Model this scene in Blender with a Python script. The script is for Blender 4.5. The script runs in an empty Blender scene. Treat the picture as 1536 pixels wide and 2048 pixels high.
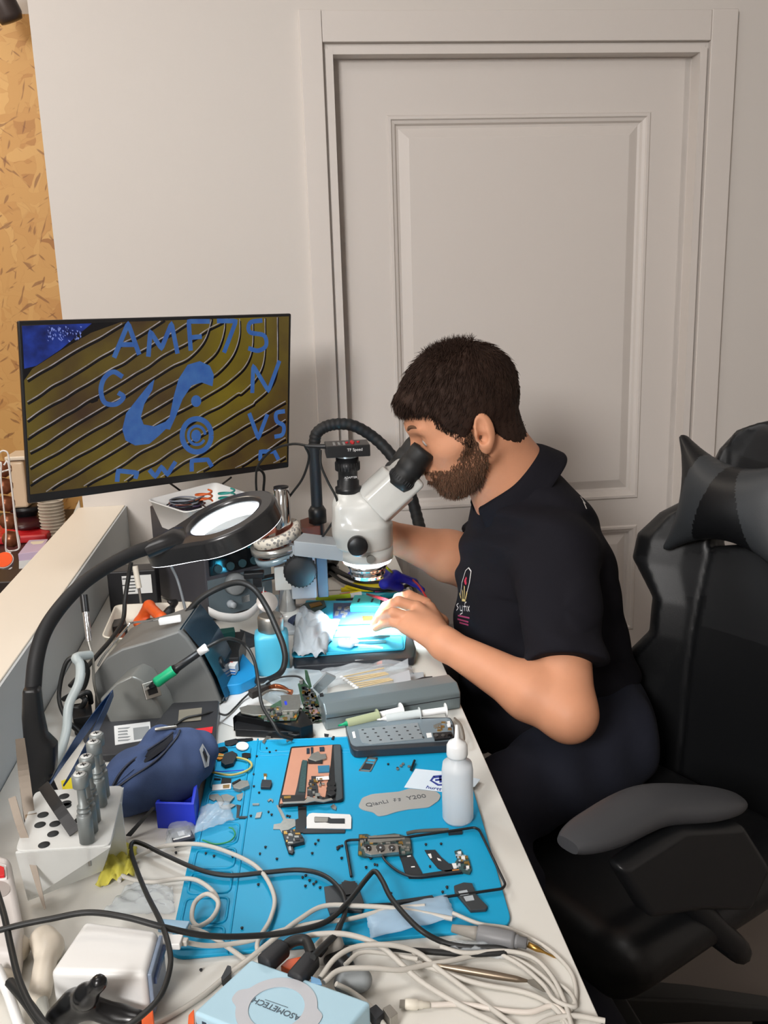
import bpy, bmesh, math, random
import numpy as np
from mathutils import Vector, Matrix
from mathutils.bvhtree import BVHTree
random.seed(7)
SC = bpy.context.scene
COL = SC.collection
# ---------------------------------------------------------------- camera
F = 1850.0
RM = np.array([[0, 0, 0]] * 3, float)
def _n(v): return v / np.linalg.norm(v)
_vy = 1024 + (-F * F - (555 - 768) * (1008 - 768)) / (580 - 1024)
_Y = _n(np.array([555 - 768, -(580 - 1024), -F]))
_Z = -_n(np.array([1008 - 768, -(_vy - 1024), -F]))
RM = np.array([np.cross(_Y, _Z), _Y, _Z])
CAM = np.array([0, 0, 1.41])
DZ = 0.75                                   # desk height
cam = bpy.data.objects.new('camera', bpy.data.cameras.new('camera'))
COL.objects.link(cam)
_m = Matrix([list(r) for r in RM]).to_4x4()
_m.translation = CAM
cam.matrix_world = _m
cam.data.sensor_fit = 'VERTICAL'
cam.data.sensor_height = 24
cam.data.lens = 24 * F / 2048
cam.data.clip_start = 0.02
SC.camera = cam
SC.view_settings.view_transform = 'Standard'
SC.view_settings.look = 'None'
SC.view_settings.gamma = 1
SC.view_settings.exposure = 0.0
# ---------------------------------------------------------------- light
w = bpy.data.worlds.new('world'); SC.world = w; w.use_nodes = True
w.node_tree.nodes['Background'].inputs[0].default_value = (1.0, 0.96, 0.93, 1)
w.node_tree.nodes['Background'].inputs[1].default_value = 0.3
def area(name, loc, target, size, power, col, shape='DISK', size_y=None):
    l = bpy.data.lights.new(name, 'AREA'); l.shape = shape; l.size = size
    if size_y: l.size_y = size_y
    l.energy = power; l.color = col
    o = bpy.data.objects.new(name, l); COL.objects.link(o)
    o.location = loc
    o.rotation_euler = (Vector(target) - Vector(loc)).to_track_quat('-Z', 'Y').to_euler()
    return o
area('ceiling_lamp_light', (-0.75, 0.9, 2.62), (-0.70, 0.95, 0), 0.9, 13, (1.0, 0.965, 0.94), 'SQUARE')
area('shop_lamp_light', (-1.35, -1.5, 2.45), (0.7, 2.4, 1.4), 0.8, 104, (1.0, 0.975, 0.955), 'SQUARE')
area('kitchen_lamp_light', (-1.3, 2.3, 2.5), (-1.0, 2.5, 0.5), 0.5, 12, (1.0, 0.88, 0.74), 'SQUARE')

# ---------------------------------------------------------------- pixel rays to places in the room
def ray(x, y): return RM @ np.array([x - 768, -(y - 1024), -F])
def PZ(x, y, z): d = ray(x, y); return Vector(CAM + d * (z - CAM[2]) / d[2])
def D(x, y, h=0.0): return PZ(x, y, DZ + h)
def PY(x, y, Y): d = ray(x, y); return Vector(CAM + d * Y / d[1])
def PX(x, y, X): d = ray(x, y); return Vector(CAM + d * X / d[0])
def PT(x, y, t): d = ray(x, y); return Vector(CAM + d * t / F)
def plane_pt(x, y, p0, n):
    d = Vector(ray(x, y)); c = Vector(CAM)
    return c + d * ((p0 - c).dot(n) / d.dot(n))
# ---------------------------------------------------------------- materials
MATS = {}
def srgb(h):
    c = [int(h[i:i + 2], 16) / 255 for i in (0, 2, 4)]
    return tuple(((v / 12.92) if v <= .04045 else ((v + .055) / 1.055) ** 2.4) for v in c) + (1,)
def mat(name, hexc='808080', rough=.5, metal=0, spec=.5, noise=0, nscale=30, bump=0, bscale=200, emit=0, ecol=None,
        trans=0, ior=1.45, alpha=1, coat=0, sss=0, sheen=0):
    if name in MATS: return MATS[name]
    m = bpy.data.materials.new(name); m.use_nodes = True
    nt = m.node_tree; b = nt.nodes['Principled BSDF']
    c = srgb(hexc)
    b.inputs['Base Color'].default_value = c
    b.inputs['Roughness'].default_value = rough
    b.inputs['Metallic'].default_value = metal
    b.inputs['Specular IOR Level'].default_value = spec
    b.inputs['Transmission Weight'].default_value = trans
    b.inputs['IOR'].default_value = ior
    b.inputs['Alpha'].default_value = alpha
    b.inputs['Coat Weight'].default_value = coat
    b.inputs['Sheen Weight'].default_value = sheen
    if sss:
        b.inputs['Subsurface Weight'].default_value = sss
        b.inputs['Subsurface Radius'].default_value = (.012, .004, .002)
        b.inputs['Subsurface Scale'].default_value = 1
    if emit:
        b.inputs['Emission Color'].default_value = srgb(ecol or hexc)
        b.inputs['Emission Strength'].default_value = emit
    if noise or bump:
        tc = nt.nodes.new('ShaderNodeTexCoord')
    if noise:
        nz = nt.nodes.new('ShaderNodeTexNoise'); nz.inputs['Scale'].default_value = nscale
        nz.inputs['Detail'].default_value = 4
        nt.links.new(tc.outputs['Object'], nz.inputs['Vector'])
        mx = nt.nodes.new('ShaderNodeMix'); mx.data_type = 'RGBA'
        mx.inputs[6].default_value = tuple(v * (1 - noise) for v in c[:3]) + (1,)
        mx.inputs[7].default_value = tuple(min(1, v * (1 + noise)) for v in c[:3]) + (1,)
        nt.links.new(nz.outputs['Fac'], mx.inputs[0])
        nt.links.new(mx.outputs[2], b.inputs['Base Color'])
    if bump:
        nb = nt.nodes.new('ShaderNodeTexNoise'); nb.inputs['Scale'].default_value = bscale
        nb.inputs['Detail'].default_value = 3
        nt.links.new(tc.outputs['Object'], nb.inputs['Vector'])
        bp = nt.nodes.new('ShaderNodeBump'); bp.inputs['Strength'].default_value = bump
        bp.inputs['Distance'].default_value = .002
        nt.links.new(nb.outputs['Fac'], bp.inputs['Height'])
        nt.links.new(bp.outputs['Normal'], b.inputs['Normal'])
    MATS[name] = m
    return m
wall_m = mat('wall_paint', 'd3cdc7', .75, bump=.05, bscale=350)
door_m = mat('door_paint', 'd6cfc9', .5, bump=.03, bscale=300)
desk_m = mat('white_laminate', 'd6d4cd', .32, noise=.02, nscale=5)
ledge_m = mat('ledge_laminate', 'e8e0d2', .45)
black_m = mat('black_plastic', '17181a', .38)
blackr_m = mat('black_rubber', '1c1d1f', .62)
darkg_m = mat('dark_grey_plastic', '3c3e42', .45, bump=.05, bscale=900)
grey_m = mat('grey_plastic', '8b9092', .45)
lgrey_m = mat('light_grey_enamel', 'aab2b8', .3, coat=.3)
white_m = mat('white_plastic', 'e4e4e2', .35)
offw_m = mat('cream_plastic', 'd8d2c4', .45)
steel_m = mat('brushed_steel', 'a9a69f', .38, .9)
chrome_m = mat('chrome', 'd9dadb', .08, 1)
gold_m = mat('brass_contact', 'b9924e', .35, 1)
cyan_m = mat('blue_silicone', '0497c4', .5, noise=.05, nscale=9)
cyan2_m = mat('cyan_silicone', '33b4d6', .5)
red_m = mat('red_plastic', 'c4262c', .35)
orange_m = mat('orange_plastic', 'e8622a', .4)
yellow_m = mat('yellow_plastic', 'e8d51c', .4)
blue_m = mat('blue_plastic', '2238c8', .4)
green_m = mat('green_plastic', '0f9f6c', .45)
paper_m = mat('white_paper', 'dcdcda', .8)
pcb_m = mat('circuit_board', '2d4a4a', .45, noise=.6, nscale=260)
pcbg_m = mat('green_circuit_board', '3b5a44', .45, noise=.5, nscale=260)
flexm = mat('flex_circuit', '23272b', .5)
shield_m = mat('shield_can', '9a9a94', .4, .8, noise=.15, nscale=200)
copper_m = mat('copper_film', 'd59a80', .38, .35, noise=.05, nscale=60)
clear_m = mat('clear_plastic', 'f2f6f7', .12, trans=.9, ior=1.3, alpha=.45)
film_m = mat('clear_film', 'e9f1f6', .15, trans=.5, ior=1.2, alpha=.42)
acryl_m = mat('frosted_acrylic', 'eef0ee', .4, trans=.2, ior=1.2, alpha=.72)
cablew_m = mat('white_cable', 'bfbbb3', .5)
cableb_m = mat('black_cable', '1e1f1f', .5)
ink_m = mat('black_ink', '222428', .6)
# ---------------------------------------------------------------- mesh builder
def frame_from(axis):
    a = Vector(axis).normalized()
    t = Vector((0, 0, 1)) if abs(a.z) < .9 else Vector((1, 0, 0))
    u = t.cross(a).normalized(); v = a.cross(u)
    return u, v, a
def crom(pts, n=8, closed=False):
    P = [Vector(p) for p in pts]
    if len(P) < 3: return P
    Q = ([P[-1]] + P + [P[0], P[1]]) if closed else ([P[0] * 2 - P[1]] + P + [P[-1] * 2 - P[-2]])
    out = []
    for i in range(1, len(Q) - 2):
        p0, p1, p2, p3 = Q[i - 1:i + 3]
        for k in range(n):
            t = k / n
            out.append(.5 * ((2 * p1) + (p2 - p0) * t + (2 * p0 - 5 * p1 + 4 * p2 - p3) * t * t + (3 * p1 - p0 - 3 * p2 + p3) * t ** 3))
    if not closed: out.append(P[-1])
    return out
class B:
    def __init__(s): s.v = []; s.f = []; s.m = []; s.sm = []; s.mi = 0; s.smooth = True
    def add(s, vs, fs, smooth=None):
        o = len(s.v); s.v += [tuple(v) for v in vs]
        for f in fs: s.f.append([i + o for i in f]); s.m.append(s.mi); s.sm.append(s.smooth if smooth is None else smooth)
        return s
    def box(s, c, size, M=None):
        hx, hy, hz = [k / 2 for k in size]; c = Vector(c)
        vs = [Vector((x, y, z)) for x in (-hx, hx) for y in (-hy, hy) for z in (-hz, hz)]
        if M is not None: vs = [M @ v for v in vs]
        return s.add([v + c for v in vs], [(0, 1, 3, 2), (4, 6, 7, 5), (0, 4, 5, 1), (2, 3, 7, 6), (0, 2, 6, 4), (1, 5, 7, 3)], False)
    def loft(s, rings, cap=True, closed_ring=True, smooth=None):
        n = len(rings[0]); vs = [p for r in rings for p in r]; fs = []
        for i in range(len(rings) - 1):
            for j in range(n if closed_ring else n - 1):
                k = (j + 1) % n
                fs.append((i * n + j, i * n + k, (i + 1) * n + k, (i + 1) * n + j))
        s.add(vs, fs, smooth)
        if cap:
            s.add(rings[0], [tuple(range(n))[::-1]], False); s.add(rings[-1], [tuple(range(n))], False)
        return s
    def cyl(s, p0, p1, r0, r1=None, n=24, cap=True):
        r1 = r0 if r1 is None else r1; p0 = Vector(p0); p1 = Vector(p1)
        u, v, a = frame_from(p1 - p0)
        R = [[p + (u * math.cos(t) + v * math.sin(t)) * r for t in [2 * math.pi * k / n for k in range(n)]] for p, r in ((p0, r0), (p1, r1))]
        return s.loft(R, cap)
    def lathe(s, prof, o, axis=(0, 0, 1), n=32, cap=True, sq=0):
        u, v, a = frame_from(axis); o = Vector(o); R = []
        for r, h in prof:
            ring = []
            for k in range(n):
                t = 2 * math.pi * k / n; c, q = math.cos(t), math.sin(t)
                f = 1
                if sq: f = 1 / ((abs(c) ** (2 + sq) + abs(q) ** (2 + sq)) ** (1 / (2 + sq)))
                ring.append(o + a * h + (u * c + v * q) * max(r, 1e-5) * f)
            R.append(ring)
        return s.loft(R, cap)
    def tube(s, pts, r, n=8, smooth=6, closed=False):
        P = crom(pts, smooth, closed) if smooth else [Vector(p) for p in pts]
        m = len(P)
        rr = r if callable(r) else (lambda t: r)
        T = [(P[min(i + 1, m - 1)] - P[max(i - 1, 0)]) if not closed else (P[(i + 1) % m] - P[i - 1]) for i in range(m)]
        T = [t.normalized() if t.length > 1e-9 else Vector((0, 0, 1)) for t in T]
        u = frame_from(T[0])[0]; rings = []
        for i in range(m):
            u = (u - T[i] * u.dot(T[i]))
            u = u.normalized() if u.length > 1e-6 else frame_from(T[i])[0]
            v = T[i].cross(u)
            rings.append([P[i] + (u * math.cos(a) + v * math.sin(a)) * rr(i / max(1, m - 1)) for a in [2 * math.pi * k / n for k in range(n)]])
        if closed: rings.append(rings[0]); return s.loft(rings, False)
        return s.loft(rings, True)
    def prism(s, pts, d):
        """pts: planar loop of points, extruded by vector d"""
        P = [Vector(p) for p in pts]; d = Vector(d); n = len(P)
        nrm = Vector((0, 0, 0))
        for i in range(n): nrm += (P[i] - P[0]).cross(P[(i + 1) % n] - P[0])
        if nrm.dot(d) < 0: P = P[::-1]
        s.add(P + [p + d for p in P], [tuple(range(n))[::-1], tuple(range(n, 2 * n))] + [(i, (i + 1) % n, n + (i + 1) % n, n + i) for i in range(n)], False)
        return s
    def ell(s, c, r, n=20, M=None):
        c = Vector(c); R = []
        r = (r, r, r) if not hasattr(r, '__len__') else r
        for i in range(n // 2 + 1):
            a = math.pi * i / (n // 2); ring = []
            for k in range(n):
                t = 2 * math.pi * k / n
                q = Vector((r[0] * math.sin(a) * math.cos(t), r[1] * math.sin(a) * math.sin(t), -r[2] * math.cos(a)))
                if M is not None: q = M @ q
                ring.append(c + q)
            R.append(ring)
        return s.loft(R, False)
    def build(s, name, mats, parent=None, loc=None, bevel=0, seg=2, **k):
        me = bpy.data.meshes.new(name)
        o = bpy.data.objects.new(name, me); COL.objects.link(o)
        if parent is not None:
            off = root_loc(parent); o.parent = parent
        else:
            if loc is None:
                a = np.array(s.v); loc = ((a[:, 0].min() + a[:, 0].max()) / 2, (a[:, 1].min() + a[:, 1].max()) / 2, a[:, 2].min())
            off = Vector(loc); o.location = off
        a = np.array(s.v) - np.array(off)
        me.from_pydata(a.tolist(), [], s.f)
        ms = mats if isinstance(mats, (list, tuple)) else [mats]
        for m_ in ms: me.materials.append(m_)
        me.polygons.foreach_set('material_index', s.m); me.polygons.foreach_set('use_smooth', s.sm)
        me.validate(); me.update()
        if bevel:
            b = bmesh.new(); b.from_mesh(me); bmesh.ops.remove_doubles(b, verts=b.verts, dist=1e-6); b.to_mesh(me); b.free()
            for p in me.polygons: p.use_smooth = True
            bv = o.modifiers.new('bevel', 'BEVEL'); bv.width = bevel; bv.segments = seg; bv.limit_method = 'ANGLE'; bv.angle_limit = math.radians(35)
            wn = o.modifiers.new('wn', 'WEIGHTED_NORMAL')
        return o
def root_loc(o):
    v = Vector(o.location)
    while o.parent: o = o.parent; v += Vector(o.location)
    return v
def tag(o, label, cat, group=None, kind=None):
    if label: o['label'] = label
    if cat: o['category'] = cat
    if group: o['group'] = group
    if kind: o['kind'] = kind
    return o
def thing(name, label, cat, loc, group=None):
    o = bpy.data.objects.new(name, None); COL.objects.link(o); o.location = loc; o.empty_display_size = .05
    return tag(o, label, cat, group)
def struct(o): o['kind'] = 'structure'; return o
def copy_tree(o, parent=None):
    c = o.copy(); COL.objects.link(c)
    if parent is not None: c.parent = parent
    for ch in [x for x in o.children]: copy_tree(ch, c)
    return c
def px_loop(pts, z):  return [PZ(x, y, z) for x, y in pts]
def rnd_loop(P, r, n=4):
    """round the corners of a planar loop"""
    out = []; m = len(P); P = [Vector(p) for p in P]
    for i in range(m):
        a, b, c = P[i - 1], P[i], P[(i + 1) % m]
        d1 = (a - b); d2 = (c - b); rr = min(r, d1.length * .45, d2.length * .45)
        p1 = b + d1.normalized() * rr; p2 = b + d2.normalized() * rr
        for k in range(n + 1):
            t = k / n; out.append(p1 * (1 - t) ** 2 + b * 2 * t * (1 - t) + p2 * t * t)
    return out
def slab(b, pts, h0, h1, r=0):
    """prism on the desk whose TOP outline is seen at the given pixels; h above the desk"""
    P = px_loop(pts, DZ + h1)
    if r: P = rnd_loop(P, r)
    b.prism(P, (0, 0, h0 - h1)); return b
def slab_obj(name, m, pts, h0, h1, r=0, parent=None, bevel=0, label=None, cat=None, group=None):
    o = slab(B(), pts, h0, h1, r).build(name, m, parent, bevel=bevel)
    if label: tag(o, label, cat, group)
    return o
def stroke(b, P, wd, th, nrm):
    """flat ribbon along points P on a plane with normal nrm"""
    P = [Vector(p) for p in P]; nrm = Vector(nrm).normalized(); L = []; R = []
    for i, p in enumerate(P):
        t = (P[min(i + 1, len(P) - 1)] - P[max(i - 1, 0)]).normalized(); q = nrm.cross(t).normalized() * wd / 2
        L.append(p + q); R.append(p - q)
    n = len(P)
    b.add(L + R, [(i, n + i, n + i + 1, i + 1) for i in range(n - 1)], False)
    if th:
        L2 = [p - nrm * th for p in L]; R2 = [p - nrm * th for p in R]
        b.add(L + L2, [(i, i + 1, n + i + 1, n + i) for i in range(n - 1)], False)
        b.add(R + R2, [(i, n + i, n + i + 1, i + 1) for i in range(n - 1)], False)
    return b
def text_mesh(txt, size, M, parent, name, m, thick=.0002):
    """text laid out on the plane of matrix M (x right, y up); joined later as one mesh"""
    c = bpy.data.curves.new('t', 'FONT'); c.body = txt; c.size = size; c.extrude = thick; c.align_x = 'CENTER'; c.align_y = 'CENTER'
    o = bpy.data.objects.new('t', c); COL.objects.link(o)
    dg = bpy.context.evaluated_depsgraph_get(); me = bpy.data.meshes.new_from_object(o.evaluated_get(dg))
    bpy.data.objects.remove(o); bpy.data.curves.remove(c)
    me.transform(M)
    me.transform(Matrix.Translation(-root_loc(parent)))
    me.materials.clear(); me.materials.append(m)
    q = bpy.data.objects.new(name, me); COL.objects.link(q); q.parent = parent
    return q
# ---------------------------------------------------------------- signed-distance modelling
def smin(a, b, k):
    h = np.clip(.5 + .5 * (b - a) / k, 0, 1); return b * (1 - h) + a * h - k * h * (1 - h)
def smax(a, b, k): return -smin(-a, -b, k)
def s_cap(P, a, b, ra, rb=None):
    rb = ra if rb is None else rb; a = np.array(a, float); b = np.array(b, float); ab = b - a
    t = np.clip((P - a) @ ab / max(ab @ ab, 1e-12), 0, 1)
    return np.linalg.norm(P - a - t[:, None] * ab, axis=1) - (ra + (rb - ra) * t)
def s_ell(P, c, r, R=None):
    q = P - np.array(c, float)
    if R is not None: q = q @ np.array(R)
    r = np.array(r, float); k0 = np.linalg.norm(q / r, axis=1); k1 = np.linalg.norm(q / (r * r), axis=1)
    return k0 * (k0 - 1) / np.maximum(k1, 1e-9)
def s_box(P, c, h, R=None, rd=0):
    q = P - np.array(c, float)
    if R is not None: q = q @ np.array(R)
    q = np.abs(q) - (np.array(h, float) - rd)
    return np.linalg.norm(np.maximum(q, 0), axis=1) + np.minimum(q.max(axis=1), 0) - rd
def s_cyl(P, a, b, r, rd=.002):
    a = np.array(a, float); b = np.array(b, float); L = np.linalg.norm(b - a); u = (b - a) / L
    t = (P - a) @ u; rad = np.linalg.norm(P - a - t[:, None] * u, axis=1)
    q = np.stack([rad - r + rd, np.abs(t - L / 2) - L / 2 + rd], 1)
    return np.linalg.norm(np.maximum(q, 0), axis=1) + np.minimum(q.max(axis=1), 0) - rd
def net(fn, lo, hi, h, blk=8):
    lo = np.array(lo, float); hi = np.array(hi, float)
    N = (np.ceil((hi - lo) / h / blk).astype(int)) * blk
    nb = N // blk
    bi = np.stack(np.meshgrid(*[np.arange(k) for k in nb], indexing='ij'), -1).reshape(-1, 3)
    cc = lo + (bi * blk + (blk - 1) / 2) * h
    d = fn(cc)
    G = np.repeat(np.repeat(np.repeat(np.where(d > 0, 1., -1.).astype(np.float32).reshape(nb), blk, 0), blk, 1), blk, 2)
    act = bi[np.abs(d) < blk * h * 1.25]
    loc = np.stack(np.meshgrid(*[np.arange(blk)] * 3, indexing='ij'), -1).reshape(-1, 3)
    for i in range(0, len(act), 400):
        a = act[i:i + 400]
        idx = (a[:, None, :] * blk + loc[None]).reshape(-1, 3)
        G[idx[:, 0], idx[:, 1], idx[:, 2]] = fn(lo + idx * h)
    S = G < 0
    c = [S[x:N[0] - 1 + x, y:N[1] - 1 + y, z:N[2] - 1 + z] for x in (0, 1) for y in (0, 1) for z in (0, 1)]
    al = c[0].copy(); an = c[0].copy()
    for q in c[1:]: al &= q; an |= q
    cell = np.argwhere(an & ~al)
    idm = -np.ones(tuple(N - 1), np.int32); idm[cell[:, 0], cell[:, 1], cell[:, 2]] = np.arange(len(cell))
    acc = np.zeros((len(cell), 3)); cnt = np.zeros(len(cell))
    cor = [(x, y, z) for x in (0, 1) for y in (0, 1) for z in (0, 1)]
    vals = {q: G[cell[:, 0] + q[0], cell[:, 1] + q[1], cell[:, 2] + q[2]] for q in cor}
    for a in cor:
        for ax in range(3):
            if a[ax]: continue
            b = list(a); b[ax] = 1; b = tuple(b)
            va, vb = vals[a], vals[b]; mk = (va < 0) != (vb < 0)
            t = np.where(mk, va / np.where(mk, va - vb, 1), 0)
            p = np.array(a, float)[None] + t[:, None] * (np.array(b) - np.array(a))[None]
            acc += p * mk[:, None]; cnt += mk
    V = lo + (cell + acc / cnt[:, None]) * h
    Fs = []
    for ax in range(3):
        o1, o2 = (ax + 1) % 3, (ax + 2) % 3
        sl0 = [slice(0, None)] * 3; sl1 = [slice(0, None)] * 3
        sl0[ax] = slice(0, N[ax] - 1); sl1[ax] = slice(1, N[ax])
        s0 = S[tuple(sl0)]; s1 = S[tuple(sl1)]
        e = np.argwhere(s0 != s1)
        e = e[(e[:, o1] > 0) & (e[:, o2] > 0) & (e[:, o1] < N[o1] - 1) & (e[:, o2] < N[o2] - 1)]
        fl = s0[e[:, 0], e[:, 1], e[:, 2]]
        def g(d1, d2):
            q = e.copy(); q[:, o1] -= d1; q[:, o2] -= d2; return idm[q[:, 0], q[:, 1], q[:, 2]]
        q = np.stack([g(1, 1), g(0, 1), g(0, 0), g(1, 0)], 1)
        q = np.where(fl[:, None], q, q[:, ::-1])
        Fs.append(q[(q >= 0).all(1)])
    return V, np.concatenate(Fs)
def mesh_obj(name, V, Fc, m, parent=None, loc=None):
    b = B(); me = bpy.data.meshes.new(name); o = bpy.data.objects.new(name, me); COL.objects.link(o)
    if parent is not None: off = root_loc(parent); o.parent = parent
    else:
        off = Vector(loc if loc is not None else ((V[:, 0].min() + V[:, 0].max()) / 2, (V[:, 1].min() + V[:, 1].max()) / 2, V[:, 2].min())); o.location = off
    me.vertices.add(len(V)); me.vertices.foreach_set('co', (V - np.array(off)).ravel())
    me.loops.add(Fc.size); me.loops.foreach_set('vertex_index', Fc.ravel())
    me.polygons.add(len(Fc)); me.polygons.foreach_set('loop_start', np.arange(0, Fc.size, 4))
    me.polygons.foreach_set('loop_total', np.full(len(Fc), 4)); me.polygons.foreach_set('use_smooth', np.ones(len(Fc), bool))
    for q in (m if isinstance(m, (list, tuple)) else [m]): me.materials.append(q)
    me.update(); me.validate()
    return o
# ================================================================ the room
WY = 2.4
# back wall with the door opening
jl, jr, jt = 0.150, 1.085, 1.962
def wallbox(name, x0, x1, y0, y1, z0, z1, m=wall_m):
    return struct(B().box(((x0 + x1) / 2, (y0 + y1) / 2, (z0 + z1) / 2), (x1 - x0, y1 - y0, z1 - z0)).build(name, m))
b = B()
wl = -0.53
for x0, x1, z0, z1 in ((wl, jl, 0, 2.7), (jr, 2.6, 0, 2.7), (jl, jr, jt, 2.7)):
    b.box(((x0 + x1) / 2, WY + .06, (z0 + z1) / 2), (x1 - x0, .12, z1 - z0))
struct(b.build('wall_back', wall_m))
floor_m = mat('floor_vinyl', '6b625b', .4, noise=.12, nscale=6)
wallbox('floor', -3, 2.6, -2.0, 3.2, -.05, 0, floor_m)
wallbox('ceiling', -3, 2.6, -2.0, 3.2, 2.7, 2.75)
wallbox('wall_right', 2.6, 2.7, -2.0, 3.2, 0, 2.7)
wallbox('wall_front', -3, 2.6, -2.1, -2.0, 0, 2.7)
wallbox('wall_left', -3.1, -3, -2.0, 3.2, 0, 2.7)
# far wall of the kitchenette: white paint, chipboard cladding in front
wallbox('wall_far', -3, wl + .5, 3.1, 3.2, 0, 2.7)
osb = bpy.data.materials.new('chipboard'); osb.use_nodes = True
nt = osb.node_tree; pb = nt.nodes['Principled BSDF']; pb.inputs['Roughness'].default_value = .55
tc = nt.nodes.new('ShaderNodeTexCoord'); prev = None; hts = []
for i, (rot, sc, thr) in enumerate(((.35, (5.5, 1, 26), 0), (-.9, (5, 1, 22), .55), (1.35, (5, 1, 28), .62), (.1, (6, 1, 34), .68))):
    mp = nt.nodes.new('ShaderNodeMapping'); mp.inputs['Rotation'].default_value = (0, rot, 0); mp.inputs['Location'].default_value = (i * 3.1, 0, i * 1.7)
    nt.links.new(tc.outputs['Object'], mp.inputs['Vector'])
    dn = nt.nodes.new('ShaderNodeTexNoise'); dn.inputs['Scale'].default_value = 14; nt.links.new(mp.outputs[0], dn.inputs['Vector'])
    ad = nt.nodes.new('ShaderNodeMix'); ad.data_type = 'VECTOR'; ad.inputs[0].default_value = .06
    nt.links.new(mp.outputs[0], ad.inputs[4]); nt.links.new(dn.outputs['Color'], ad.inputs[5])
    m2 = nt.nodes.new('ShaderNodeMapping'); m2.inputs['Scale'].default_value = sc; nt.links.new(ad.outputs[1], m2.inputs['Vector'])
    vo = nt.nodes.new('ShaderNodeTexVoronoi'); vo.inputs['Scale'].default_value = 1; nt.links.new(m2.outputs[0], vo.inputs['Vector'])
    cr = nt.nodes.new('ShaderNodeValToRGB'); nt.links.new(vo.outputs['Color'], cr.inputs[0])
    e = cr.color_ramp.elements; e[0].color = srgb('96622b'); e[1].color = srgb('cda15f')
    for p_, c_ in ((.25, 'b17d3e'), (.5, 'bc8a48'), (.75, 'c29350'), (.1, '9d692e')): q = e.new(p_); q.color = srgb(c_)
    ed = nt.nodes.new('ShaderNodeTexVoronoi'); ed.feature = 'DISTANCE_TO_EDGE'; ed.inputs['Scale'].default_value = 1; nt.links.new(m2.outputs[0], ed.inputs['Vector'])
    er = nt.nodes.new('ShaderNodeValToRGB'); er.color_ramp.elements[0].color = (.75, .66, .55, 1); er.color_ramp.elements[1].position = .02
    nt.links.new(ed.outputs['Distance'], er.inputs[0])
    mu = nt.nodes.new('ShaderNodeMix'); mu.data_type = 'RGBA'; mu.blend_type = 'MULTIPLY'; mu.inputs[0].default_value = .45
    nt.links.new(cr.outputs[0], mu.inputs[6]); nt.links.new(er.outputs[0], mu.inputs[7])
    if prev is None: prev = mu.outputs[2]
    else:
        nz = nt.nodes.new('ShaderNodeTexNoise'); nz.inputs['Scale'].default_value = 1.2; nt.links.new(m2.outputs[0], nz.inputs['Vector'])
        sp = nt.nodes.new('ShaderNodeSeparateColor'); nt.links.new(vo.outputs['Color'], sp.inputs[0])
        g = nt.nodes.new('ShaderNodeMath'); g.operation = 'GREATER_THAN'; g.inputs[1].default_value = thr; nt.links.new(sp.outputs[1], g.inputs[0])
        mx = nt.nodes.new('ShaderNodeMix'); mx.data_type = 'RGBA'; nt.links.new(g.outputs[0], mx.inputs[0])
        nt.links.new(prev, mx.inputs[6]); nt.links.new(mu.outputs[2], mx.inputs[7]); prev = mx.outputs[2]
for rot, seed in ((.5, 1.0), (-.7, 5.0), (1.2, 9.0)):
    mp = nt.nodes.new('ShaderNodeMapping'); mp.inputs['Rotation'].default_value = (0, rot, 0); mp.inputs['Location'].default_value = (seed, seed, 0); nt.links.new(tc.outputs['Object'], mp.inputs['Vector'])
    m2 = nt.nodes.new('ShaderNodeMapping'); m2.inputs['Scale'].default_value = (14, 1, 70); nt.links.new(mp.outputs[0], m2.inputs['Vector'])
    nz = nt.nodes.new('ShaderNodeTexNoise'); nz.inputs['Scale'].default_value = 1; nz.inputs['Detail'].default_value = 1; nt.links.new(m2.outputs[0], nz.inputs['Vector'])
    cr = nt.nodes.new('ShaderNodeValToRGB'); cr.color_ramp.elements[0].position = .66; cr.color_ramp.elements[1].position = .70; nt.links.new(nz.outputs['Fac'], cr.inputs[0])
    ml = nt.nodes.new('ShaderNodeMath'); ml.operation = 'MULTIPLY'; ml.inputs[1].default_value = .7; nt.links.new(cr.outputs[0], ml.inputs[0])
    mx = nt.nodes.new('ShaderNodeMix'); mx.data_type = 'RGBA'; nt.links.new(ml.outputs[0], mx.inputs[0]); nt.links.new(prev, mx.inputs[6]); mx.inputs[7].default_value = srgb('7a4a20'); prev = mx.outputs[2]
nt.links.new(prev, pb.inputs['Base Color'])
osb_top = PY(60, 30, 3.08).z
b = B().box((-1.6, 3.085, osb_top / 2), (3.0, .03, osb_top)); struct(b.build('wall_cladding', osb, loc=(-1.6, 3.085, 0)))
# door: architrave, lining and a panelled leaf
dr = bpy.data.objects.new('door_1', None); COL.objects.link(dr); dr.location = (jl, WY, 0); struct(dr)
lx, rx, tz = 0.085, 1.163, 2.046
b = B()
b.box(((lx + jl - .012) / 2, WY - .009, tz / 2), (jl - .012 - lx, .018, tz)); b.build('architrave', door_m, dr, bevel=.002)
b = B(); b.box(((rx + jr + .012) / 2, WY - .009, tz / 2), (rx - jr - .012, .018, tz)); b.build('architrave', door_m, dr, bevel=.002)
b = B(); b.box(((jl + jr) / 2, WY - .008, (tz + jt + .014) / 2 - .001), (jr - jl + .023, .016, tz - jt - .015)); b.build('architrave', door_m, dr, bevel=.002)
b = B(); t = .018
b.box((jl + t / 2 - .006, WY + .05, jt / 2), (t, .12, jt)); b.box((jr - t / 2 + .006, WY + .05, jt / 2), (t, .12, jt)); b.box(((jl + jr) / 2, WY + .0505, jt - t / 2 + .006), (jr - jl, .119, t))
b.box((jl + .018, WY + .065, jt / 2), (.02, .05, jt)); b.box((jr - .018, WY + .065, jt / 2), (.02, .05, jt)); b.box(((jl + jr) / 2, WY + .066, jt - .016), (jr - jl, .05, .022))
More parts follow.
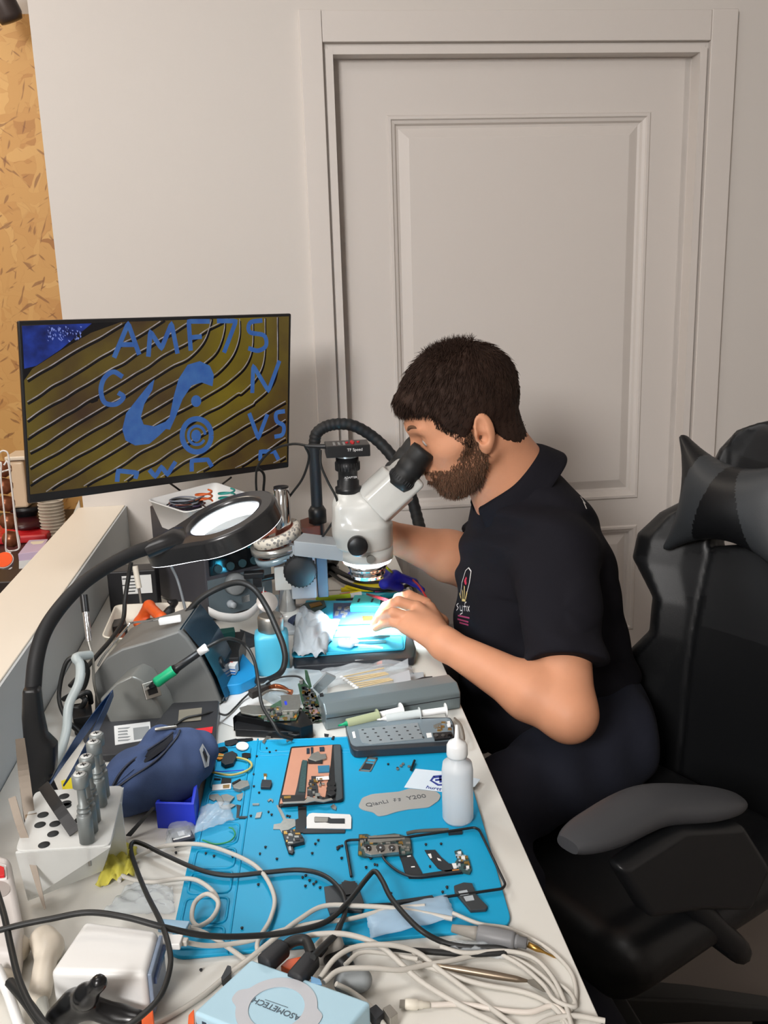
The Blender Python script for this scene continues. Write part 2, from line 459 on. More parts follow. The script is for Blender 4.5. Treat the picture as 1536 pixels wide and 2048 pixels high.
b.build('door_lining', door_m, dr)
LY = WY + .040                                     # front face of the leaf
dl, drx, dt = jl + .016, jr - .014, jt - .014
panels = [(0.292, 0.972, 0.812, 1.822), (0.292, 0.972, 0.42, .735), (0.292, 0.972, 0.12, .345)]
xs = [dl, panels[0][0], panels[0][1], drx]
b = B()
def bx2(x0, x1, z0, z1): b.box(((x0 + x1) / 2, LY + .02, (z0 + z1) / 2), (x1 - x0, .04, z1 - z0))
bx2(dl, xs[1], 0, dt); bx2(xs[2], drx, 0, dt)
zz = [0, .12, .345, .42, .735, .812, 1.822, dt]
for k in (0, 2, 4, 6): bx2(xs[1], xs[2], zz[k], zz[k + 1])
b.smooth = False
for x0, x1, z0, z1 in panels:
    steps = [(0, 0), (.004, -.004), (.010, -.004), (.013, .001), (.020, .004), (.024, .012), (.030, .014), (.052, .004), (.055, .003)]
    rings = []
    for ins, dep in steps:
        rings.append([Vector((x0 + ins, LY + dep, z0 + ins)), Vector((x1 - ins, LY + dep, z0 + ins)), Vector((x1 - ins, LY + dep, z1 - ins)), Vector((x0 + ins, LY + dep, z1 - ins))])
    b.loft(rings, False, smooth=False); b.add(rings[-1], [(0, 1, 2, 3)], False)
b.build('door_leaf', door_m, dr)
# skirting and a metal strip in the floor
struct(B().box(((rx + 2.6) / 2, WY - .007, .05), (2.6 - rx, .014, .1)).build('baseboard_back', door_m))
p0, p1 = PZ(1100, 1914, .004), PZ(1536, 1779, .004)
struct(B().tube([p0, p1], .006, 8, 0).build('trim_1', mat('pale_strip', 'c9c2ba', .4)))
# ceiling lamps that the light comes from
lampem = mat('lamp_diffuser', 'fff3e6', .5, emit=3)
for nm, (x, y, z), s_ in (('ceiling_lamp', (-0.75, 0.9, 2.66), .9), ('ceiling_lamp', (-1.3, 2.3, 2.66), .5)):
    r = thing(nm, 'square white ceiling lamp above the desk' if s_ > .6 else 'square white ceiling lamp above the coffee corner', 'lamp', (x, y, 2.7))
    B().box((x, y, z + .02), (s_ + .04, s_ + .04, .04)).build('housing', white_m, r)
# dividing ledge beside the desk
b = B(); b.box((-.484, 1.10, .44), (.118, 2.6, .88)); struct(b.build('wall_partition', ledge_m, bevel=.002))
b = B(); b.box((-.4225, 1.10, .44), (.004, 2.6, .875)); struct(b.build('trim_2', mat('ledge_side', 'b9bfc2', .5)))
# desk
dk = thing('desk', 'long white laminate worktop covered in repair tools along the ledge', 'desk', (-.08, 1.2, 0))
b = B(); b.box((-.081, 1.13, DZ - .0125), (.676, 2.5, .025)); b.build('worktop', desk_m, dk, bevel=.0015)
b = B(); b.box((-.35, 1.1, .35), (.02, 2.4, .70)); b.build('modesty_panel', desk_m, dk)
for y in (0.02, 2.2):
    B().box((-.06, y, .3625), (.58, .025, .725)).build('side_panel', desk_m, dk)
# ================================================================ the seated technician
skin_m = mat('skin', 'd39674', .5, sss=.08, noise=.06, nscale=40, bump=.05, bscale=500, spec=.35)
shirt_m = mat('navy_black_jersey', '18171d', .9, bump=.08, bscale=700, spec=.2)
jean_m = mat('dark_denim', '171a28', .85, bump=.1, bscale=800)
hair_m = mat('brown_hair', '31221b', .7, noise=.35, nscale=25, spec=.2)
beard_m = mat('brown_beard', '6a4c39', .75, noise=.3, nscale=40, spec=.3)
HY = 1.68
HS = 1.12
_p = math.radians(24)
HR = np.array([[-math.cos(_p), 0, -math.sin(_p)], [0, -1, 0], [-math.sin(_p), 0, math.cos(_p)]])  # rows f, l, u
_ear = PY(962, 868, HY - .088)
HC = np.array([_ear.x, HY, _ear.z])
def h2w(v): return HC + (np.array(v) @ HR) * HS
def w2h(P): return ((P - HC) @ HR.T) / HS
def sy(q): r = q.copy(); r[:, 1] = np.abs(r[:, 1]); return r
def skull(q):
    d = s_ell(q, (-.002, 0, .044), (.093, .077, .083))
    return d
def head_l(q):
    """head in its own frame (x towards the face, z up, ears at the origin)"""
    q = q.copy(); q[:, 0] = np.where(q[:, 0] > 0, q[:, 0] * 1.10, q[:, 0])
    m = sy(q)
    d = s_ell(q, (.005, 0, .044), (.100, .077, .083))
    d = smin(d, s_ell(q, (.048, 0, -.004), (.054, .060, .084)), .02)
    d = smin(d, s_cap(m, (.002, .052, -.038), (.066, .026, -.066), .017, .018), .022)
    d = smin(d, s_ell(q, (.076, 0, -.066), (.024, .026, .022)), .02)
    d = smin(d, s_cap(m, (.060, .046, -.004), (.040, .058, -.002), .016, .014), .02)      # cheekbones
    d = smin(d, s_cap(m, (.098, .010, .043), (.086, .040, .043), .009, .008), .014)       # brow
    d = smax(d, -s_ell(m, (.108, .031, .020), (.020, .017, .014)), .012)                   # sockets
    d = smin(d, s_ell(m, (.080, .031, .020), (.0135, .0135, .0125)), .004)                 # eyeballs under lids
    d = smin(d, s_cap(q, (.098, 0, .028), (.121, 0, -.008), .007, .0095), .010)            # nose
    d = smin(d, s_ell(m, (.108, .011, -.012), (.010, .0065, .0075)), .005)
    d = smax(d, -s_ell(m, (.112, .0055, -.020), (.006, .003, .004)), .003)
    d = smin(d, s_ell(q, (.098, 0, -.038), (.016, .026, .020)), .012)
    d = smin(d, s_cap(m, (.112, 0, -.034), (.102, .022, -.040), .0048, .002), .004)        # lips
    d = smin(d, s_cap(m, (.110, 0, -.045), (.100, .020, -.043), .0055, .002), .004)
    d = smax(d, -s_cap(m, (.117, 0, -.0395), (.104, .023, -.0415), .0014, .0008), .003)
    # ears
    er = np.array([[math.cos(.22), .25, math.sin(.22)], [-.2, 1, 0], [-math.sin(.22), 0, math.cos(.22)]])
    er = np.array([r / np.linalg.norm(r) for r in er]).T
    c = (-.006, .081, .002)
    e = s_ell(m, c, (.0175, .0075, .0300), er)
    e = smin(e, s_ell(m, (.002, .077, -.022), (.011, .006, .013)), .006)
    e = smax(e, -s_ell(m, (-.003, .088, .010), (.0085, .007, .018), er), .004)
    e = smax(e, -s_ell(m, (.001, .086, -.006), (.009, .009, .010)), .004)
    e = smin(e, s_cap(m, (.009, .078, .004), (.011, .078, -.006), .003), .004)
    return smin(d, e, .006)
HH = lambda px, py, h: np.array(D(px, py, h))
PW = lambda px, py, Y: np.array(PY(px, py, Y))
# joints
WR = HH(890, 1288, .052)
ELB = PW(1138, 1428, 1.36)
SHL = np.array([.470, 1.555, .945])
K = [HH(852, 1207, .070), HH(834, 1216, .078), HH(821, 1236, .072), HH(811, 1254, .060)]
FG = [[K[0], HH(818, 1191, .088), HH(797, 1196, .074), HH(785, 1209, .056)],
      [K[1], HH(797, 1203, .092), HH(771, 1214, .072), HH(758, 1232, .050)],
      [K[2], HH(786, 1225, .082), HH(762, 1233, .062), HH(748, 1247, .043)],
      [K[3], HH(786, 1245, .064), HH(766, 1249, .051), HH(751, 1257, .041)]]
TH = [HH(880, 1245, .05), HH(845, 1228, .046), HH(815, 1224, .046), HH(790, 1216, .050)]
ELR = PW(945, 1128, 1.86)
WRR = PW(778, 1072, 1.80)
SHR = np.array([.52, 1.91, .94])
KR = [PW(700, 1060, 1.775), PW(703, 1072, 1.785), PW(706, 1084, 1.795)]
def body_f(P):
    d = head_l(w2h(P)) * HS
    nb = np.array(PY(1022, 965, 1.71)); nt_ = h2w((-.020, 0, -.030))
    d = smin(d, s_cap(P, nt_, nb, .066, .070), .022)
    d = smin(d, s_cap(P, nb, (.49, 1.72, .84), .07, .09), .05)
    # left arm and hand
    a = s_cap(P, SHL, ELB, .050, .043)
    fm = ELB + (WR - ELB) * .30
    a = smin(a, s_cap(P, ELB, fm, .040, .046), .03)
    a = smin(a, s_cap(P, fm, WR, .046, .0265), .02)
    p = s_cap(P, WR, (K[0] * .85 + WR * .15), .021, .015)
    for k in K[1:]: p = smin(p, s_cap(P, WR, k, .021, .0135), .014)
    a = smin(a, p, .015)
    for i, f in enumerate(FG):
        r = (.0105, .0105, .0098, .0088)[i]
        g = s_cap(P, f[0], f[1], r * 1.1, r)
        g = smin(g, s_cap(P, f[1], f[2], r, r * .9), .003)
        g = smin(g, s_cap(P, f[2], f[3], r * .9, r * .76), .003)
        a = smin(a, g, .004)
    t = s_cap(P, TH[0], TH[1], .017, .0125); t = smin(t, s_cap(P, TH[1], TH[2], .0125, .011), .004); t = smin(t, s_cap(P, TH[2], TH[3], .011, .009), .003)
    a = smin(a, t, .008)
    d = smin(d, a, .012)
    # right arm, its hand on the far focus knob
    fr = ELR + (WRR - ELR) * .3
    a = smin(s_cap(P, SHR, ELR, .055, .052), s_cap(P, ELR, fr, .050, .052), .03)
    a = smin(a, s_cap(P, fr, WRR, .052, .030), .02)
    for i, k in enumerate(KR):
        a = smin(a, s_cap(P, WRR, k, .024, .014), .012)
        tip = k + np.array([-.022, -.02, -.012]); tp2 = tip + np.array([.004, -.022, -.016])
        a = smin(a, smin(s_cap(P, k, tip, .0105, .0095), s_cap(P, tip, tp2, .0095, .008), .003), .004)
    d = smin(d, a, .012)
    # torso under the clothes
    d = smin(d, s_cap(P, (.50, 1.72, .85), (.57, 1.66, .66), .08, .07), .04)
    return d
person = thing('person', 'seated man in a black polo shirt bending to look through the microscope', 'person', (.62, 1.5, 0))
V, Fc = net(body_f, (.085, 1.28, .48), (.72, 2.02, 1.34), .0029)
body = mesh_obj('body', V, Fc, skin_m, person)
# ---- eyes, only the lid line and eyeball colour
for s_ in (-1, 1):
    B().ell(h2w((.0740, .031 * s_, .0185)), .0122 * HS * .98, 14).build('eye', mat('eye_white', 'cfc4bd', .3), person)
for s_ in (-1, 1):
    b = B(); P = [Vector(h2w((x / 1.10, y * s_, z))) for x, y, z in ((.1045, .014, .045), (.103, .026, .050), (.097, .038, .050), (.088, .048, .044))]
    b.tube(P, lambda t: .0045 * (1 - .6 * t), 8, 4)
    b.build('eyebrow', beard_m, person)
# ---- hair
def strands(base_v, nrm, comb, ln, rad, jit, seed):
    rg = np.random.default_rng(seed); n = len(base_v)
    d = nrm * comb[:, :1] + comb[:, 1:4]; d += rg.normal(0, jit, d.shape); d /= np.linalg.norm(d, axis=1)[:, None]
    L = ln * rg.uniform(.7, 1.15, n)
    p0 = base_v; p1 = p0 + d * L[:, None] * .5; d2 = d - nrm * .35; d2 /= np.linalg.norm(d2, axis=1)[:, None]; p2 = p1 + d2 * L[:, None] * .5
    u = np.cross(d, rg.normal(0, 1, d.shape)); u /= np.linalg.norm(u, axis=1)[:, None]; v = np.cross(d, u)
    vs = []
    for p, r in ((p0, rad), (p1, rad * .8), (p2, rad * .15)):
        for a in (0, 2.094, 4.189): vs.append(p + (u * math.cos(a) + v * math.sin(a)) * r)
    Vv = np.stack(vs, 1).reshape(-1, 3)
    q = []
    for s_ in (0, 3):
        for j in range(3):
            k = (j + 1) % 3; q.append([s_ + j, s_ + k, s_ + 3 + k, s_ + 3 + j])
    Ff = (np.arange(n)[:, None, None] * 9 + np.array(q)[None]).reshape(-1, 4)
    return Vv, Ff
def interp(x, xs, ys): return np.interp(x, xs, ys)
def hair_mask(q):
    """>0 where scalp hair grows (head frame)"""
    lim = interp(q[:, 0], [-.09, -.055, -.030, -.012, .000, .028, .032, .046, .052, .060, .100, .12], [-.058, -.054, -.030, .030, .022, -.010, .012, .030, .050, .062, .078, .08])
    return q[:, 2] - lim
def hair_l(q):
    m = hair_mask(q)
    th = interp(q[:, 2], [-.05, .0, .04, .08, .14], [.000, .003, .007, .012, .015])
    d = smin(skull(q), s_ell(q, (.040, 0, .01), (.056, .062, .084)), .02)
    d = smin(d, s_cap(q, (-.020, 0, -.030), w2h(np.array([PY(1022, 965, 1.71)]))[0], .066 / HS, .070 / HS), .02)
    n_ = .0012 * np.sin(q[:, 0] * 260 + q[:, 1] * 90) * np.sin(q[:, 1] * 330 + q[:, 2] * 60)
    d = d - th + n_
    # fringe that hangs over the forehead
    d = smin(d, s_cap(sy(q), (.083, 0, .093), (.078, .040, .088), .012, .010), .012)
    return smax(d, -m * .8, .006)
V, Fc = net(lambda P: hair_l(w2h(P)) * HS, HC - .17, HC + .2, .0033)
rg = np.random.default_rng(3)
q = w2h(V)
ok = np.where((hair_mask(q) > .0) & (skull(q) > .001))[0]
ix = ok[rg.integers(0, len(ok), 15000)]
base = V[ix] + rg.normal(0, .0012, (len(ix), 3)); qq = w2h(base)
cl = (qq - np.array([-.002, 0, .044])) / np.array([.093, .077, .083]) ** 2; cl /= np.linalg.norm(cl, axis=1)[:, None]
nw = cl @ HR
# combed forward on top, down at the sides and back
whorl = qq - np.array([-.055, 0, .13]); whorl[:, 2] *= .6
tang = whorl - cl * (whorl * cl).sum(1)[:, None]; tang /= np.linalg.norm(tang, axis=1)[:, None]
tw = tang @ HR
comb = np.concatenate([np.full((len(qq), 1), .16), tw], 1)
ln = interp(qq[:, 2], [-.05, .0, .05, .09, .15], [.003, .005, .010, .020, .026])
SV, SF = strands(base - nw * .0015, nw, comb, ln, .00065, .16, 5)
# tousled crown
kk = ok[(q[ok, 2] > .125) & (q[ok, 0] < .02)]; kk = kk[rg.integers(0, len(kk), 900)]
cb = np.concatenate([np.full((900, 1), .9), np.zeros((900, 3))], 1)
c2 = (w2h(V[kk]) - np.array([.012, 0, .05])); c2 /= np.linalg.norm(c2, axis=1)[:, None]
SV2, SF2 = strands(V[kk], c2 @ HR, cb, np.full(900, .016), .0006, .5, 6)
AV = np.concatenate([V, SV, SV2]); AF = np.concatenate([Fc, SF + len(V), SF2 + len(V) + len(SV)])
mesh_obj('hair', AV, AF, hair_m, person)
# ---- beard and moustache: strands rooted on the jaw
bv = np.array([v.co for v in body.data.vertices]) + np.array(root_loc(body))
bn = np.array([v.normal for v in body.data.vertices])
q = w2h(bv)
near_head = (np.linalg.norm(q - np.array([0, 0, .03]), axis=1) < .15)
ub = interp(q[:, 0], [-.005, .012, .028, .045, .070, .092, .13], [-.035, .015, .002, -.022, -.036, -.030, -.022])
bm = near_head & (q[:, 2] < ub) & (q[:, 2] > interp(q[:, 0], [0, .03, .1], [-.060, -.092, -.10])) & (q[:, 0] > .000) & (np.abs(q[:, 1]) < .078)
bm &= ~((np.abs(q[:, 1]) < .021) & (q[:, 2] > -.050) & (q[:, 2] < -.0325) & (q[:, 0] > .09))
bm &= (q[:, 0] > interp(q[:, 2], [-.1, -.08, -.05, -.03, .02], [.034, .022, .006, .004, .006]))
ix = np.where(bm)[0]
dens = interp(q[ix, 2] - ub[ix], [-.03, -.004, 0], [1, .55, .2])
ix = ix[rg.uniform(0, 1, len(ix)) < 1.0]
pick = ix[rg.integers(0, len(ix), 11000)]
pick = pick[rg.uniform(0, 1, len(pick)) < interp(q[pick, 2] - ub[pick], [-.03, -.008, 0], [1, .7, .3])]
dn = np.tile(np.array([.35, 0, -.9]), (len(pick), 1)) @ HR
nn = bn[pick]; dn = dn - nn * (dn * nn).sum(1)[:, None]
comb = np.concatenate([np.full((len(pick), 1), .55), dn], 1)
ln = interp(q[pick, 2], [-.09, -.06, -.03, .02], [.014, .012, .008, .004])
SV, SF = strands(bv[pick] + rg.normal(0, .0008, (len(pick), 3)), nn, comb, ln, .0006, .3, 9)
mesh_obj('beard', SV, SF, beard_m, person)
# stubble fade at the temples and nape
mk = near_head & (q[:, 2] > interp(q[:, 0], [-.08, -.04, -.02, .0, .02, .055], [-.064, -.060, -.040, .0, -.02, .035])) & (hair_mask(q) < .012) & (q[:, 2] < .075) & (q[:, 0] < .058) & (q[:, 0] > .01) & (np.abs(q[:, 1]) < .0775)
mk &= ~((q[:, 0] > -.03) & (q[:, 0] < .012) & (q[:, 2] < .038))
ix = np.where(mk)[0]; pick = ix[rg.integers(0, len(ix), 5000)]
nn = bn[pick]; dn = np.tile(np.array([.2, 0, -1.]), (len(pick), 1)) @ HR
SV, SF = strands(bv[pick], nn, np.concatenate([np.full((len(pick), 1), .25), dn], 1), np.full(len(pick), .0045), .00045, .3, 11)
mesh_obj('stubble', SV, SF, hair_m, person)
# ---- polo shirt
rows = [(925, 1035, 1085, .060), (960, 992, 1132, .110), (1000, 968, 1166, .165), (1060, 945, 1198, .195), (1130, 925, 1220, .185), (1200, 915, 1237, .165),
        (1280, 915, 1250, .155), (1350, 912, 1256, .150), (1430, 930, 1272, .150), (1500, 950, 1296, .160), (1570, 975, 1322, .175)]
tz_, tc_, ta_, tb_ = [], [], [], []
for y, xf, xb, wb in rows:
    a_, c_ = PY(xf, y, 1.70), PY(xb, y, 1.70)
    tz_.append((a_.z + c_.z) / 2); tc_.append((a_.x + c_.x) / 2); ta_.append((c_.x - a_.x) / 2); tb_.append(wb)
tz_, tc_, ta_, tb_ = [np.array(k)[::-1] for k in (tz_, tc_, ta_, tb_)]
hem = ELB + (SHL - ELB) * .28
NC = np.array(PY(1018, 962, 1.70)); NN = np.array([-.66, 0, .75]); NN /= np.linalg.norm(NN); NU = np.array([.75, 0, .66])
def collar_f(P):
    v = P - NC; h = v @ NN; u = v @ NU; y = v[:, 1]
    R = np.sqrt((u / 1.12) ** 2 + y ** 2)
    opening = 0
    fold = np.maximum(np.abs(R - (.073 - h * .30)) - .0035, np.abs(h + .012) - .020)
    stand = np.maximum(np.abs(R - .066) - .003, np.abs(h + .004) - .016)
    # open placket at the throat
    return np.maximum(smin(fold, stand, .004), -(np.abs(y) + (u + .045) * .9 - .0) * .6)
def shirt_f(P, grow=0.0):
    z = P[:, 2]
    c = np.interp(z, tz_, tc_); a = np.interp(z, tz_, ta_); b_ = np.interp(z, tz_, tb_)
    yc = np.interp(z, [.5, .7, .95], [1.63, 1.69, 1.725])
    x = (P[:, 0] - c); y = P[:, 1] - yc
    k = (np.abs(x / a) ** 2.3 + np.abs(y / b_) ** 2.3) ** (1 / 2.3)
    d = (k - 1) * np.minimum(a, b_) * .9
    d = smax(d, z - tz_[-1], .03); d = smax(d, tz_[0] - z, .01)
    for S_, E_, t, r0, r1 in ((SHL, ELB, .28, .068, .070), (SHR, ELR, .25, .068, .070)):
        hm = E_ + (S_ - E_) * t; ax = (S_ - hm) / np.linalg.norm(S_ - hm)
        sl = s_cap(P, S_, hm - ax * .08, r0, r1)
        ang = np.arctan2(P[:, 1] - hm[1], P[:, 0] - hm[0])
        sl = sl + .0010 * np.sin(ang * 3 + (P @ ax) * 40)
        sl = smax(sl, -((P - hm) @ ax), .003)
        d = smin(d, sl, .035)
    # folds
    f = np.sin(P[:, 0] * 38 + P[:, 2] * 52 + 2.2 * np.sin(P[:, 2] * 17 + P[:, 1] * 13)) * .0042
    f += np.sin(P[:, 2] * 60 - P[:, 0] * 34 + 1.5 * np.sin(P[:, 0] * 22)) * .0016 * (z < .85)
    d = d + f
    v = P - NC; h = v @ NN; R = np.sqrt((v @ NU / 1.12) ** 2 + v[:, 1] ** 2)
    d = np.maximum(d, -np.maximum(R - .069, -(h + .035)))
    return d
V, Fc = net(shirt_f, (.20, 1.28, .54), (.78, 2.04, 1.16), .0042)
shirt = mesh_obj('polo_shirt', V, Fc, shirt_m, person)
def cdir(f): return NU * math.cos(f) * 1.12 + np.array([0, math.sin(f), 0])
b = B(); rows_ = []
fs = np.linspace(-2.72, 2.72, 61)
for R_c, h_c in ((.068, -.014), (.069, .006), (.073, .014), (.080, .012), (.088, -.004), (.095, -.022), (.101, -.036)):
    ring_ = []
    for f in fs:
        e = max(0, abs(f) - 1.9) / .8; low = max(0, (.006 - h_c) / .04)
        ring_.append(Vector(NC + cdir(f) * (R_c - .010 * low * (1 - abs(math.cos(f)))) + NN * (h_c - low * (.020 * e + .006 * (1 - abs(math.cos(f))))) + NN * .0015 * math.sin(f * 5)))
    rows_.append(ring_)
b.loft(rows_, False, closed_ring=False); co = b.build('collar', shirt_m, person)
so = co.modifiers.new('s', 'SOLIDIFY'); so.thickness = .0035; so.offset = 0; sb = co.modifiers.new('b', 'SUBSURF'); sb.levels = 1; sb.render_levels = 1
# ---- jeans
HPL = np.array([.555, 1.52, .565]); HPR = np.array([.57, 1.74, .565]); KL = np.array([.27, 1.33, .56]); KR_ = np.array([.22, 1.78, .56])
AL = np.array([.50, 1.13, .11]); AR = np.array([.38, 1.82, .10])
def jean_f(P):
    d = s_ell(P, (.57, 1.63, .59), (.105, .17, .10))
    for h_, k_, a_ in ((HPL, KL, AL), (HPR, KR_, AR)):
        d = smin(d, s_cap(P, h_, k_, .098, .066), .05)
        d = smin(d, s_cap(P, k_, a_, .064, .052), .03)
    d = d + .003 * np.sin(P[:, 0] * 55 + P[:, 1] * 30 + 2 * np.sin(P[:, 2] * 24))
    return smax(d, P[:, 2] - .66, .02)
V, Fc = net(jean_f, (.12, 1.02, .08), (.80, 1.96, .72), .008)
mesh_obj('jeans', V, Fc, jean_m, person)
c_ = plane_pt(1103, 1605, Vector((.5, 1.44, .56)), Vector((0, -1, .5)))
for s_, a_ in ((-1, AL), (1, AR)):
    f = lambda P, a_=a_: smax(smin(s_cap(P, a_ + np.array([.03, 0, -.055]), a_ + np.array([-.13, 0, -.07]), .045, .036), s_cap(P, a_ + np.array([.01, 0, -.05]), a_ + np.array([0, 0, .03]), .048, .05), .02), .004 - P[:, 2], .004)
    V, Fc = net(f, a_ - np.array([.20, .08, .13]), a_ + np.array([.12, .08, .12]), .006)
    mesh_obj('shoe', V, Fc, mat('brown_leather', '3a2a22', .5), person)
# ---- print on the chest: outline of a phone with a hand, and lettering; laid on the cloth
bvh = BVHTree.FromPolygons([tuple(v) for v in (np.array([v.co for v in shirt.data.vertices]) + np.array(root_loc(shirt)))], [tuple(p.vertices) for p in shirt.data.polygons])
def on_shirt(x, y):
    d = Vector(ray(x, y)).normalized(); h = bvh.ray_cast(Vector(CAM), d, 5)
    return (h[0] + h[1] * .0012, h[1]) if h[0] is not None else None
def print_on(strokes, wd, name, m):
    b = B()
    for s_ in strokes:
        pts = []
        for (x0, y0), (x1, y1) in zip(s_[:-1], s_[1:]):
            n_ = max(2, int(math.hypot(x1 - x0, y1 - y0) / 2))
            pts += [(x0 + (x1 - x0) * k / n_, y0 + (y1 - y0) * k / n_) for k in range(n_)]
        pts.append(s_[-1])
        hit = [h for h in (on_shirt(*p) for p in pts) if h]
        if len(hit) > 1:
            P = [h[0] for h in hit]; L = []; R = []
            for i, p in enumerate(P):
                t = (P[min(i + 1, len(P) - 1)] - P[max(i - 1, 0)]).normalized(); q_ = hit[i][1].cross(t).normalized() * wd / 2
                L.append(p + q_); R.append(p - q_)
            n_ = len(P); b.add(L + R, [(i, n_ + i, n_ + i + 1, i + 1) for i in range(n_ - 1)], False)
    if b.v: b.build(name, m, person)
pw = mat('white_print', 'e4e0dc', .7); pr = mat('red_print', 'c8324e', .7); py_ = mat('pale_yellow_print', 'e6d08c', .7)
print_on([[(922, 1190), (925, 1165), (932, 1142), (938, 1136), (943, 1143), (940, 1165), (935, 1185)]], .0022, 'print_outline', pw)
print_on([[(930, 1160), (934, 1168)], [(931, 1168), (933, 1160)], [(934, 1155), (930, 1165)]], .006, 'print_mark', pr)
print_on([[(926, 1198), (926, 1180)], [(929, 1202), (930, 1172)], [(923, 1196), (920, 1186)], [(932, 1198), (935, 1184)], [(925, 1200), (932, 1201)]], .0045, 'print_hand', py_)
print_on([[(918, 1207), (914, 1210), (918, 1216), (914, 1221)], [(921, 1211), (922, 1221), (926, 1221)], [(926, 1211), (926, 1226), (921, 1229)], [(930, 1222), (931, 1206), (934, 1204)], [(928, 1213), (933, 1213)], [(934, 1212), (934, 1222)], [(936, 1212), (940, 1223)], [(940, 1212), (936, 1223)]], .0022, 'print_lettering', pw)
print_on([[(917, 1231), (940, 1236)], [(916, 1238), (938, 1244)], [(920, 1245), (938, 1250)]], .003, 'print_tagline', mat('pink_print', 'b33a62', .7))
print_on([[(1158, 988), (1164, 996)], [(1160, 994), (1170, 1008)], [(1166, 1004), (1172, 1018)]], .003, 'back_print', pw)
# ================================================================ gaming chair
leather_m = mat('black_leatherette', '121315', .42, bump=.06, bscale=500)
gleather_m = mat('grey_leatherette', '34373a', .45, bump=.06, bscale=500)
dleather_m = mat('charcoal_leatherette', '1b1c1e', .45, bump=.06, bscale=500)
cy = math.radians(28)
CF = np.array([-math.cos(cy), -math.sin(cy), 0]); CL = np.array([-CF[1], CF[0], 0]); CL = np.array([math.sin(cy), -math.cos(cy), 0])  # forward, lateral (towards the camera)
CB = np.array([.845, 1.53, 0])          # backrest centre line on plan, at mid height
chair = thing('gaming_chair', 'black and grey high-backed gaming chair with a winged headrest cushion', 'chair', (.56, 1.40, 0))
tilt = math.radians(9)
UP = np.array([0, 0, 1.]) * math.cos(tilt) - CF * math.sin(tilt)
NF = CF * math.cos(tilt) + np.array([0, 0, 1.]) * math.sin(tilt)
BO = CB + np.array([0, 0, .730])        # origin of the backrest plane
BR = np.stack([CL, NF, UP])            # local x lateral, y out of the front, z up
def c2w(v): return BO + np.array(v) @ BR
def w2c(P): return (P - BO) @ BR.T
hz = [-.36, -.30, -.20, -.10, -.02, .05, .12, .17, .22, .26, .31, .36, .40, .43]
hw = [.24, .275, .295, .270, .218, .222, .272, .272, .240, .190, .165, .150, .120, .06]
def back_f(P):
    q = w2c(P); w_ = np.interp(q[:, 2], hz, hw); ax = np.abs(q[:, 0])
    d1 = (ax - w_) * .8
    curve = .055 * (ax / .26) ** 2.4 + .012 * np.cos(q[:, 2] * 9)
    d2 = np.abs(q[:, 1] - curve + .02) - np.interp(ax / w_, [0, .6, .82, 1], [.028, .030, .042, .018])
    d = smax(smax(d1, d2, .03), np.abs(q[:, 2] - .03) - .41, .05)
    for s_ in (-1, 1):
        hq = np.maximum(np.abs(q[:, 0] - s_ * .085) - .036, np.abs(q[:, 2] - .205 + .3 * (np.abs(q[:, 0]) - .085)) - .022)
        d = smax(d, -hq, .008)
    seam = np.abs(ax - .115) * (1 + 0 * ax); d = d + np.where(q[:, 1] > 0, .004 * np.exp(-(seam / .004) ** 2), 0)
    return d
V, Fc = net(back_f, BO - np.array([.40, .42, .44]), BO + np.array([.40, .42, .52]), .0055)
bo = mesh_obj('backrest', V, Fc, [leather_m, dleather_m, gleather_m], chair)
q = w2c(V[Fc].mean(1)); ax = np.abs(q[:, 0])
mi = np.zeros(len(Fc), int)
mi[(q[:, 2] < .165 - .25 * (ax - .1)) & (q[:, 2] > .075 - .35 * (ax - .12)) & (ax < .30) & (q[:, 1] > -.02)] = 1
mi[(ax < .10) & (q[:, 2] > .02) & (q[:, 2] < .14)] = 1
mi[(ax > np.interp(q[:, 2], hz, hw) - .035) & (q[:, 2] < .0)] = 1
mi[(q[:, 1] < np.interp(ax, [0, .15, .26], [-.02, .0, .045])) & (ax > .1) & (q[:, 2] > .22)] = 2
bo.data.polygons.foreach_set('material_index', mi)
# headrest cushion with four pulled-out corners
def pil_f(P):
    q = w2c(P) - np.array([-.045, .062, .268])
    x, y, z = q[:, 0], q[:, 1], q[:, 2]
    hx = .112 + .030 * np.clip(np.abs(z) / .11, 0, 1) ** 2; hz_ = .068 + .045 * np.clip(np.abs(x) / .13, 0, 1) ** 2
    u = np.clip(1 - (np.abs(x) / hx) ** 2.2, 0, 1); v = np.clip(1 - (np.abs(z) / hz_) ** 2.2, 0, 1)
    th = .006 + .047 * np.sqrt(u * v)
    return smax(smax((np.abs(x) - hx) * .8, (np.abs(z) - hz_) * .7, .006), (np.abs(y) - th) * .7, .004)
V, Fc = net(pil_f, c2w((-.02, .05, .245)) - .22, c2w((-.02, .05, .245)) + .22, .004)
po = mesh_obj('headrest_cushion', V, Fc, [leather_m, gleather_m], chair)
q = w2c(V[Fc].mean(1)) - np.array([-.045, .062, .268])
s1 = np.abs(q[:, 0] * 1.0 - .045 - .10 * ((q[:, 2] - .02) / .1) ** 2 * -1) ; band = np.abs(q[:, 0]) - (.070 - .35 * q[:, 2])
po.data.polygons.foreach_set('material_index', ((np.abs(band) < .032) & (q[:, 1] > -.01)).astype(int))
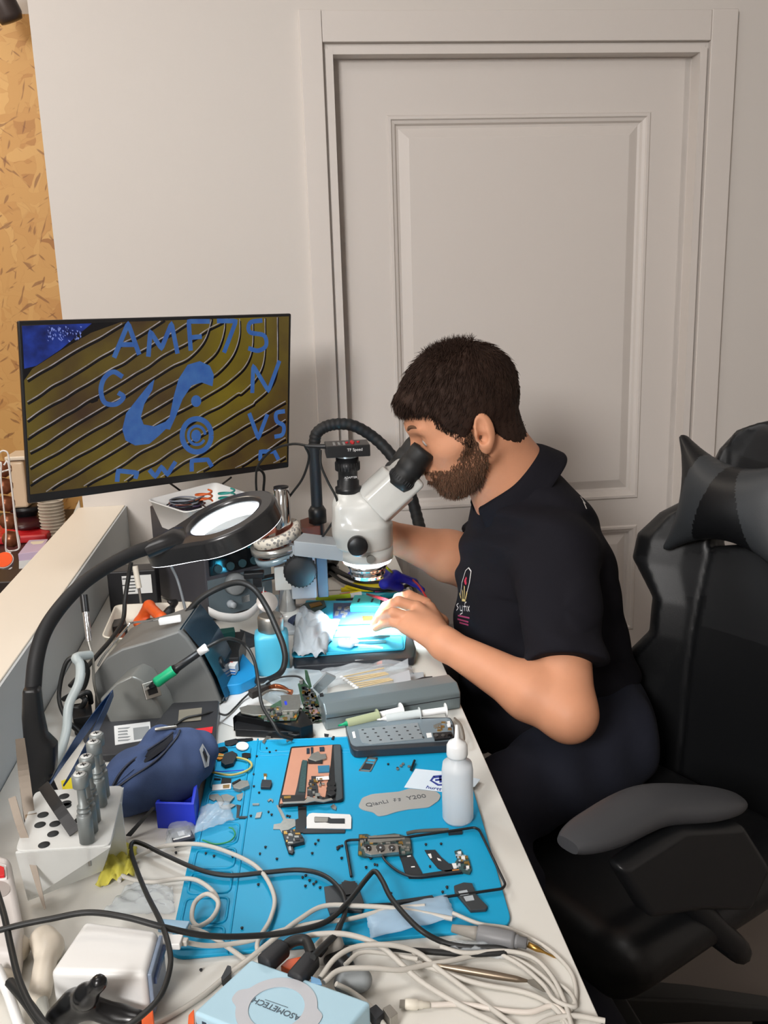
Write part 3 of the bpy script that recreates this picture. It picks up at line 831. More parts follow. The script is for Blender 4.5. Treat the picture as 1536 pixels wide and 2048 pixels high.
# seat
SCN = np.array([.53, 1.41, .43])
def seat_f(P):
    v = P - SCN; f = v @ CF; l = v @ CL; z = v[:, 2]
    d = s_box(np.stack([f, l, z], 1), (0, 0, 0), (.25, .25, .055), rd=.045)
    return smin(d, np.minimum(s_cap(np.stack([f, l, z], 1), (-.2, .23, .03), (.2, .23, .02), .045), s_cap(np.stack([f, l, z], 1), (-.2, -.23, .03), (.2, -.23, .02), .045)), .02)
V, Fc = net(seat_f, SCN - np.array([.42, .42, .12]), SCN + np.array([.42, .42, .12]), .008)
mesh_obj('seat', V, Fc, leather_m, chair)
# armrests: the near one curves down at its front
def arm(rear, mid, front, nm='armrest'):
    pts = crom([rear, rear * .6 + mid * .4, mid, front * .6 + mid * .4, front], 8)
    rings = []
    n_ = len(pts)
    for i, p in enumerate(pts):
        t = (pts[min(i + 1, n_ - 1)] - pts[max(i - 1, 0)]).normalized(); s_ = Vector((0, 0, 1)).cross(t).normalized(); u = t.cross(s_)
        k = i / (n_ - 1); e = math.sin(math.pi * min(1, max(0, (k + .03) / 1.06))) ** .35
        w_, h_ = .042 * e, .020 * e
        rings.append([p + s_ * (w_ * math.copysign(abs(math.cos(a)) ** .7, math.cos(a))) + u * (h_ * math.copysign(abs(math.sin(a)) ** .8, math.sin(a))) for a in [2 * math.pi * j / 16 for j in range(16)]])
    B().loft(rings).build(nm, mat('armrest_pad', '3d3e41', .5), chair)
ra = PY(1478, 1602, 1.17); ma = PY(1300, 1612, 1.13); fa = PY(1135, 1690, 1.04)
arm(ra, ma, fa)
off = Vector(CL) * -.60
arm(ra + off - Vector((0, 0, .0)), ma + off, fa + off)
for o_ in (Vector((0, 0, 0)), off):
    b = B()
    a0 = ra + o_ - Vector((.10, 0.03, .03)); a1 = Vector(SCN) + Vector(CL) * (.22 if o_.length == 0 else -.22) - Vector((0, 0, .04))
    sh = [ra + o_ + Vector((-.02, 0, -.02)), ma + o_ + Vector((.02, 0, -.02)), fa + o_ + Vector((.05, .01, -.03)), fa + o_ + Vector((.10, .02, -.12)), ma + o_ + Vector((.06, 0, -.16)), ra + o_ + Vector((.0, 0, -.17)), ra + o_ + Vector((.03, 0, -.10))]
    b.prism(sh, Vector(CL) * .035); b.build('armrest_bracket', black_m, chair, bevel=.012, seg=3)
    B().tube([a1, a1 + Vector(CL) * (.05 if o_.length == 0 else -.05), ma + o_ + Vector((.04, 0, -.12)), ma + o_ + Vector((.04, 0, -.02))], .018, 10).build('armrest_support', black_m, chair)
# recliner joint, gas lift, base
jp = Vector(CB) - Vector((0, 0, -.44)) + Vector(CF) * -.02
for s_ in (-1, 1):
    b = B(); p = Vector(SCN) - Vector(CF) * .22 + Vector(CL) * (.255 * s_); b.cyl(p - Vector(CL) * .02, p + Vector(CL) * .02, .055); b.tube([p, p - Vector(CF) * .06 + Vector((0, 0, .10))], .022, 8, 0); b.build('recliner_joint', black_m, chair)
b = B(); c0 = Vector((SCN[0], SCN[1], 0)); b.cyl(c0 + Vector((0, 0, .10)), c0 + Vector((0, 0, .24)), .028); b.cyl(c0 + Vector((0, 0, .22)), c0 + Vector((0, 0, .37)), .018); b.box(c0 + Vector((0, 0, .365)), (.2, .16, .03)); b.build('gas_lift', black_m, chair)
for k in range(5):
    a = math.radians(-8 + 72 * k); dd = Vector((math.cos(a), math.sin(a), 0)); sd = Vector((-dd.y, dd.x, 0)); rings = []
    for t, w_, z0, z1 in ((0, .034, .075, .135), (.5, .027, .078, .122), (1, .021, .072, .100)):
        p = c0 + dd * (.02 + .29 * t); rings.append([p + sd * w_ + Vector((0, 0, z0)), p + sd * w_ * .8 + Vector((0, 0, z1)), p - sd * w_ * .8 + Vector((0, 0, z1)), p - sd * w_ + Vector((0, 0, z0))])
    B().loft(rings, smooth=False).build('base_arm', mat('base_plastic', '2c2c2c', .5), chair, bevel=.006)
    p = c0 + dd * .315; b = B()
    for s2 in (-1, 1): b.cyl(p + sd * .008 * s2 + Vector((0, 0, .028)), p + sd * .026 * s2 + Vector((0, 0, .028)), .028)
    b.cyl(p + Vector((0, 0, .03)), p + Vector((0, 0, .085)), .008); b.build('caster', black_m, chair)
# ================================================================ monitor
def em(name, hexc, s=1.0, noise=0, nscale=20, hex2=None):
    m = mat(name, '000000', .25, emit=s * .8, ecol=hexc)
    if noise:
        nt = m.node_tree; b = nt.nodes['Principled BSDF']; tc = nt.nodes.new('ShaderNodeTexCoord')
        nz = nt.nodes.new('ShaderNodeTexNoise'); nz.inputs['Scale'].default_value = nscale; nz.inputs['Detail'].default_value = 5
        nt.links.new(tc.outputs['Object'], nz.inputs['Vector'])
        cr = nt.nodes.new('ShaderNodeValToRGB'); cr.color_ramp.elements[0].position = .5 - noise; cr.color_ramp.elements[1].position = .5 + noise
        cr.color_ramp.elements[0].color = srgb(hexc); cr.color_ramp.elements[1].color = srgb(hex2)
        nt.links.new(nz.outputs['Fac'], cr.inputs[0]); nt.links.new(cr.outputs[0], b.inputs['Emission Color'])
    return m
mTL, mTR, mBR, mBL = PY(36, 642, 1.75), PY(583, 627, 2.03), PY(578, 935, 2.03), PY(57, 1008, 1.75)
mon = thing('monitor', 'wide flat monitor showing a magnified circuit board', 'monitor', ((mTL.x + mTR.x) / 2, 1.95, 1.0))
mN = ((mTR - mTL).cross(mBL - mTL)).normalized()
if mN.y > 0: mN = -mN
B().prism([mTL, mTR, mBR, mBL], -mN * .012).build('bezel', mat('monitor_bezel', '1b1b1d', .35), mon, bevel=.003)
cm = (mTL + mTR + mBR + mBL) / 4
sk = lambda p, f, d: cm + (p - cm) * f - mN * d
B().loft([[sk(p, .995, .011) for p in (mTL, mTR, mBR, mBL)], [sk(p, .9, .035) for p in (mTL, mTR, mBR, mBL)]], smooth=False).build('rear_shell', darkg_m, mon, bevel=.004)
b = B(); q = cm - mN * .035
b.cyl(q, q - mN * .04, .04); b.tube([q - mN * .03, (q.x + .02, 2.2, q.z - .02), (q.x + .05, 2.385, q.z - .03)], .016, 10); b.box((q.x + .05, 2.39, q.z - .03), (.08, .02, .16)); b.build('wall_arm', black_m, mon)
MPL = lambda x, y, e: plane_pt(x * .4036, 560 + y * .4036, mTL + mN * e, mN)
base_m = em('screen_olive', '3d2a22', 1.0, .16, 3.2, '7d6d1e'); blk = em('screen_black', '0c0b10'); lt_ = em('screen_line', 'b4adb4', 1, .25, 60, '6f675c'); blu = em('screen_blue', '30549a', 1, .3, 40, '456fa8'); dkb = em('screen_indigo', '101848', 1, .2, 30, '2440a0'); gl_ = em('screen_glint', '7f8fd8', 1)
scr = B(); topy = lambda x: 226 - (x - 110) * .038; boty = lambda x: 1063 - (x - 150) * .126
lx_, rx_ = lambda y: 105 + (y - 220) * .052, lambda y: 1432 - (y - 180) * .010
scr.mi = 0; scr.add([MPL(106, 225, .0004), MPL(1432, 180, .0004), MPL(1422, 902, .0004), MPL(150, 1063, .0004)], [(0, 1, 2, 3)], False)
def inside(x, y): return lx_(y) + 3 < x < rx_(y) - 3 and topy(x) + 3 < y < boty(x) - 3
def sst(pts, wd, mi, e, n=10, sm=True):
    P = [tuple(p)[:2] for p in (crom([(a, c, 0) for a, c in pts], 6) if sm else [Vector((a, c, 0)) for a, c in pts])]
    Q = []
    for (x0, y0), (x1, y1) in zip(P[:-1], P[1:]):
        k = max(1, int(math.hypot(x1 - x0, y1 - y0) / n)); Q += [(x0 + (x1 - x0) * i / k, y0 + (y1 - y0) * i / k) for i in range(k)]
    Q.append(P[-1]); run = []
    scr.mi = mi
    def flush():
        if len(run) > 1: stroke(scr, [MPL(a, c, e) for a, c in run], wd * .4036 * .00105, 0, mN)
    for a, c in Q:
        if inside(a, c): run.append((a, c))
        else: flush(); run = []
    flush()
def tri(pts, mi, e): scr.mi = mi; P = [MPL(a, c, e) for a, c in pts]; scr.add(P, [tuple(range(len(P)))], False)
tri([(107, 226), (600, 208), (450, 262), (300, 350), (160, 440), (118, 500)], 1, .0005)
tri([(108, 227), (455, 215), (300, 345), (180, 425), (120, 440)], 4, .0006)
for k in range(60):
    a, c = random.uniform(230, 400), random.uniform(225, 300); tri([(a, c), (a + random.uniform(4, 12), c + 3), (a + 5, c + random.uniform(6, 16))], 5, .0007)
bend = {859: 1045, 940: 1110, 1020: 1185, 1100: 1250, 1190: 1310, 1280: 1372}
rs = random.Random(4)
for y0 in (495, 600, 690, 780, 859, 940, 1020, 1100, 1190, 1280, 1370, 1460, 1550, 1640, 1730, 1820):
    ln_ = lambda x: y0 - .6 * (x - 135)
    if y0 in bend:
        bx = bend[y0]; xe = bx - 110; pts = [(x, ln_(x)) for x in range(135, xe, 80)] + [(xe, ln_(xe)), (bx - 35, ln_(xe) - 75), (bx, ln_(xe) - 170), (bx + 2, 170)]
    else: pts = [(x, ln_(x)) for x in range(135, 1460, 60)]
    pts = [(a, c + rs.uniform(-5, 5)) for a, c in pts]
    sst([(a + 3, c + 11) for a, c in pts], 11, 1, .0005)
    sst(pts, 4.5, 2, .0006)
for st in ([(565, 385), (635, 215), (690, 370)], [(590, 320), (670, 320)], [(735, 380), (745, 255), (800, 340), (850, 215), (880, 365)], [(945, 350), (935, 205), (1040, 205)], [(945, 285), (1000, 280)], [(1075, 203), (1170, 203), (1110, 360)],
           [(1250, 560), (1255, 425), (1330, 550), (1385, 400)], [(1235, 660), (1280, 785), (1325, 665)], [(1290, 895), (1290, 850), (1360, 850), (1380, 890)], [(580, 1000), (585, 945), (680, 955), (670, 985)], [(740, 940), (770, 975), (800, 925), (830, 965), (870, 900)], [(950, 960), (950, 895), (1030, 890), (1050, 925)]):
    sst(st, 22, 3, .0008, sm=False)
for st in ([(1300, 200), (1240, 212), (1238, 258), (1308, 275), (1318, 325), (1280, 350), (1230, 338)], [(608, 480), (560, 455), (515, 490), (500, 550), (520, 608), (575, 615), (612, 580), (585, 558)], [(1412, 650), (1370, 660), (1372, 700), (1405, 722), (1400, 765), (1360, 777)]):
    sst(st, 22, 3, .0008)
tri([(765, 492), (740, 515), (680, 590), (625, 660), (606, 740), (622, 795), (670, 820), (740, 812), (790, 770), (822, 738), (842, 742), (870, 680), (905, 590), (950, 522), (1000, 508), (1053, 527), (1060, 470), (1040, 425), (990, 402), (930, 420), (885, 490), (860, 580), (840, 680), (820, 702), (765, 725), (712, 716), (698, 680), (715, 615), (755, 545)], 3, .0009)
cir = lambda cx, cy, rx, ry, n=24, a0=0, a1=2 * math.pi: [(cx + rx * math.cos(a0 + (a1 - a0) * i / n), cy + ry * math.sin(a0 + (a1 - a0) * i / n)) for i in range(n + 1)]
tri(cir(972, 600, 25, 29)[:-1], 3, .0009)
sst(cir(975, 770, 72, 82), 26, 3, .0009); sst(cir(975, 770, 42, 46, 20, .5, 6.2), 14, 3, .0009); tri(cir(972, 772, 24, 30)[:-1], 3, .0009)
tri([(440, 600), (490, 570), (485, 600), (455, 612)], 1, .0009)
scr.build('screen', [base_m, blk, lt_, blu, dkb, gl_], mon)

# ================================================================ stereo microscope
SY = 1.68
S = lambda x, y, dy=0: np.array(PY(x, y, SY + dy))
ms = thing('stereo_microscope', 'white trinocular microscope with a black camera and a glowing ring light', 'microscope', (.10, 1.75, DZ))
cx_ = S(729, 1080)
a_ = np.array([.70, 0, .71]); a_ /= np.linalg.norm(a_)
t0, t1 = S(697, 1050), S(697, 984)
bt, bb = S(733, 1030), S(729, 1092)
hs, he = S(745, 1012), S(797, 964)
axh = (he - hs) / np.linalg.norm(he - hs)
def sc_f(P):
    d = s_cyl(P, bb, np.array([bb[0], SY, S(733, 1042)[2]]), .0545, .006)
    d = smin(d, s_cyl(P, t0 - np.array([0, 0, .02]), t1, .0245, .003), .012)
    wd = s_box(P, (S(715, 1035)[0], SY, S(715, 1035)[2]), (.043, .036, .036), rd=.012)
    d = smin(d, wd, .02)
    d = smin(d, s_cyl(P, hs - axh * .05, hs - axh * .0, .042, .004), .014)
    return d
V, Fc = net(sc_f, bb - np.array([.09, .08, .02]), bb + np.array([.12, .08, .16]), .0021)
enam = mat('microscope_enamel', 'c9c9c4', .28, coat=.4)
mesh_obj('body', V, Fc, enam, ms)
def hd_f(P):
    d = s_cyl(P, hs + axh * .0012, he, .0425, .004)
    d2 = s_box(P, tuple((hs + he) / 2 + axh * .012), (.055, .044, .030), np.stack([axh, [0, 1, 0], np.cross(axh, [0, 1, 0])]).T, .008)
    return smin(d, smax(d2, -((P - hs) @ axh) + .002, .003), .01)
V, Fc = net(hd_f, hs - .09, he + .09, .0021)
mesh_obj('eyepiece_housing', V, Fc, enam, ms)
B().cyl(hs - axh * .001, hs + axh * .0016, .0405, n=48).build('joint_line', black_m, ms)
e0, e1 = S(796, 955, 0), S(843, 893, 0); ex_ = (e1 - e0) / np.linalg.norm(e1 - e0)
for s_ in (-.033, .033):
    o = np.array([0, s_, 0]); b = B(); L = np.linalg.norm(e1 - e0)
    prof = [(.0, -.012), (.020, -.012), (.024, -.004), (.0255, .0), (.0255, .010), (.0243, .013), (.0243, .022), (.0252, .024), (.0252, L - .028), (.0235, L - .026), (.0240, L - .008), (.0225, L), (.017, L + .001), (.015, L - .004), (0, L - .004)]
    b.lathe(prof, e0 + o, ex_, 36); ep = b.build('eyepiece', mat('eyepiece_rubber', '151617', .55), ms)
    b = B(); u, v, a = frame_from(ex_)
    for k in range(30):
        t = 2 * math.pi * k / 30; q = Vector(e0 + o) + (u * math.cos(t) + v * math.sin(t)) * .0253
        b.cyl(q + a * .001, q + a * .009, .0011, n=5)
    b.build('grip_ring', blackr_m, ep)
# trinocular adaptor and camera
b = B(); tb = Vector(t1)
b.lathe([(0, 0), (.0245, 0), (.0245, .010), (.0205, .012), (.0205, .022), (.0180, .024), (.0180, .040), (.0225, .042), (.0225, .058), (.0212, .0585), (.0212, .066), (0, .066)], tb, (0, 0, 1), 40).build('camera_adaptor', black_m, ms)
b = B(); u_ = .0225
for k in range(24):
    t = 2 * math.pi * k / 24; b.box(tb + Vector((math.cos(t) * .0222, math.sin(t) * .0222, .050)), (.002, .002, .014), Matrix.Rotation(t, 3, 'Z'))
b.build('grip_ring', blackr_m, ms)
B().cyl(tb + Vector((0, 0, .066)), tb + Vector((0, 0, .070)), .019, n=36).build('mount_ring', mat('pale_anodised', 'b9c6cc', .3, .6), ms)
ct = Vector(S(694, 895)); cz0 = tb.z + .071
cw = .040; ch = .0215
cb_ = B().box((ct.x, SY, cz0 + ch / 2), (cw * 2, .062, ch)).build('camera', black_m, ms, bevel=.0015)
b = B()
for dx, dy, r_ in ((.010, 0, .0045), (.0, .0, .0028), (.021, .002, .0028), (.010, .012, .0028), (.010, -.012, .0028)): b.cyl((ct.x + dx, SY + dy, cz0 + ch - .0005), (ct.x + dx, SY + dy, cz0 + ch + .0022), r_, n=14)
b.build('button', red_m, cb_)
for k in range(3): B().box((ct.x - .024 + .009 * k, SY - .005, cz0 + ch + .0003), (.004, .03, .0006)).build('key_legend', mat('grey_print', '8a8a8a', .6), cb_)
text_mesh('TF Speed', .0075, Matrix.Translation((ct.x + .012, SY - .0315, cz0 + ch * .62)) @ Matrix.Rotation(math.radians(90), 4, 'X'), cb_, 'camera_lettering', mat('white_ink', 'd8d8d8', .6))
text_mesh('ADAPTER', .0055, Matrix.Translation((tb.x + .004, SY - .0188, tb.z + .031)) @ Matrix.Rotation(math.radians(90), 4, 'X'), ms, 'adaptor_lettering', MATS['white_ink'])
# knobs on the body
for s_ in (-1, 1):
    p = S(709, 1072, 0); p[1] = SY + s_ * .052
    B().lathe([(0, 0), (.010, 0), (.010, .008), (.0175, .009), (.0185, .012), (.0185, .024), (.016, .027), (0, .027)], p, (0, s_, 0), 32).build('zoom_knob', black_m, ms)
# ring clamp, ring light and front lens
zc_ = S(737, 1100)[2]; lc = S(735, 1112)
lowz = bb[2]
b = B(); b.lathe([(0, .001), (.050, .001), (.050, -.022), (.046, -.024), (.042, -.024), (0, -.024)], (bb[0] + .004, SY, lowz), (0, 0, 1), 48).build('mounting_ring', enam, ms)
p = Vector((bb[0] + .006, SY - .050, lowz - .011)); B().cyl(p, p - Vector((0, .006, 0)), .0078).build('clamp_screw', steel_m, ms)
rgz = lowz - .026
ringm = mat('ring_light', 'ffffff', .4, emit=3, ecol='f4fbff')
b = B(); b.lathe([(.034, .001), (.046, .001), (.0465, -.001), (.045, -.004), (.036, -.0045), (.034, -.003), (.034, .001)], (bb[0] + .004, SY, rgz), (0, 0, 1), 48, cap=False).build('ring_light', ringm, ms)
b = B(); b.lathe([(.0, .0), (.0395, -.008), (.036, -.016), (.033, -.022), (.034, -.024), (.034, -.028), (.031, -.030), (.031, -.034), (0, -.034)], (bb[0] + .004, SY, rgz), (0, 0, 1), 48).build('objective', chrome_m, ms)
b = B(); b.lathe([(.0337, 0), (.0337, -.003), (.034, -.003), (.0337, 0)], (bb[0] + .004, SY, rgz - .0185), (0, 0, 1), 48, cap=False).build('objective_band', black_m, ms)
l = bpy.data.lights.new('ring_lamp_light', 'AREA'); l.shape = 'DISK'; l.size = .09; l.energy = 3.4; l.color = (.80, .93, 1.0); l.spread = math.radians(85)
o = bpy.data.objects.new('ring_lamp_light', l); COL.objects.link(o); o.location = (bb[0] + .004, SY, rgz - .036)
# arm to the focus block
PYY = 1.80
fb = Vector(PY(600, 1140, PYY)); armz = lowz - .011
b = B(); b.prism([(fb.x + .01, SY + .10, armz - .012), (bb[0] - .03, SY + .035, armz - .012), (bb[0] - .035, SY - .022, armz - .012), (fb.x - .01, SY + .04, armz - .012)], (0, 0, .030)); b.build('carrier_arm', lgrey_m, ms, bevel=.002)
w0, w1 = PY(578, 1090, PYY - .03), PY(634, 1195, PYY - .03)
b = B(); b.box(((w0.x + w1.x) / 2, PYY, (w0.z + w1.z) / 2), (w1.x - w0.x, .07, w0.z - w1.z)); b.build('focus_block', lgrey_m, ms, bevel=.003)
w0, w1 = PY(632, 1108, PYY - .02), PY(658, 1196, PYY - .02)
B().box(((w0.x + w1.x) / 2, PYY + .01, (w0.z + w1.z) / 2), (w1.x - w0.x, .05, w0.z - w1.z)).build('slide_rail', mat('blue_grey_enamel', '4c5a68', .35), ms, bevel=.002)
kp = PY(600, 1138, PYY - .06)
b = B(); b.lathe([(0, -.02), (.012, -.02), (.012, -.002), (.029, 0), (.031, .003), (.031, .020), (.028, .024), (0, .025)], kp, (0, -1, 0), 40, cap=True)
for k in range(26):
    t = 2 * math.pi * k / 26; q = kp + Vector((math.cos(t) * .031, 0, math.sin(t) * .031)); b.cyl(q, q - Vector((0, .021, 0)), .0016, n=6)
b.build('focus_knob', blackr_m, ms)
pt_, pb_ = PY(562, 975, PYY), PY(562, 1215, PYY)
B().lathe([(0, 0), (.0165, 0), (.0165, pt_.z - DZ - .004), (.0145, pt_.z - DZ), (0, pt_.z - DZ)], (pt_.x, PYY, DZ), (0, 0, 1), 36).build('pillar', chrome_m, ms)
B().lathe([(0, 0), (.0150, 0), (.0150, .002), (0, .002)], (pt_.x, PYY, pt_.z), (0, 0, 1), 30).build('pillar_cap', black_m, ms)
q0 = PY(560, 1150, PYY); B().lathe([(0, 0), (.030, 0), (.030, .016), (0, .016)], (pt_.x, PYY, DZ + .01)).build('pillar_foot', enam, ms); B().box((pt_.x + .012, PYY, q0.z), (.07, .05, .05)).build('pillar_collar', enam, ms, bevel=.002)
B().box((pt_.x + .04, PYY + .0, DZ + .005), (.20, .16, .010)).build('base', lgrey_m, ms, bevel=.003)
b = B(); c2 = PY(515, 1160, PYY - .03); b.box(c2, (.018, .02, .026)); b.box(c2 + Vector((-.006, 0, .012)), (.040, .022, .012)); b.cyl(c2, (pt_.x, PYY, c2.z), .006); b.build('clamp_lever', black_m, ms, bevel=.002)
# rolls of tape round the pillar
tape_pat = mat('patterned_tape', 'b9ad9a', .4)
nt = tape_pat.node_tree; ck = nt.nodes.new('ShaderNodeTexVoronoi'); ck.inputs['Scale'].default_value = 130; tc = nt.nodes.new('ShaderNodeTexCoord'); nt.links.new(tc.outputs['Object'], ck.inputs['Vector'])
cr = nt.nodes.new('ShaderNodeValToRGB'); cr.color_ramp.elements[0].color = srgb('8f8c88'); cr.color_ramp.elements[1].color = srgb('ddd6c8'); cr.color_ramp.elements[0].position = .35; cr.color_ramp.elements[1].position = .45
nt.links.new(ck.outputs['Distance'], cr.inputs[0]); nt.links.new(cr.outputs[0], nt.nodes['Principled BSDF'].inputs['Base Color'])
def roll(px, py, ax, ro, ri, h, m, core, lab):
    c = PY(px, py, PYY); ax = Vector(ax).normalized(); r = thing('tape_roll', lab, 'tape', c - ax * h / 2, 'tape rolls on the microscope pillar')
    B().lathe([(ri + .002, 0), (ro, 0), (ro, h), (ri + .002, h), (ri + .002, 0)], c - ax * h / 2, ax, 48, cap=False).build('tape', m, r)
    B().lathe([(ri, 0), (ri + .0022, 0), (ri + .0022, h), (ri, h), (ri, 0)], c - ax * h / 2, ax, 48, cap=False).build('core', core, r)
corem = mat('brown_card', '8d4f3c', .6)
roll(552, 1068, (-.26, -.10, .95), .050, .037, .020, tape_pat, corem, 'upper roll of patterned pale tape around the chrome pillar')
roll(550, 1093, (-.12, -.06, .99), .049, .036, .013, mat('silver_tape', 'b9b9b4', .2, .7), corem, 'lower roll of shiny silver tape around the chrome pillar')
roll(552, 1110, (-.25, -.08, .97), .043, .034, .012, mat('clear_blue_tape', '9db3bd', .15, .3), corem, 'bottom thin roll of clear bluish tape around the chrome pillar')
# ================================================================ fume hose on its black post
fh = thing('fume_hose', 'black ribbed flexible hose arching behind the microscope from a black post', 'hose', (PY(630, 900, 2.12).x, 2.12, DZ))
x_ = PY(631, 950, 2.12)
b = B(); zt = PY(630, 905, 2.12).z; zc = PY(632, 1020, 2.12).z
b.cyl((x_.x, 2.12, zc), (x_.x - .0, 2.12, zt), .0135); b.cyl((x_.x, 2.12, zt - .004), (x_.x, 2.12, zt + .014), .0155)
b.cyl((x_.x, 2.12, DZ), (x_.x, 2.12, zc), .012); b.build('post', mat('slate_plastic', '23292f', .4), fh)
B().lathe([(0, 0), (.045, 0), (.045, .012), (.016, .02), (0, .02)], (x_.x, 2.12, DZ)).build('post_foot', black_m, fh); B().lathe([(0, 0), (.021, 0), (.021, .03), (.015, .04), (0, .04)], (x_.x, 2.12, zc - .03)).build('post_collar', black_m, fh)
hp = [PY(628, 895, 2.12), PY(634, 866, 2.12), PY(662, 850, 2.12), PY(705, 851, 2.12), PY(750, 877, 2.12), PY(788, 918, 2.10), PY(815, 970, 2.08), PY(833, 1030, 2.05), PY(842, 1075, 2.0), PY(835, 1120, 1.97)]
cp = crom(hp, 14)
B().tube(cp, lambda t: .0135 + .0007 * math.sin(t * 560), 12, 0).build('flexible_hose', blackr_m, fh)
# ================================================================ left side of the desk, along the ledge
# magnifier lamp on a gooseneck
mg = thing('magnifier_lamp', 'black gooseneck magnifying lamp with a lit ring, clamped by the ledge', 'lamp', (-.33, 1.12, DZ))
mc = PY(452, 1040, 1.30); ra_ = math.radians(19)
eX = Vector((math.cos(ra_), .10, math.sin(ra_))).normalized(); eY0 = Vector((-.05, 1, .16)); eN = eX.cross(eY0).normalized(); eY = eN.cross(eX)
R_ = .075
gloss_m = mat('gloss_black', '222325', .28, coat=.25)
def ringpts(r, h, n=80, tail=False):
    out = []
    for k in range(n):
        t = 2 * math.pi * k / n; x, y = r * math.cos(t), r * math.sin(t) * .92
        if tail and x < 0:
            w_ = max(0, (-x / r - .55) / .45); x -= w_ ** 1.6 * .045; y *= (1 - .25 * w_)
        out.append(mc + eX * x + eY * y + eN * h)
    return out
b = B(); b.loft([ringpts(.0515, .002), ringpts(.0525, .0055), ringpts(.0545, .0075), ringpts(.058, .0080)], False); b.loft([ringpts(.058, .0080), ringpts(.0725, .0075, tail=True)], False); b.loft([ringpts(.0725, .0075, tail=True), ringpts(.0755, .0060, tail=True), ringpts(.0765, .0030, tail=True)], False); b.loft([ringpts(.0765, .0030, tail=True), ringpts(.0775, -.0200, tail=True)], False); b.loft([ringpts(.0775, -.0200, tail=True), ringpts(.052, -.020), ringpts(.0515, .002)], False)
b.build('lamp_head', gloss_m, mg)
B().loft([ringpts(.0768, -.0185, tail=True), ringpts(.0772, -.0205, tail=True), ringpts(.0730, -.0225, tail=True), ringpts(.054, -.0215), ringpts(.054, -.0185), ringpts(.0730, -.0185, tail=True), ringpts(.0768, -.0165, tail=True)], False).build('light_diffuser', mat('lamp_ring_light', 'ffffff', .4, emit=5, ecol='f3f8ff'), mg)
b = B(); b.loft([ringpts(.0005, .006), ringpts(.025, .005), ringpts(.0505, .002)], False)
b.build('lens', mat('lens_glass', 'dfeef6', .06, spec=.8, alpha=.55), mg)
B().loft([ringpts(.0500, .0005), ringpts(.0515, -.004), ringpts(.0535, -.0195), ringpts(.0495, -.0195), ringpts(.0500, .0005)], False).build('inner_rim_glow', MATS['lamp_ring_light'] if 'lamp_ring_light' in MATS else lgrey_m, mg)  # inner rim made to glow, standing in for light bounced off the diffuser
hd = [mc - eX * .105 + eN * -.002, mc - eX * .150 + eN * -.006, mc - eX * .176 + eN * -.010]
q0, q1 = PY(352, 1070, 1.28), PY(292, 1098, 1.26)
b = B(); rr = []
for p, w_, h_ in ((mc - eX * .060, .036, .013), (q0, .024, .013), ((q0 + q1) / 2, .017, .0125), (q1, .013, .012)):
    rr.append([p + eY * (w_ * math.cos(a)) + eN * (h_ * math.sin(a) - .003) for a in [2 * math.pi * j / 16 for j in range(16)]])
b.loft(rr).build('handle', gloss_m, mg)
gp = [q1 + (q0 - q1) * .1, PY(262, 1108, 1.25), PY(215, 1133, 1.23), PY(165, 1168, 1.20), PY(120, 1215, 1.17), PY(88, 1265, 1.14), PY(72, 1320, 1.12), PY(66, 1378, 1.11)]
cp = crom(gp, 16)
B().tube(cp, lambda t: .0098 + .0004 * math.sin(t * 700), 14, 0).build('gooseneck', blackr_m, mg)
l0 = PY(66, 1372, 1.11)
def sect(px, py, wx, wy, Y=1.10): c = PY(px, py, Y); return [c + Vector((wx * math.copysign(abs(math.cos(a)) ** .6, math.cos(a)), wy * math.copysign(abs(math.sin(a)) ** .6, math.sin(a)), 0)) for a in [2 * math.pi * j / 20 for j in range(20)]]
B().loft([sect(62, 1375, .0085, .009), sect(64, 1380, .0105, .011), sect(66, 1430, .0125, .012), sect(72, 1470, .014, .013), sect(80, 1490, .021, .015), sect(80, 1535, .021, .016), sect(76, 1560, .017, .015), sect(70, 1590, .012, .012)]).build('switch_housing', black_m, mg, bevel=.001)
b = B(); b.tube([PY(86, 1545, 1.10), PY(105, 1590, 1.09), PY(140, 1655, 1.08)], .0085, 10, 0); b.build('clamp_screw', black_m, mg)
b = B(); c0 = PY(48, 1560, 1.12); b.box((-.345, 1.12, DZ + .03), (.03, .04, .058)); b.box((-.33, 1.12, DZ + .004), (.05, .06, .006)); b.build('clamp', black_m, mg, bevel=.003)
l = bpy.data.lights.new('magnifier_light', 'AREA'); l.shape = 'DISK'; l.size = .13; l.energy = .8; l.color = (.86, .94, 1.0)
o = bpy.data.objects.new('magnifier_light', l); COL.objects.link(o); o.location = mc - eN * .025; o.rotation_euler = (-eN).to_track_quat('-Z', 'Y').to_euler()

# ---- bench power supply
ps = thing('power_supply', 'dark grey bench power supply with a knob and terminals, under the white parts tray', 'power supply', (-.22, 1.95, DZ))
A = D(418, 1248); Bc = D(548, 1212); dv = (Bc - A); dv.z = 0
H = .205; side = Vector((-dv.y, dv.x, 0)).normalized() * .235
fp = [A, A + dv, A + dv + side, A + side]
B().prism([p + Vector((0, 0, .006)) for p in fp], (0, 0, H)).build('case', mat('case_grey', '4a4a50', .45, metal=.3), ps, bevel=.004)
un = dv.normalized(); fn_ = Vector((un.y, -un.x, 0))
def fpt(u, v, e=0.0): return A + dv * u + Vector((0, 0, .006 + H * v)) + fn_ * e
def panel(pts, m, nm, th=.002, par=ps, **k): return B().prism([fpt(u, v, .0005) for u, v in pts], fn_ * th).build(nm, m, par, **k)
panel([(.06, .46), (.94, .46), (.94, .93), (.06, .93)], mat('display_glass', '0c1014', .1), 'display_window')
for i in range(4):
    u = .18 + .18 * i; B().cyl(fpt(u, .52, .002), fpt(u, .52, .007), .0085, n=20).build('button', mat('slate_button', '2f4a52', .4), ps)
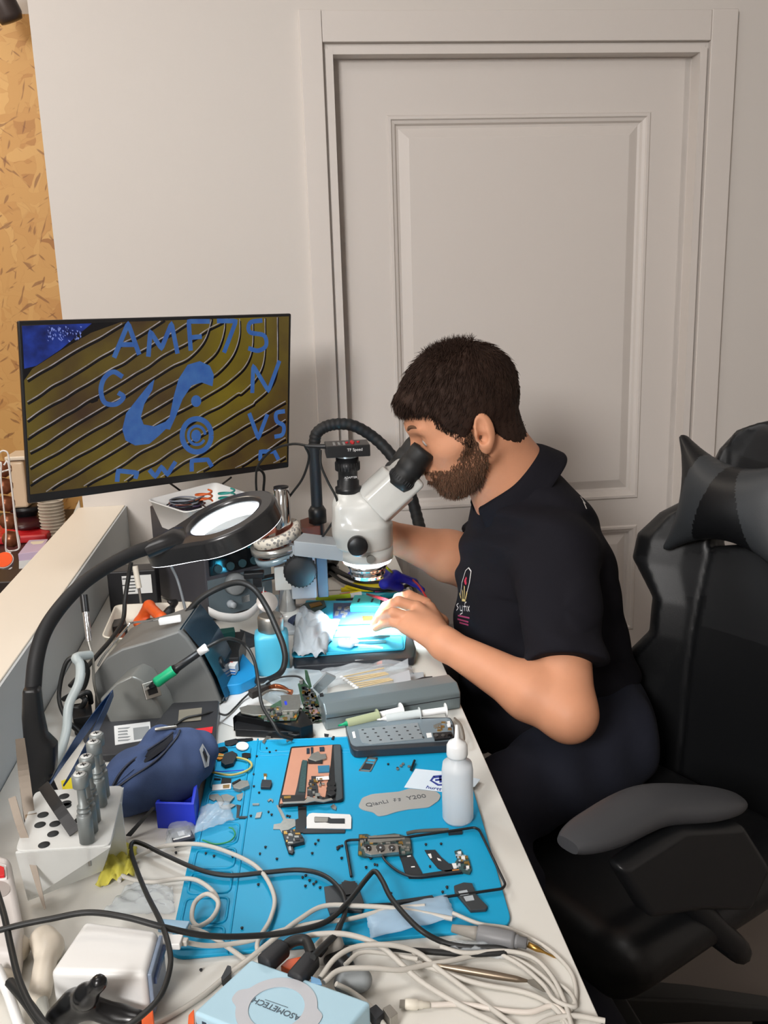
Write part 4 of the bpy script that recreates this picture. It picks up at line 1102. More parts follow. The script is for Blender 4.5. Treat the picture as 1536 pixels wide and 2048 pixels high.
B().cyl(fpt(.86, .60, .002), fpt(.86, .60, .007), .0085).build('power_button', orange_m, ps)
dg = B()
for i in range(6):
    u = .14 + .10 * i
    dg.prism([fpt(u, .66, .0026), fpt(u + .06, .66, .0026), fpt(u + .065, .70, .0026), fpt(u + .01, .70, .0026)], fn_ * .0003)
dg.build('display_marks', em('display_cyan', '2a6a74', .5), ps)
panel([(.02, .02), (.98, .02), (.98, .42), (.02, .42)], mat('panel_blue_grey', '5d6b72', .4), 'lower_panel')
B().lathe([(0, 0), (.024, 0), (.022, .014), (.018, .017), (0, .017)], fpt(.40, .33, .002), fn_, 32).build('dial', grey_m, ps)
for u, m_ in ((.32, lgrey_m), (.84, red_m)):
    pp = B(); pp.lathe([(0, 0), (.0085, 0), (.0085, .006), (.006, .010), (.006, .018), (0, .018)], fpt(u, .13, .002), fn_, 20); pp.build('terminal', m_, ps)
panel([(.50, .10), (.62, .10), (.62, .17), (.50, .17)], white_m, 'usb_port', .002)
b = B()
for u in (.15, .85):
    for v in (.12, .88):
        c = A + dv * u + side * v + Vector((0, 0, .003)); b.cyl(c - Vector((0, 0, .003)), c + Vector((0, 0, .004)), .009, n=12)
b.build('feet', black_m, ps)
# curled strip of white tape and a round mirror-like disc near its front
pts = [D(426, 1180, .06), D(450, 1190, .055), D(480, 1192, .052), D(505, 1183, .056), D(525, 1160, .070), D(530, 1142, .085)]
b = B(); P = crom([p - Vector((0, .13, 0)) for p in pts], 6); b.loft([[p + Vector((0, 0, .009)), p - Vector((0, 0, .009)), p - Vector((0, .0006, .009)), p + Vector((0, -.0006, .009))] for p in P], smooth=True)
tag(b.build('paper_strip', paper_m), 'curved strip of white paper hanging in front of the power supply dial', 'paper')
# ---- tray on the power supply
def tub(name, pts_top, z0, z1, taper, m, label, th=.002):
    P = rnd_loop([Vector((p.x, p.y, z1)) for p in pts_top], .016, 5); c = sum(P, Vector()) / len(P)
    def sc(f, z): return [Vector((c.x + (p.x - c.x) * f, c.y + (p.y - c.y) * f, z)) for p in P]
    b = B(); b.loft([sc(taper, z0), sc(1, z1), sc(1.03, z1), sc(1.03, z1 + .002), sc(.985, z1 + .002), sc(taper * .98, z0 + .003)], True)
    o = b.build(name, m); tag(o, label, 'tray'); return o
zt_ = DZ + .006 + H
tt = [PZ(298, 1005, zt_ + .048), PZ(335, 1012, zt_ + .048), PZ(430, 985, zt_ + .048), PZ(400, 968, zt_ + .048)]
ct_ = [Vector((p.x, p.y, 0)) for p in (PZ(297, 1000, zt_ + .05), PZ(352, 1030, zt_ + .05), PZ(455, 1010, zt_ + .05), PZ(492, 975, zt_ + .05))]
ptr = [PZ(x, y, zt_ + .055) for x, y in ((296, 1001), (372, 1026), (505, 992), (430, 966))]; x0 = PY(297, 1005, 1.95).x; x1 = PY(492, 985, 2.04).x
tub('parts_tray', ptr, zt_ + .001, zt_ + .055, .82, white_m, 'white plastic tray of coiled wires on the power supply')
rr_ = random.Random(5); ptr_c = sum(ptr, Vector()) / 4
for i, (m_, lb) in enumerate((('3a2a4a', 'purple'), ('6a3a30', 'brown'), ('20242a', 'black'), ('7a7f88', 'grey'))):
    P = []
    for k in range(22): a = k * .9; P.append((ptr_c.x - .03 + .03 * math.cos(a) + rr_.uniform(-.008, .008), ptr_c.y + .028 * math.sin(a) + rr_.uniform(-.006, .006), zt_ + .024 + .001 * k + .004 * i))
    tag(B().tube(P, .0016, 6).build('wire_coil', mat('wire_' + lb, m_, .45)), 'tangled ' + lb + ' wire coil in the white tray on the power supply', 'wire')
for i, (m_, lb, dx) in enumerate((('2f8f86', 'teal', .015), ('d0602a', 'orange', -.03))):
    P = [(ptr_c.x + .035 + dx + .016 * math.cos(k * .8), ptr_c.y + .01 + .016 * math.sin(k * .8), zt_ + .045 + .0012 * k) for k in range(18)]
    tag(B().tube(P, .002, 6).build('wire_coil', mat('wire_' + lb, m_, .45)), lb + ' wire coil in the white tray on the power supply', 'wire')
# ---- white tub beside the ledge with orange clamps
zb = DZ + .075
tp_ = [PZ(205, 1275, zb), PZ(330, 1285, zb), PZ(385, 1205, zb), PZ(232, 1212, zb)]
tub('storage_tub', tp_, DZ + .001, zb, .86, offw_m, 'cream plastic tub holding orange clamps between the ledge and the soldering station')
def blob(name, parts, m, label, cat, bnd=.07, h=.0025, k=.006, group=None):
    c = sum((np.array(p[0]) for p in parts), np.zeros(3)) / len(parts)
    def f(P):
        d = None
        for a, b_, r in parts:
            e = s_cap(P, a, b_, r); d = e if d is None else smin(d, e, k)
        return d
    V, Fc = net(f, c - bnd, c + bnd, h); return tag(mesh_obj(name, V, Fc, m), label, cat, group)
T = lambda x, y, h: np.array(D(x, y, h))
blob('spring_clamp', [(T(280, 1245, .05), T(298, 1212, .085), .011), (T(298, 1212, .085), T(322, 1235, .08), .010), (T(322, 1235, .08), T(345, 1240, .06), .009), (T(280, 1245, .05), T(300, 1250, .05), .012)], orange_m, 'bright orange spring clamp sticking out of the cream tub', 'clamp')
blob('spring_clamp', [(T(318, 1245, .07), T(340, 1222, .085), .009), (T(340, 1222, .085), T(350, 1205, .09), .006), (T(350, 1205, .09), T(338, 1203, .095), .004), (T(300, 1248, .07), T(322, 1247, .07), .011)], black_m, 'black clamp handle lying on the orange clamp in the tub', 'clamp')
slab_obj('battery_pack', black_m, [(222, 1240), (250, 1235), (254, 1248), (226, 1254)], .04, .065, .002, bevel=.001, label='small black block inside the cream tub', cat='block')
slab_obj('copper_plate', mat('copper_plate', 'a8664e', .4, .5), [(216, 1262), (252, 1256), (248, 1275), (212, 1280)], .045, .05, label='coppery brown plate lying in the cream tub', cat='plate')
# ---- adaptor block with a label behind the tub
b = B(); c = D(270, 1180, .05); b.box((c.x, c.y, DZ + .05), (.10, .05, .10)); ad = b.build('power_adaptor', mat('adaptor_black', '1c1c1f', .4), bevel=.003); tag(ad, 'black power adaptor with a printed white label behind the cream tub', 'adaptor')
pl_ = B().box((c.x + .01, c.y - .0258, DZ + .07), (.06, .0008, .04)).build('label_plate', paper_m, ad)
b = B()
for i in range(5): b.box((c.x - .006 + (i % 2) * .004, c.y - .0264, DZ + .056 + i * .007), (.022 + (i % 3) * .004, .0004, .0022))
b.build('print', ink_m, ad)
# ---- soldering station
ss = thing('soldering_station', 'dark grey slanted soldering station with an iron stand on its side', 'soldering station', (-.24, 1.50, DZ))
stm = mat('station_grey', '6d6e6c', .42, metal=.15, bump=.03, bscale=900)
SYY = 1.42
Q = lambda x, y, Yv=SYY: PY(x, y, Yv)
out = [Q(190, 1440), Q(188, 1350), Q(212, 1315), Q(243, 1298), Q(300, 1282), Q(357, 1262), Q(372, 1275), Q(398, 1312), Q(424, 1360), Q(444, 1420), Q(440, 1452)]
bz = DZ + .004
out = [Vector((p.x, p.y, max(p.z, bz))) for p in out]; out[0].z = bz; out[-1].z = bz
B().prism(out, (0.02, .13, 0)).build('case', stm, ss, bevel=.004, seg=3)
fr = [Q(360, 1240, 1.55) + Vector((0, 0, 0)), Q(385, 1235, 1.55)]
b = B(); P0 = [out[5], out[7], out[8], out[9], out[10]]
sh = Vector((.02, .13, 0)); e_ = Vector((.006, 0, .002))
for p, q in zip(P0[:-1], P0[1:]):
    b.add([p + e_ + sh * .06, q + e_ + sh * .06, q + e_ + sh * .94, p + e_ + sh * .94], [(0, 1, 2, 3)], False)
    b.add([p + sh * .06, q + sh * .06, q + sh * .94, p + sh * .94], [(0, 1, 2, 3)], False)
b.build('front_panel', mat('dark_blue_glass', '223440', .12), ss)
B().cyl(Q(430, 1385, 1.44) + Vector((-.004, .04, .03)), Q(430, 1385, 1.44) + Vector((.014, .04, .036)), .011).build('temperature_knob', black_m, ss)
# iron holder wedge on the near side
hY = 1.37
o2 = [PY(222, 1452, hY), PY(198, 1400, hY), PY(232, 1366, hY), PY(262, 1352, hY), PY(285, 1362, hY), PY(318, 1410, hY), PY(332, 1452, hY)]
o2 = [Vector((p.x, p.y, max(p.z, bz))) for p in o2]; o2[0].z = bz; o2[-1].z = bz
B().prism(o2, (.012, .052, 0)).build('iron_holder', mat('holder_grey', '7e7f7b', .35, metal=.3), ss, bevel=.004, seg=3)
p = PY(288, 1384, hY + .02); mouth_n = Vector((.5, -.75, .42)).normalized(); p = p + mouth_n * .022
u, v, a = frame_from(mouth_n)
hm = Matrix((u, v, a)).transposed()
B().box(p + mouth_n * .010, (.026, .026, .004), hm).build('holder_frame', steel_m, ss, bevel=.001)
B().box(p + mouth_n * .0125, (.015, .015, .003), hm).build('holder_slot', black_m, ss)
# base with a printed sticker
b = B(); b.prism([D(165, 1470, .012), D(205, 1415, .012), D(440, 1420, .012), D(425, 1500, .012), D(200, 1510, .012)], (0, 0, -.012)); b.build('base', mat('station_base', '333438', .5), ss, bevel=.002)
st_ = [(228, 1452), (300, 1443), (303, 1478), (230, 1490)]
slab_obj('sticker', paper_m, st_, .0121, .0127, parent=ss)
b = B(); rs = random.Random(2)
for i in range(5):
    y = 1480 - i * 6; slab(b, [(236, y), (236 + rs.uniform(18, 26), y - 2), (256, y + 1), (236, y + 2.5)], .0127, .0130)
slab(b, [(266, 1456), (298, 1452), (300, 1475), (268, 1480)], .0127, .0129)
b.build('sticker_print', mat('faded_print', '8c8f90', .7), ss)
# wire sleeve / cable arm on top
ir = thing('soldering_iron', 'soldering iron with a bright green grip resting in the station holder', 'soldering iron', PY(330, 1350, 1.35))
i0, i1 = PY(290, 1381, 1.355), PY(420, 1290, 1.36); dI = (i1 - i0)
def along(t): return i0 + dI * t
B().cyl(along(.00), along(.08), .0012, .0026, 12).build('tip', steel_m, ir)
B().lathe([(0, 0), (.0035, 0), (.0055, dI.length * .08), (.0055, dI.length * .10), (0, dI.length * .10)], along(.07), dI, 20).build('collar', black_m, ir)
B().lathe([(0, 0), (.0078, 0), (.0086, .004), (.0080, dI.length * .14), (.0086, dI.length * .27), (.0078, dI.length * .29), (0, dI.length * .29)], along(.165), dI, 24).build('grip', green_m, ir)
B().lathe([(0, 0), (.0080, 0), (.0062, .006), (.0055, dI.length * .38), (0, dI.length * .38)], along(.455), dI, 20).build('handle', black_m, ir)
B().lathe([(0, 0), (.0058, 0), (.0066, dI.length * .08), (.0068, dI.length * .12), (0, dI.length * .13)], along(.83), dI, 20).build('strain_relief', white_m, ir)
B().tube([along(.95), PY(438, 1282, 1.37), PY(462, 1277, 1.40), PY(490, 1290, 1.42), PY(508, 1320, 1.40), PY(516, 1360, 1.36), D(524, 1410, .045), D(545, 1445, .035), D(562, 1470, .02), D(585, 1478, .010)], .0028, 8).build('cord', cableb_m, ir)
# bent wire rest
b = B(); b.tube([PY(196, 1332, 1.42), PY(210, 1308, 1.42), PY(256, 1252, 1.42), PY(262, 1246, 1.43), PY(310, 1240, 1.46), PY(352, 1232, 1.50)], .0019, 8, 4)
b.build('wire_rest', chrome_m, ss)
b = B(); b.box(PY(340, 1240, 1.46), (.036, .012, .0105), Matrix.Rotation(math.radians(-6), 3, 'Y')); tag(b.build('cable_clip', white_m, bevel=.002), 'white plastic cable clip on the wire rest of the soldering station', 'clip')
# thick black hose arching from the station over the blue bottle
tag(B().tube([PY(352, 1250, 1.53), PY(372, 1228, 1.53), PY(400, 1198, 1.53), PY(440, 1175, 1.53), PY(478, 1165, 1.52), PY(508, 1178, 1.51), PY(532, 1212, 1.50), PY(550, 1250, 1.48), PY(566, 1290, 1.46), PY(570, 1322, 1.45), PY(558, 1348, 1.45), D(520, 1362, .012), D(470, 1352, .010), D(448, 1340, .012)], .0052, 10).build('hose', cableb_m), 'thick black hose looping over the light blue bottle', 'hose')
# telescopic antennae / rods behind the gooseneck
def rod(name, pts, r, m, label, cat='rod'): return tag(B().tube(pts, r, 10, 0).build(name, m), label, cat)
r1 = thing('claw_pickup', 'thin metal pick-up rod leaning on the ledge beside the soldering station', 'tool', D(200, 1400))
B().tube([PY(197, 1405, 1.40), PY(188, 1365, 1.40), PY(186, 1320, 1.41), PY(176, 1280, 1.42)], .0022, 8).build('shaft', steel_m, r1)
B().cyl(PY(178, 1282, 1.42), PY(171, 1222, 1.44), .0048).build('sleeve', chrome_m, r1)
B().cyl(PY(171, 1224, 1.44), PY(167, 1190, 1.45), .0062).build('cap', black_m, r1)
r2 = thing('probe_rod', 'thin probe rod with a pale sleeve standing in the cream tub', 'tool', D(286, 1260))
B().tube([PY(287, 1240, 1.75), PY(280, 1190, 1.76), PY(277, 1172, 1.76)], .0028, 8, 0).build('shaft', steel_m, r2)
B().cyl(PY(278, 1176, 1.76), PY(270, 1132, 1.77), .0055).build('sleeve', offw_m, r2)
tag(B().tube([PY(262, 1125, 1.66), PY(256, 1160, 1.66), PY(250, 1200, 1.65), PY(246, 1240, 1.62), PY(225, 1275, 1.56), PY(195, 1310, 1.50), PY(165, 1345, 1.45), PY(140, 1372, 1.42)], .0040, 8).build('cable', cableb_m), 'black cable running down from the magnifier behind the cream tub', 'cable')
tag(B().tube([PY(340, 1128, 1.62), PY(355, 1160, 1.62), PY(366, 1200, 1.60), PY(374, 1235, 1.56)], .0026, 8).build('cable', mat('grey_cable', '6b7074', .4)), 'thin grey cable hanging from under the magnifier head', 'cable')
# tangle beside the ledge
tag(B().tube([D(165, 1470, .01), D(135, 1440, .03), D(118, 1395, .05), D(130, 1330, .10), D(150, 1315, .11), D(175, 1335, .09), D(168, 1375, .05), D(140, 1400, .03), D(150, 1425, .02)], .0036, 8).build('cable', cableb_m), 'black cable looped against the ledge beside the soldering station', 'cable')
tag(B().tube([D(95, 1545, .008), D(118, 1510, .01), D(133, 1460, .03), D(138, 1410, .06), D(158, 1365, .09), D(160, 1330, .11), D(152, 1315, .12), D(180, 1310, .11)], .0072, 10).build('cable', mat('thick_grey_cable', 'a9b2b2', .4)), 'thick pale grey cable running along the ledge', 'cable')
tag(B().tube([D(128, 1398, .02), D(150, 1388, .04), D(170, 1398, .045), D(160, 1415, .03), D(138, 1410, .035), D(150, 1395, .05), D(176, 1385, .055), D(182, 1405, .03)], .0045, 8).build('cable', cableb_m), 'knot of black cable behind the blue tweezers', 'cable')
slab_obj('travel_adaptor', black_m, [(142, 1408), (182, 1402), (185, 1430), (146, 1438)], .001, .03, .003, bevel=.002, label='black plug block among the cables beside the ledge', cat='plug')
# ---- blue storage boxes in front of the station
slab_obj('tool_case', mat('case_charcoal', '2a2b2e', .4), [(300, 1460), (345, 1405), (438, 1400), (428, 1520), (330, 1530)], .0135, .032, .004, bevel=.002, label='flat charcoal tool case with a red band behind the denim pouch', cat='case')
slab_obj('red_band', red_m, [(374, 1460), (426, 1453), (424, 1466), (376, 1472)], .0322, .0328)
bpy.context.scene.objects['red_band'].parent = bpy.context.scene.objects['tool_case']
_t = bpy.context.scene.objects['tool_case']; bpy.context.scene.objects['red_band'].location -= _t.location
slab_obj('dark_card', mat('card_grey', '6f6a5e', .6), [(358, 1420), (404, 1415), (402, 1440), (356, 1444)], .033, .0336, .001, label='small grey printed card on the charcoal case', cat='card')
# ---- blue tweezers (long, metallic blue)
tw_m = mat('blue_steel', '1d4f88', .3, .8)
def tweezers(name, a, b_, m, label, w_=.0045, gap=.006, up=Vector((0, 0, 1)), tip=None):
    r = thing(name, label, 'tweezers', (a + b_) / 2); ax = (b_ - a); sd = ax.cross(up).normalized()
    for s_ in (-1, 1):
        P = []; 
        for k in range(13):
            t = k / 12; g = gap * math.sin(math.pi * min(1, t * .62 + .0)) * s_; ww = w_ * (1 - .85 * max(0, (t - .55) / .45)) * (.7 + .3 * min(1, t * 6))
            P.append((a + ax * t + sd * g * .5, ww))
        n2 = ax.normalized().cross(sd).normalized()
        B().loft([[p + n2 * ww + sd * .0006, p + n2 * ww - sd * .0006, p - n2 * ww - sd * .0006, p - n2 * ww + sd * .0006] for p, ww in P], smooth=False).build('arm', m, r)
    return r
tweezers('tweezers', PY(226, 1386, 1.34), D(112, 1572, .075), tw_m, 'long blue metal tweezers leaning behind the tool stand', .0075, .02)
slab_obj('tape_tab', yellow_m, [(122, 1562), (150, 1552), (152, 1575), (126, 1582)], .0, .002, label='neon yellow scrap under the blue tweezers', cat='scrap')
# ---- denim pouch
pa, pb2 = T(300, 1560, .05), T(380, 1490, .05)
den = mat('blue_denim', '35466a', .9, noise=.3, nscale=30, bump=.25, bscale=900)
C0 = T(225, 1555, .045)
def pouch_f(P):
    d = s_ell(P, T(318, 1548, .040), (.062, .058, .040), np.array([[.86, .51, 0], [-.51, .86, 0], [0, 0, 1]]).T)
    d = smin(d, s_ell(P, T(362, 1512, .046), (.052, .045, .034), np.array([[.86, .51, 0], [-.51, .86, 0], [0, 0, 1]]).T), .02)
    d = smin(d, s_cap(P, T(250, 1570, .032), T(240, 1585, .028), .030), .03)
    d = smin(d, s_cap(P, T(318, 1478, .070), T(340, 1500, .06), .018), .02)
    q = P - T(300, 1510, .078)
    ax = np.array(D(345, 1478, .07)) - np.array(D(222, 1560, .07)); L = np.linalg.norm(ax); ax /= L
    m_ = np.array(D(288, 1510, .082)); t = (P - m_) @ ax; n_ = np.linalg.norm((P - m_) - t[:, None] * ax, axis=1)
    slit = n_ - .011 * np.clip(1 - (t / .06) ** 2, 0, 1)
    d = smax(d, -slit, .004)
    w_ = np.sin(P[:, 0] * 130 + P[:, 1] * 90 + 2 * np.sin(P[:, 2] * 80)) * .0012 + np.sin(P[:, 1] * 160 - P[:, 0] * 60) * .0008
    return smax(d + w_, DZ + .002 - P[:, 2], .003)
V, Fc = net(pouch_f, T(310, 1545, .045) - np.array([.13, .12, .05]), T(310, 1545, .045) + np.array([.13, .12, .065]), .0028)
po_ = mesh_obj('denim_pouch', V, Fc, den); tag(po_, 'half-open navy denim pencil pouch with a zip', 'pouch')
pbv = BVHTree.FromPolygons([tuple(v) for v in V], [tuple(f) for f in Fc])
def on_pouch(x, y, e=.001):
    h = pbv.ray_cast(Vector(CAM), Vector(ray(x, y)).normalized(), 5); return h[0] + h[1] * e if h[0] else D(x, y, .07)
b = B(); P = [on_pouch(*p, .0015) for p in ((228, 1574), (244, 1546), (266, 1524), (300, 1500), (330, 1480), (346, 1468), (346, 1480), (330, 1500), (300, 1522), (264, 1544))]; c_o = sum(P, Vector()) / 10
b.add(P + [c_o], [(i, (i + 1) % 10, 10) for i in range(10)], False); b.build('opening', mat('pouch_inside', '10131c', .95), po_)
B().tube([on_pouch(*p) for p in ((226, 1572), (240, 1548), (262, 1525), (300, 1498), (330, 1478), (346, 1466))], .0016, 6).build('zip', mat('zip_dark', '1b2233', .5), po_)
B().tube([on_pouch(*p) for p in ((232, 1578), (262, 1556), (300, 1532), (330, 1505), (352, 1478), (360, 1462))], .0016, 6).build('zip', MATS['zip_dark'], po_)
B().tube([on_pouch(312, 1462, .003), on_pouch(330, 1460, .003), on_pouch(350, 1458, .003)], .0026, 8, 0).build('zip_pull', steel_m, po_)
b = B(); P = [on_pouch(*p, .0012) for p in ((398, 1500), (404, 1488), (418, 1512), (416, 1532), (408, 1536))]; b.add(P, [tuple(range(5))], False); b.build('patch', mat('patch_white', 'a9adb0', .7), po_)
b = B(); P = [on_pouch(*p, .002) for p in ((403, 1506), (406, 1500), (413, 1514), (411, 1526))]; b.add(P, [tuple(range(4))], False); b.build('patch_print', ink_m, po_)
# ---- open blue box
bb2 = [(312, 1602), (386, 1562), (396, 1600), (392, 1648)]
zz_ = .036
P = [D(310, 1606, zz_), D(328, 1572, zz_), D(395, 1564, zz_), D(388, 1608, zz_)]
b = B(); c = sum(P, Vector()) / 4; inn = [c + (p - c) * .82 for p in P]
b.loft([[p - Vector((0, 0, zz_)) for p in P], P, inn, [p - Vector((0, 0, zz_ - .004)) for p in inn]], True, smooth=False)
tag(b.build('storage_box', blue_m, bevel=.001), 'open royal blue plastic box beside the denim pouch', 'box')
# ================================================================ frosted acrylic tool stand with drivers and tweezers
hT = .085
TT = lambda x, y, h=hT: D(x, y, h)
tp = [TT(70, 1582), TT(247, 1570), TT(220, 1690), TT(30, 1702)]
ts = thing('tool_stand', 'frosted white acrylic tool stand with holes for drivers and tweezers', 'tool stand', sum(tp, Vector()) / 4 - Vector((0, 0, hT)))
b = B(); top = rnd_loop(tp, .010, 4); b.prism(top, (0, 0, -.003)); b.build('top_plate', acryl_m, ts, bevel=.0008)
b = B(); lw = [D(30, 1702, hT), D(220, 1690, hT), D(205, 1740, .03), D(60, 1800, .012), D(52, 1786, .012)]
b.prism([tp[3] + Vector((0, 0, -.003)), tp[2] + Vector((0, 0, -.003)), D(205, 1742, .012), D(56, 1802, .008)], (0, .0025, .001)); b.build('front_panel', acryl_m, ts)
b = B(); b.prism([tp[1] + Vector((0, 0, -.003)), tp[2] + Vector((0, 0, -.003)), D(205, 1742, .012), D(240, 1655, .012)], (-.0025, 0, 0)); b.build('side_panel', acryl_m, ts)
for x, y in ((90, 1600), (225, 1600)):
    p = TT(x, y); B().box((p.x, p.y, DZ + hT / 2 - .002), (.020, .003, hT - .005)).build('leg', acryl_m, ts)
b = B()
for x, y in ((132, 1607), (128, 1593), (86, 1630), (110, 1648), (80, 1650), (106, 1668), (88, 1690), (132, 1612), (160, 1640)):
    c = TT(x, y); b.lathe([(0, 0), (.0062, 0), (.0062, .0005), (0, .0005)], c, (0, 0, 1), 18)
ho = b.build('hole', mat('hole_dark', '2a2d2e', .8), ts); ho['kind'] = 'stuff'
# precision drivers
drm = mat('satin_aluminium', '868c8c', .48, .45)
def driver(px, py, ln, mark, lab):
    """px,py: centre of its cap top; ln: length"""
    base = None
    # foot of the driver stands on the top plate: solve along the ray
    c = Vector(CAM); d = Vector(ray(px, py)); z = DZ + hT + .002 + ln; p = c + d * ((z - c.z) / d.z)
    r = thing('precision_screwdriver', lab, 'screwdriver', (p.x, p.y, DZ + hT), 'grey precision screwdrivers in the acrylic stand')
    o = Vector((p.x, p.y, z - ln)); R = .0080
    f = ln / .075
    B().lathe([(0, 0), (R, 0), (R, .0292 * f), (R * .92, .0300 * f), (R * .60, .0305 * f), (R * .60, .0325 * f), (R * .88, .0330 * f), (R * .88, .0350 * f), (R * .60, .0355 * f), (R * .60, .0375 * f), (R * .80, .0380 * f), (R * .80, .0395 * f), (R * .58, .0400 * f), (R * .56, .058 * f), (R * .62, .060 * f), (0, .060 * f)], o, (0, 0, 1), 28).build('handle', drm, r)
    B().lathe([(0, 0), (R * .98, 0), (R * 1.04, .001), (R * 1.04, .0120 * f), (R * .9, .013 * f), (0, .013 * f)], o + Vector((0, 0, .060 * f)), (0, 0, 1), 28).build('swivel_cap', drm, r)
    B().lathe([(0, 0), (R * .78, 0), (R * .78, .0006), (0, .0006)], o + Vector((0, 0, .0732 * f)), (0, 0, 1), 24).build('cap_disc', mat('cap_print_ground', 'c9cdcc', .4), r)
    b = B(); t = o + Vector((0, 0, .0742 * f))
    if mark == 5:
        for k in range(5): a = 2 * math.pi * k / 5 + .3; b.box(t + Vector((math.cos(a), math.sin(a), 0)) * .0017, (.0034, .0012, .0004), Matrix.Rotation(a, 3, 'Z'))
    elif mark == 4:
        for a in (.4, .4 + math.pi / 2): b.box(t, (.0062, .0012, .0004), Matrix.Rotation(a, 3, 'Z'))
    else:
        for k in range(3): a = 2 * math.pi * k / 3; b.box(t + Vector((math.cos(a), math.sin(a), 0)) * .0016, (.0034, .0012, .0004), Matrix.Rotation(a, 3, 'Z'))
    b.build('cap_mark', ink_m, r)
    B().cyl(o - Vector((0, 0, .030)), o, .0018, .0022, 8).build('blade', steel_m, r)
for a in ((158, 1545, .082, 4, 'grey precision screwdriver nearest the front of the stand, cross mark on its cap'),
          (166, 1527, .082, 4, 'grey precision screwdriver second from the front of the stand'),
          (172, 1509, .082, 5, 'grey precision screwdriver in the middle of the row, star mark on its cap'),
          (186, 1480, .082, 4, 'grey precision screwdriver second from the back of the row, cap set apart'),
          (192, 1464, .082, 4, 'grey precision screwdriver furthest back in the acrylic stand')):
    driver(*a)
# tweezers and pry tools
def blade(name, pts, wd, m, label, cat, th=.0014, parent=None):
    P = crom(pts, 6); n_ = len(P); b = B(); fr = []
    for i, p in enumerate(P):
        t = (P[min(i + 1, n_ - 1)] - P[max(i - 1, 0)]).normalized(); q = t.cross(Vector(ray(300, 1600)).normalized()).normalized(); nn = t.cross(q)
        w_ = wd(i / (n_ - 1)) if callable(wd) else wd
        fr.append([p + q * w_ + nn * th, p - q * w_ + nn * th, p - q * w_ - nn * th, p + q * w_ - nn * th])
    b.loft(fr, smooth=False); return tag(b.build(name, m), label, cat)
dull = mat('dull_steel', '8a8075', .5, .7)
blade('steel_spudger', [PY(40, 1478, 1.02), PY(47, 1540, 1.015), PY(56, 1610, 1.00), PY(62, 1650, .99)], lambda t: .0050 + .0012 * math.sin(math.pi * t), dull, 'wide matt steel spudger standing in the acrylic stand next to the lamp post', 'spudger')
blade('tweezers', [PY(24, 1595, .975), PY(40, 1650, .955), PY(58, 1700, .932), PY(78, 1775, .912), PY(90, 1818, .902)], lambda t: .0040 * (1 - .75 * max(0, t - .5) * 2) , dull, 'straight steel tweezers pushed through the stand nearest the camera', 'tweezers')
blade('brass_tweezers', [PY(62, 1628, .99), PY(68, 1672, .985), PY(74, 1740, .97)], lambda t: .0062 * (1 - .5 * t), mat('warm_steel', 'b39a7c', .25, .85), 'short warm-toned tweezers in the stand beside the wide spudger', 'tweezers')
blade('black_spudger', [PY(88, 1572, 1.0), D(118, 1618, .108), D(150, 1665, .088)], lambda t: .0064, black_m, 'flat black plastic spudger leaning across the acrylic stand', 'spudger', .002)
blade('tweezers', [PY(170, 1697, .955), PY(174, 1716, .955), PY(177, 1735, .955)], lambda t: .004 * (1 - .8 * t), steel_m, 'fine tweezer tips poking out below the front of the stand', 'tweezers')
# flat phone frame leaning on the pouch
tag(B().prism([D(252, 1672, .004), D(305, 1616, .030), D(309, 1617, .030), D(262, 1673, .004)], (0, .0012, .001)).build('phone_gasket', black_m), 'thin black frame leaning under the denim pouch', 'frame')
slab_obj('spare_part', mat('dark_module', '23272e', .4), [(336, 1660), (378, 1650), (390, 1675), (348, 1686)], .002, .009, .001, bevel=.0006, label='small black module with white print in a clear bag beside the blue box', cat='module')
b = B(); slab(b, [(354, 1664), (366, 1661), (370, 1669), (358, 1672)], .009, .0094); slab(b, [(346, 1678), (380, 1670), (381, 1672), (347, 1680)], .009, .0094); tag(b.build('module_print', white_m), None, None)
_m = bpy.context.scene.objects['module_print']; _s = bpy.context.scene.objects['spare_part']; _m.parent = _s; _m.location -= _s.location
def crumple(name, pts, h, m, label, cat, amp=.004, n=22, seed=1, base=.001, parent=None):
    """thin crumpled sheet over a pixel quad (4 corners) lying on the desk"""
    rg = random.Random(seed); P = [D(x, y, 0) for x, y in pts]; V = []; ph = [rg.uniform(0, 6) for _ in range(8)]
    for i in range(n):
        for j in range(n):
            u, v = i / (n - 1), j / (n - 1)
            p = P[0] * (1 - u) * (1 - v) + P[1] * u * (1 - v) + P[2] * u * v + P[3] * (1 - u) * v
            z = base + h * math.sin(math.pi * u) ** .5 * math.sin(math.pi * v) ** .5 + amp * abs(math.sin(u * 9 + ph[0] + 2 * math.sin(v * 7 + ph[1])) * math.sin(v * 8 + ph[2] + 2 * math.sin(u * 6 + ph[3])))
            e = rg.uniform(-.0008, .0008)
            V.append((p.x + e, p.y + e, DZ + z))
    b = B(); b.add(V, [(i * n + j, (i + 1) * n + j, (i + 1) * n + j + 1, i * n + j + 1) for i in range(n - 1) for j in range(n - 1)], True)
    o = b.build(name, m, parent); so = o.modifiers.new('s', 'SOLIDIFY'); so.thickness = .0003
    if label: tag(o, label, cat)
    return o
yf = mat('yellow_net', 'd9cf56', .6, alpha=.75)
crumple('yellow_wrap', [(192, 1780), (222, 1690), (275, 1700), (268, 1755)], .010, yf, 'crumpled translucent yellow wrapper behind the acrylic stand', 'wrapper', .007, seed=3)
crumple('clear_bag', [(205, 1830), (262, 1770), (345, 1780), (350, 1830)], .006, film_m, 'crumpled clear bag between the acrylic stand and the blue mat', 'bag', .005, seed=8)
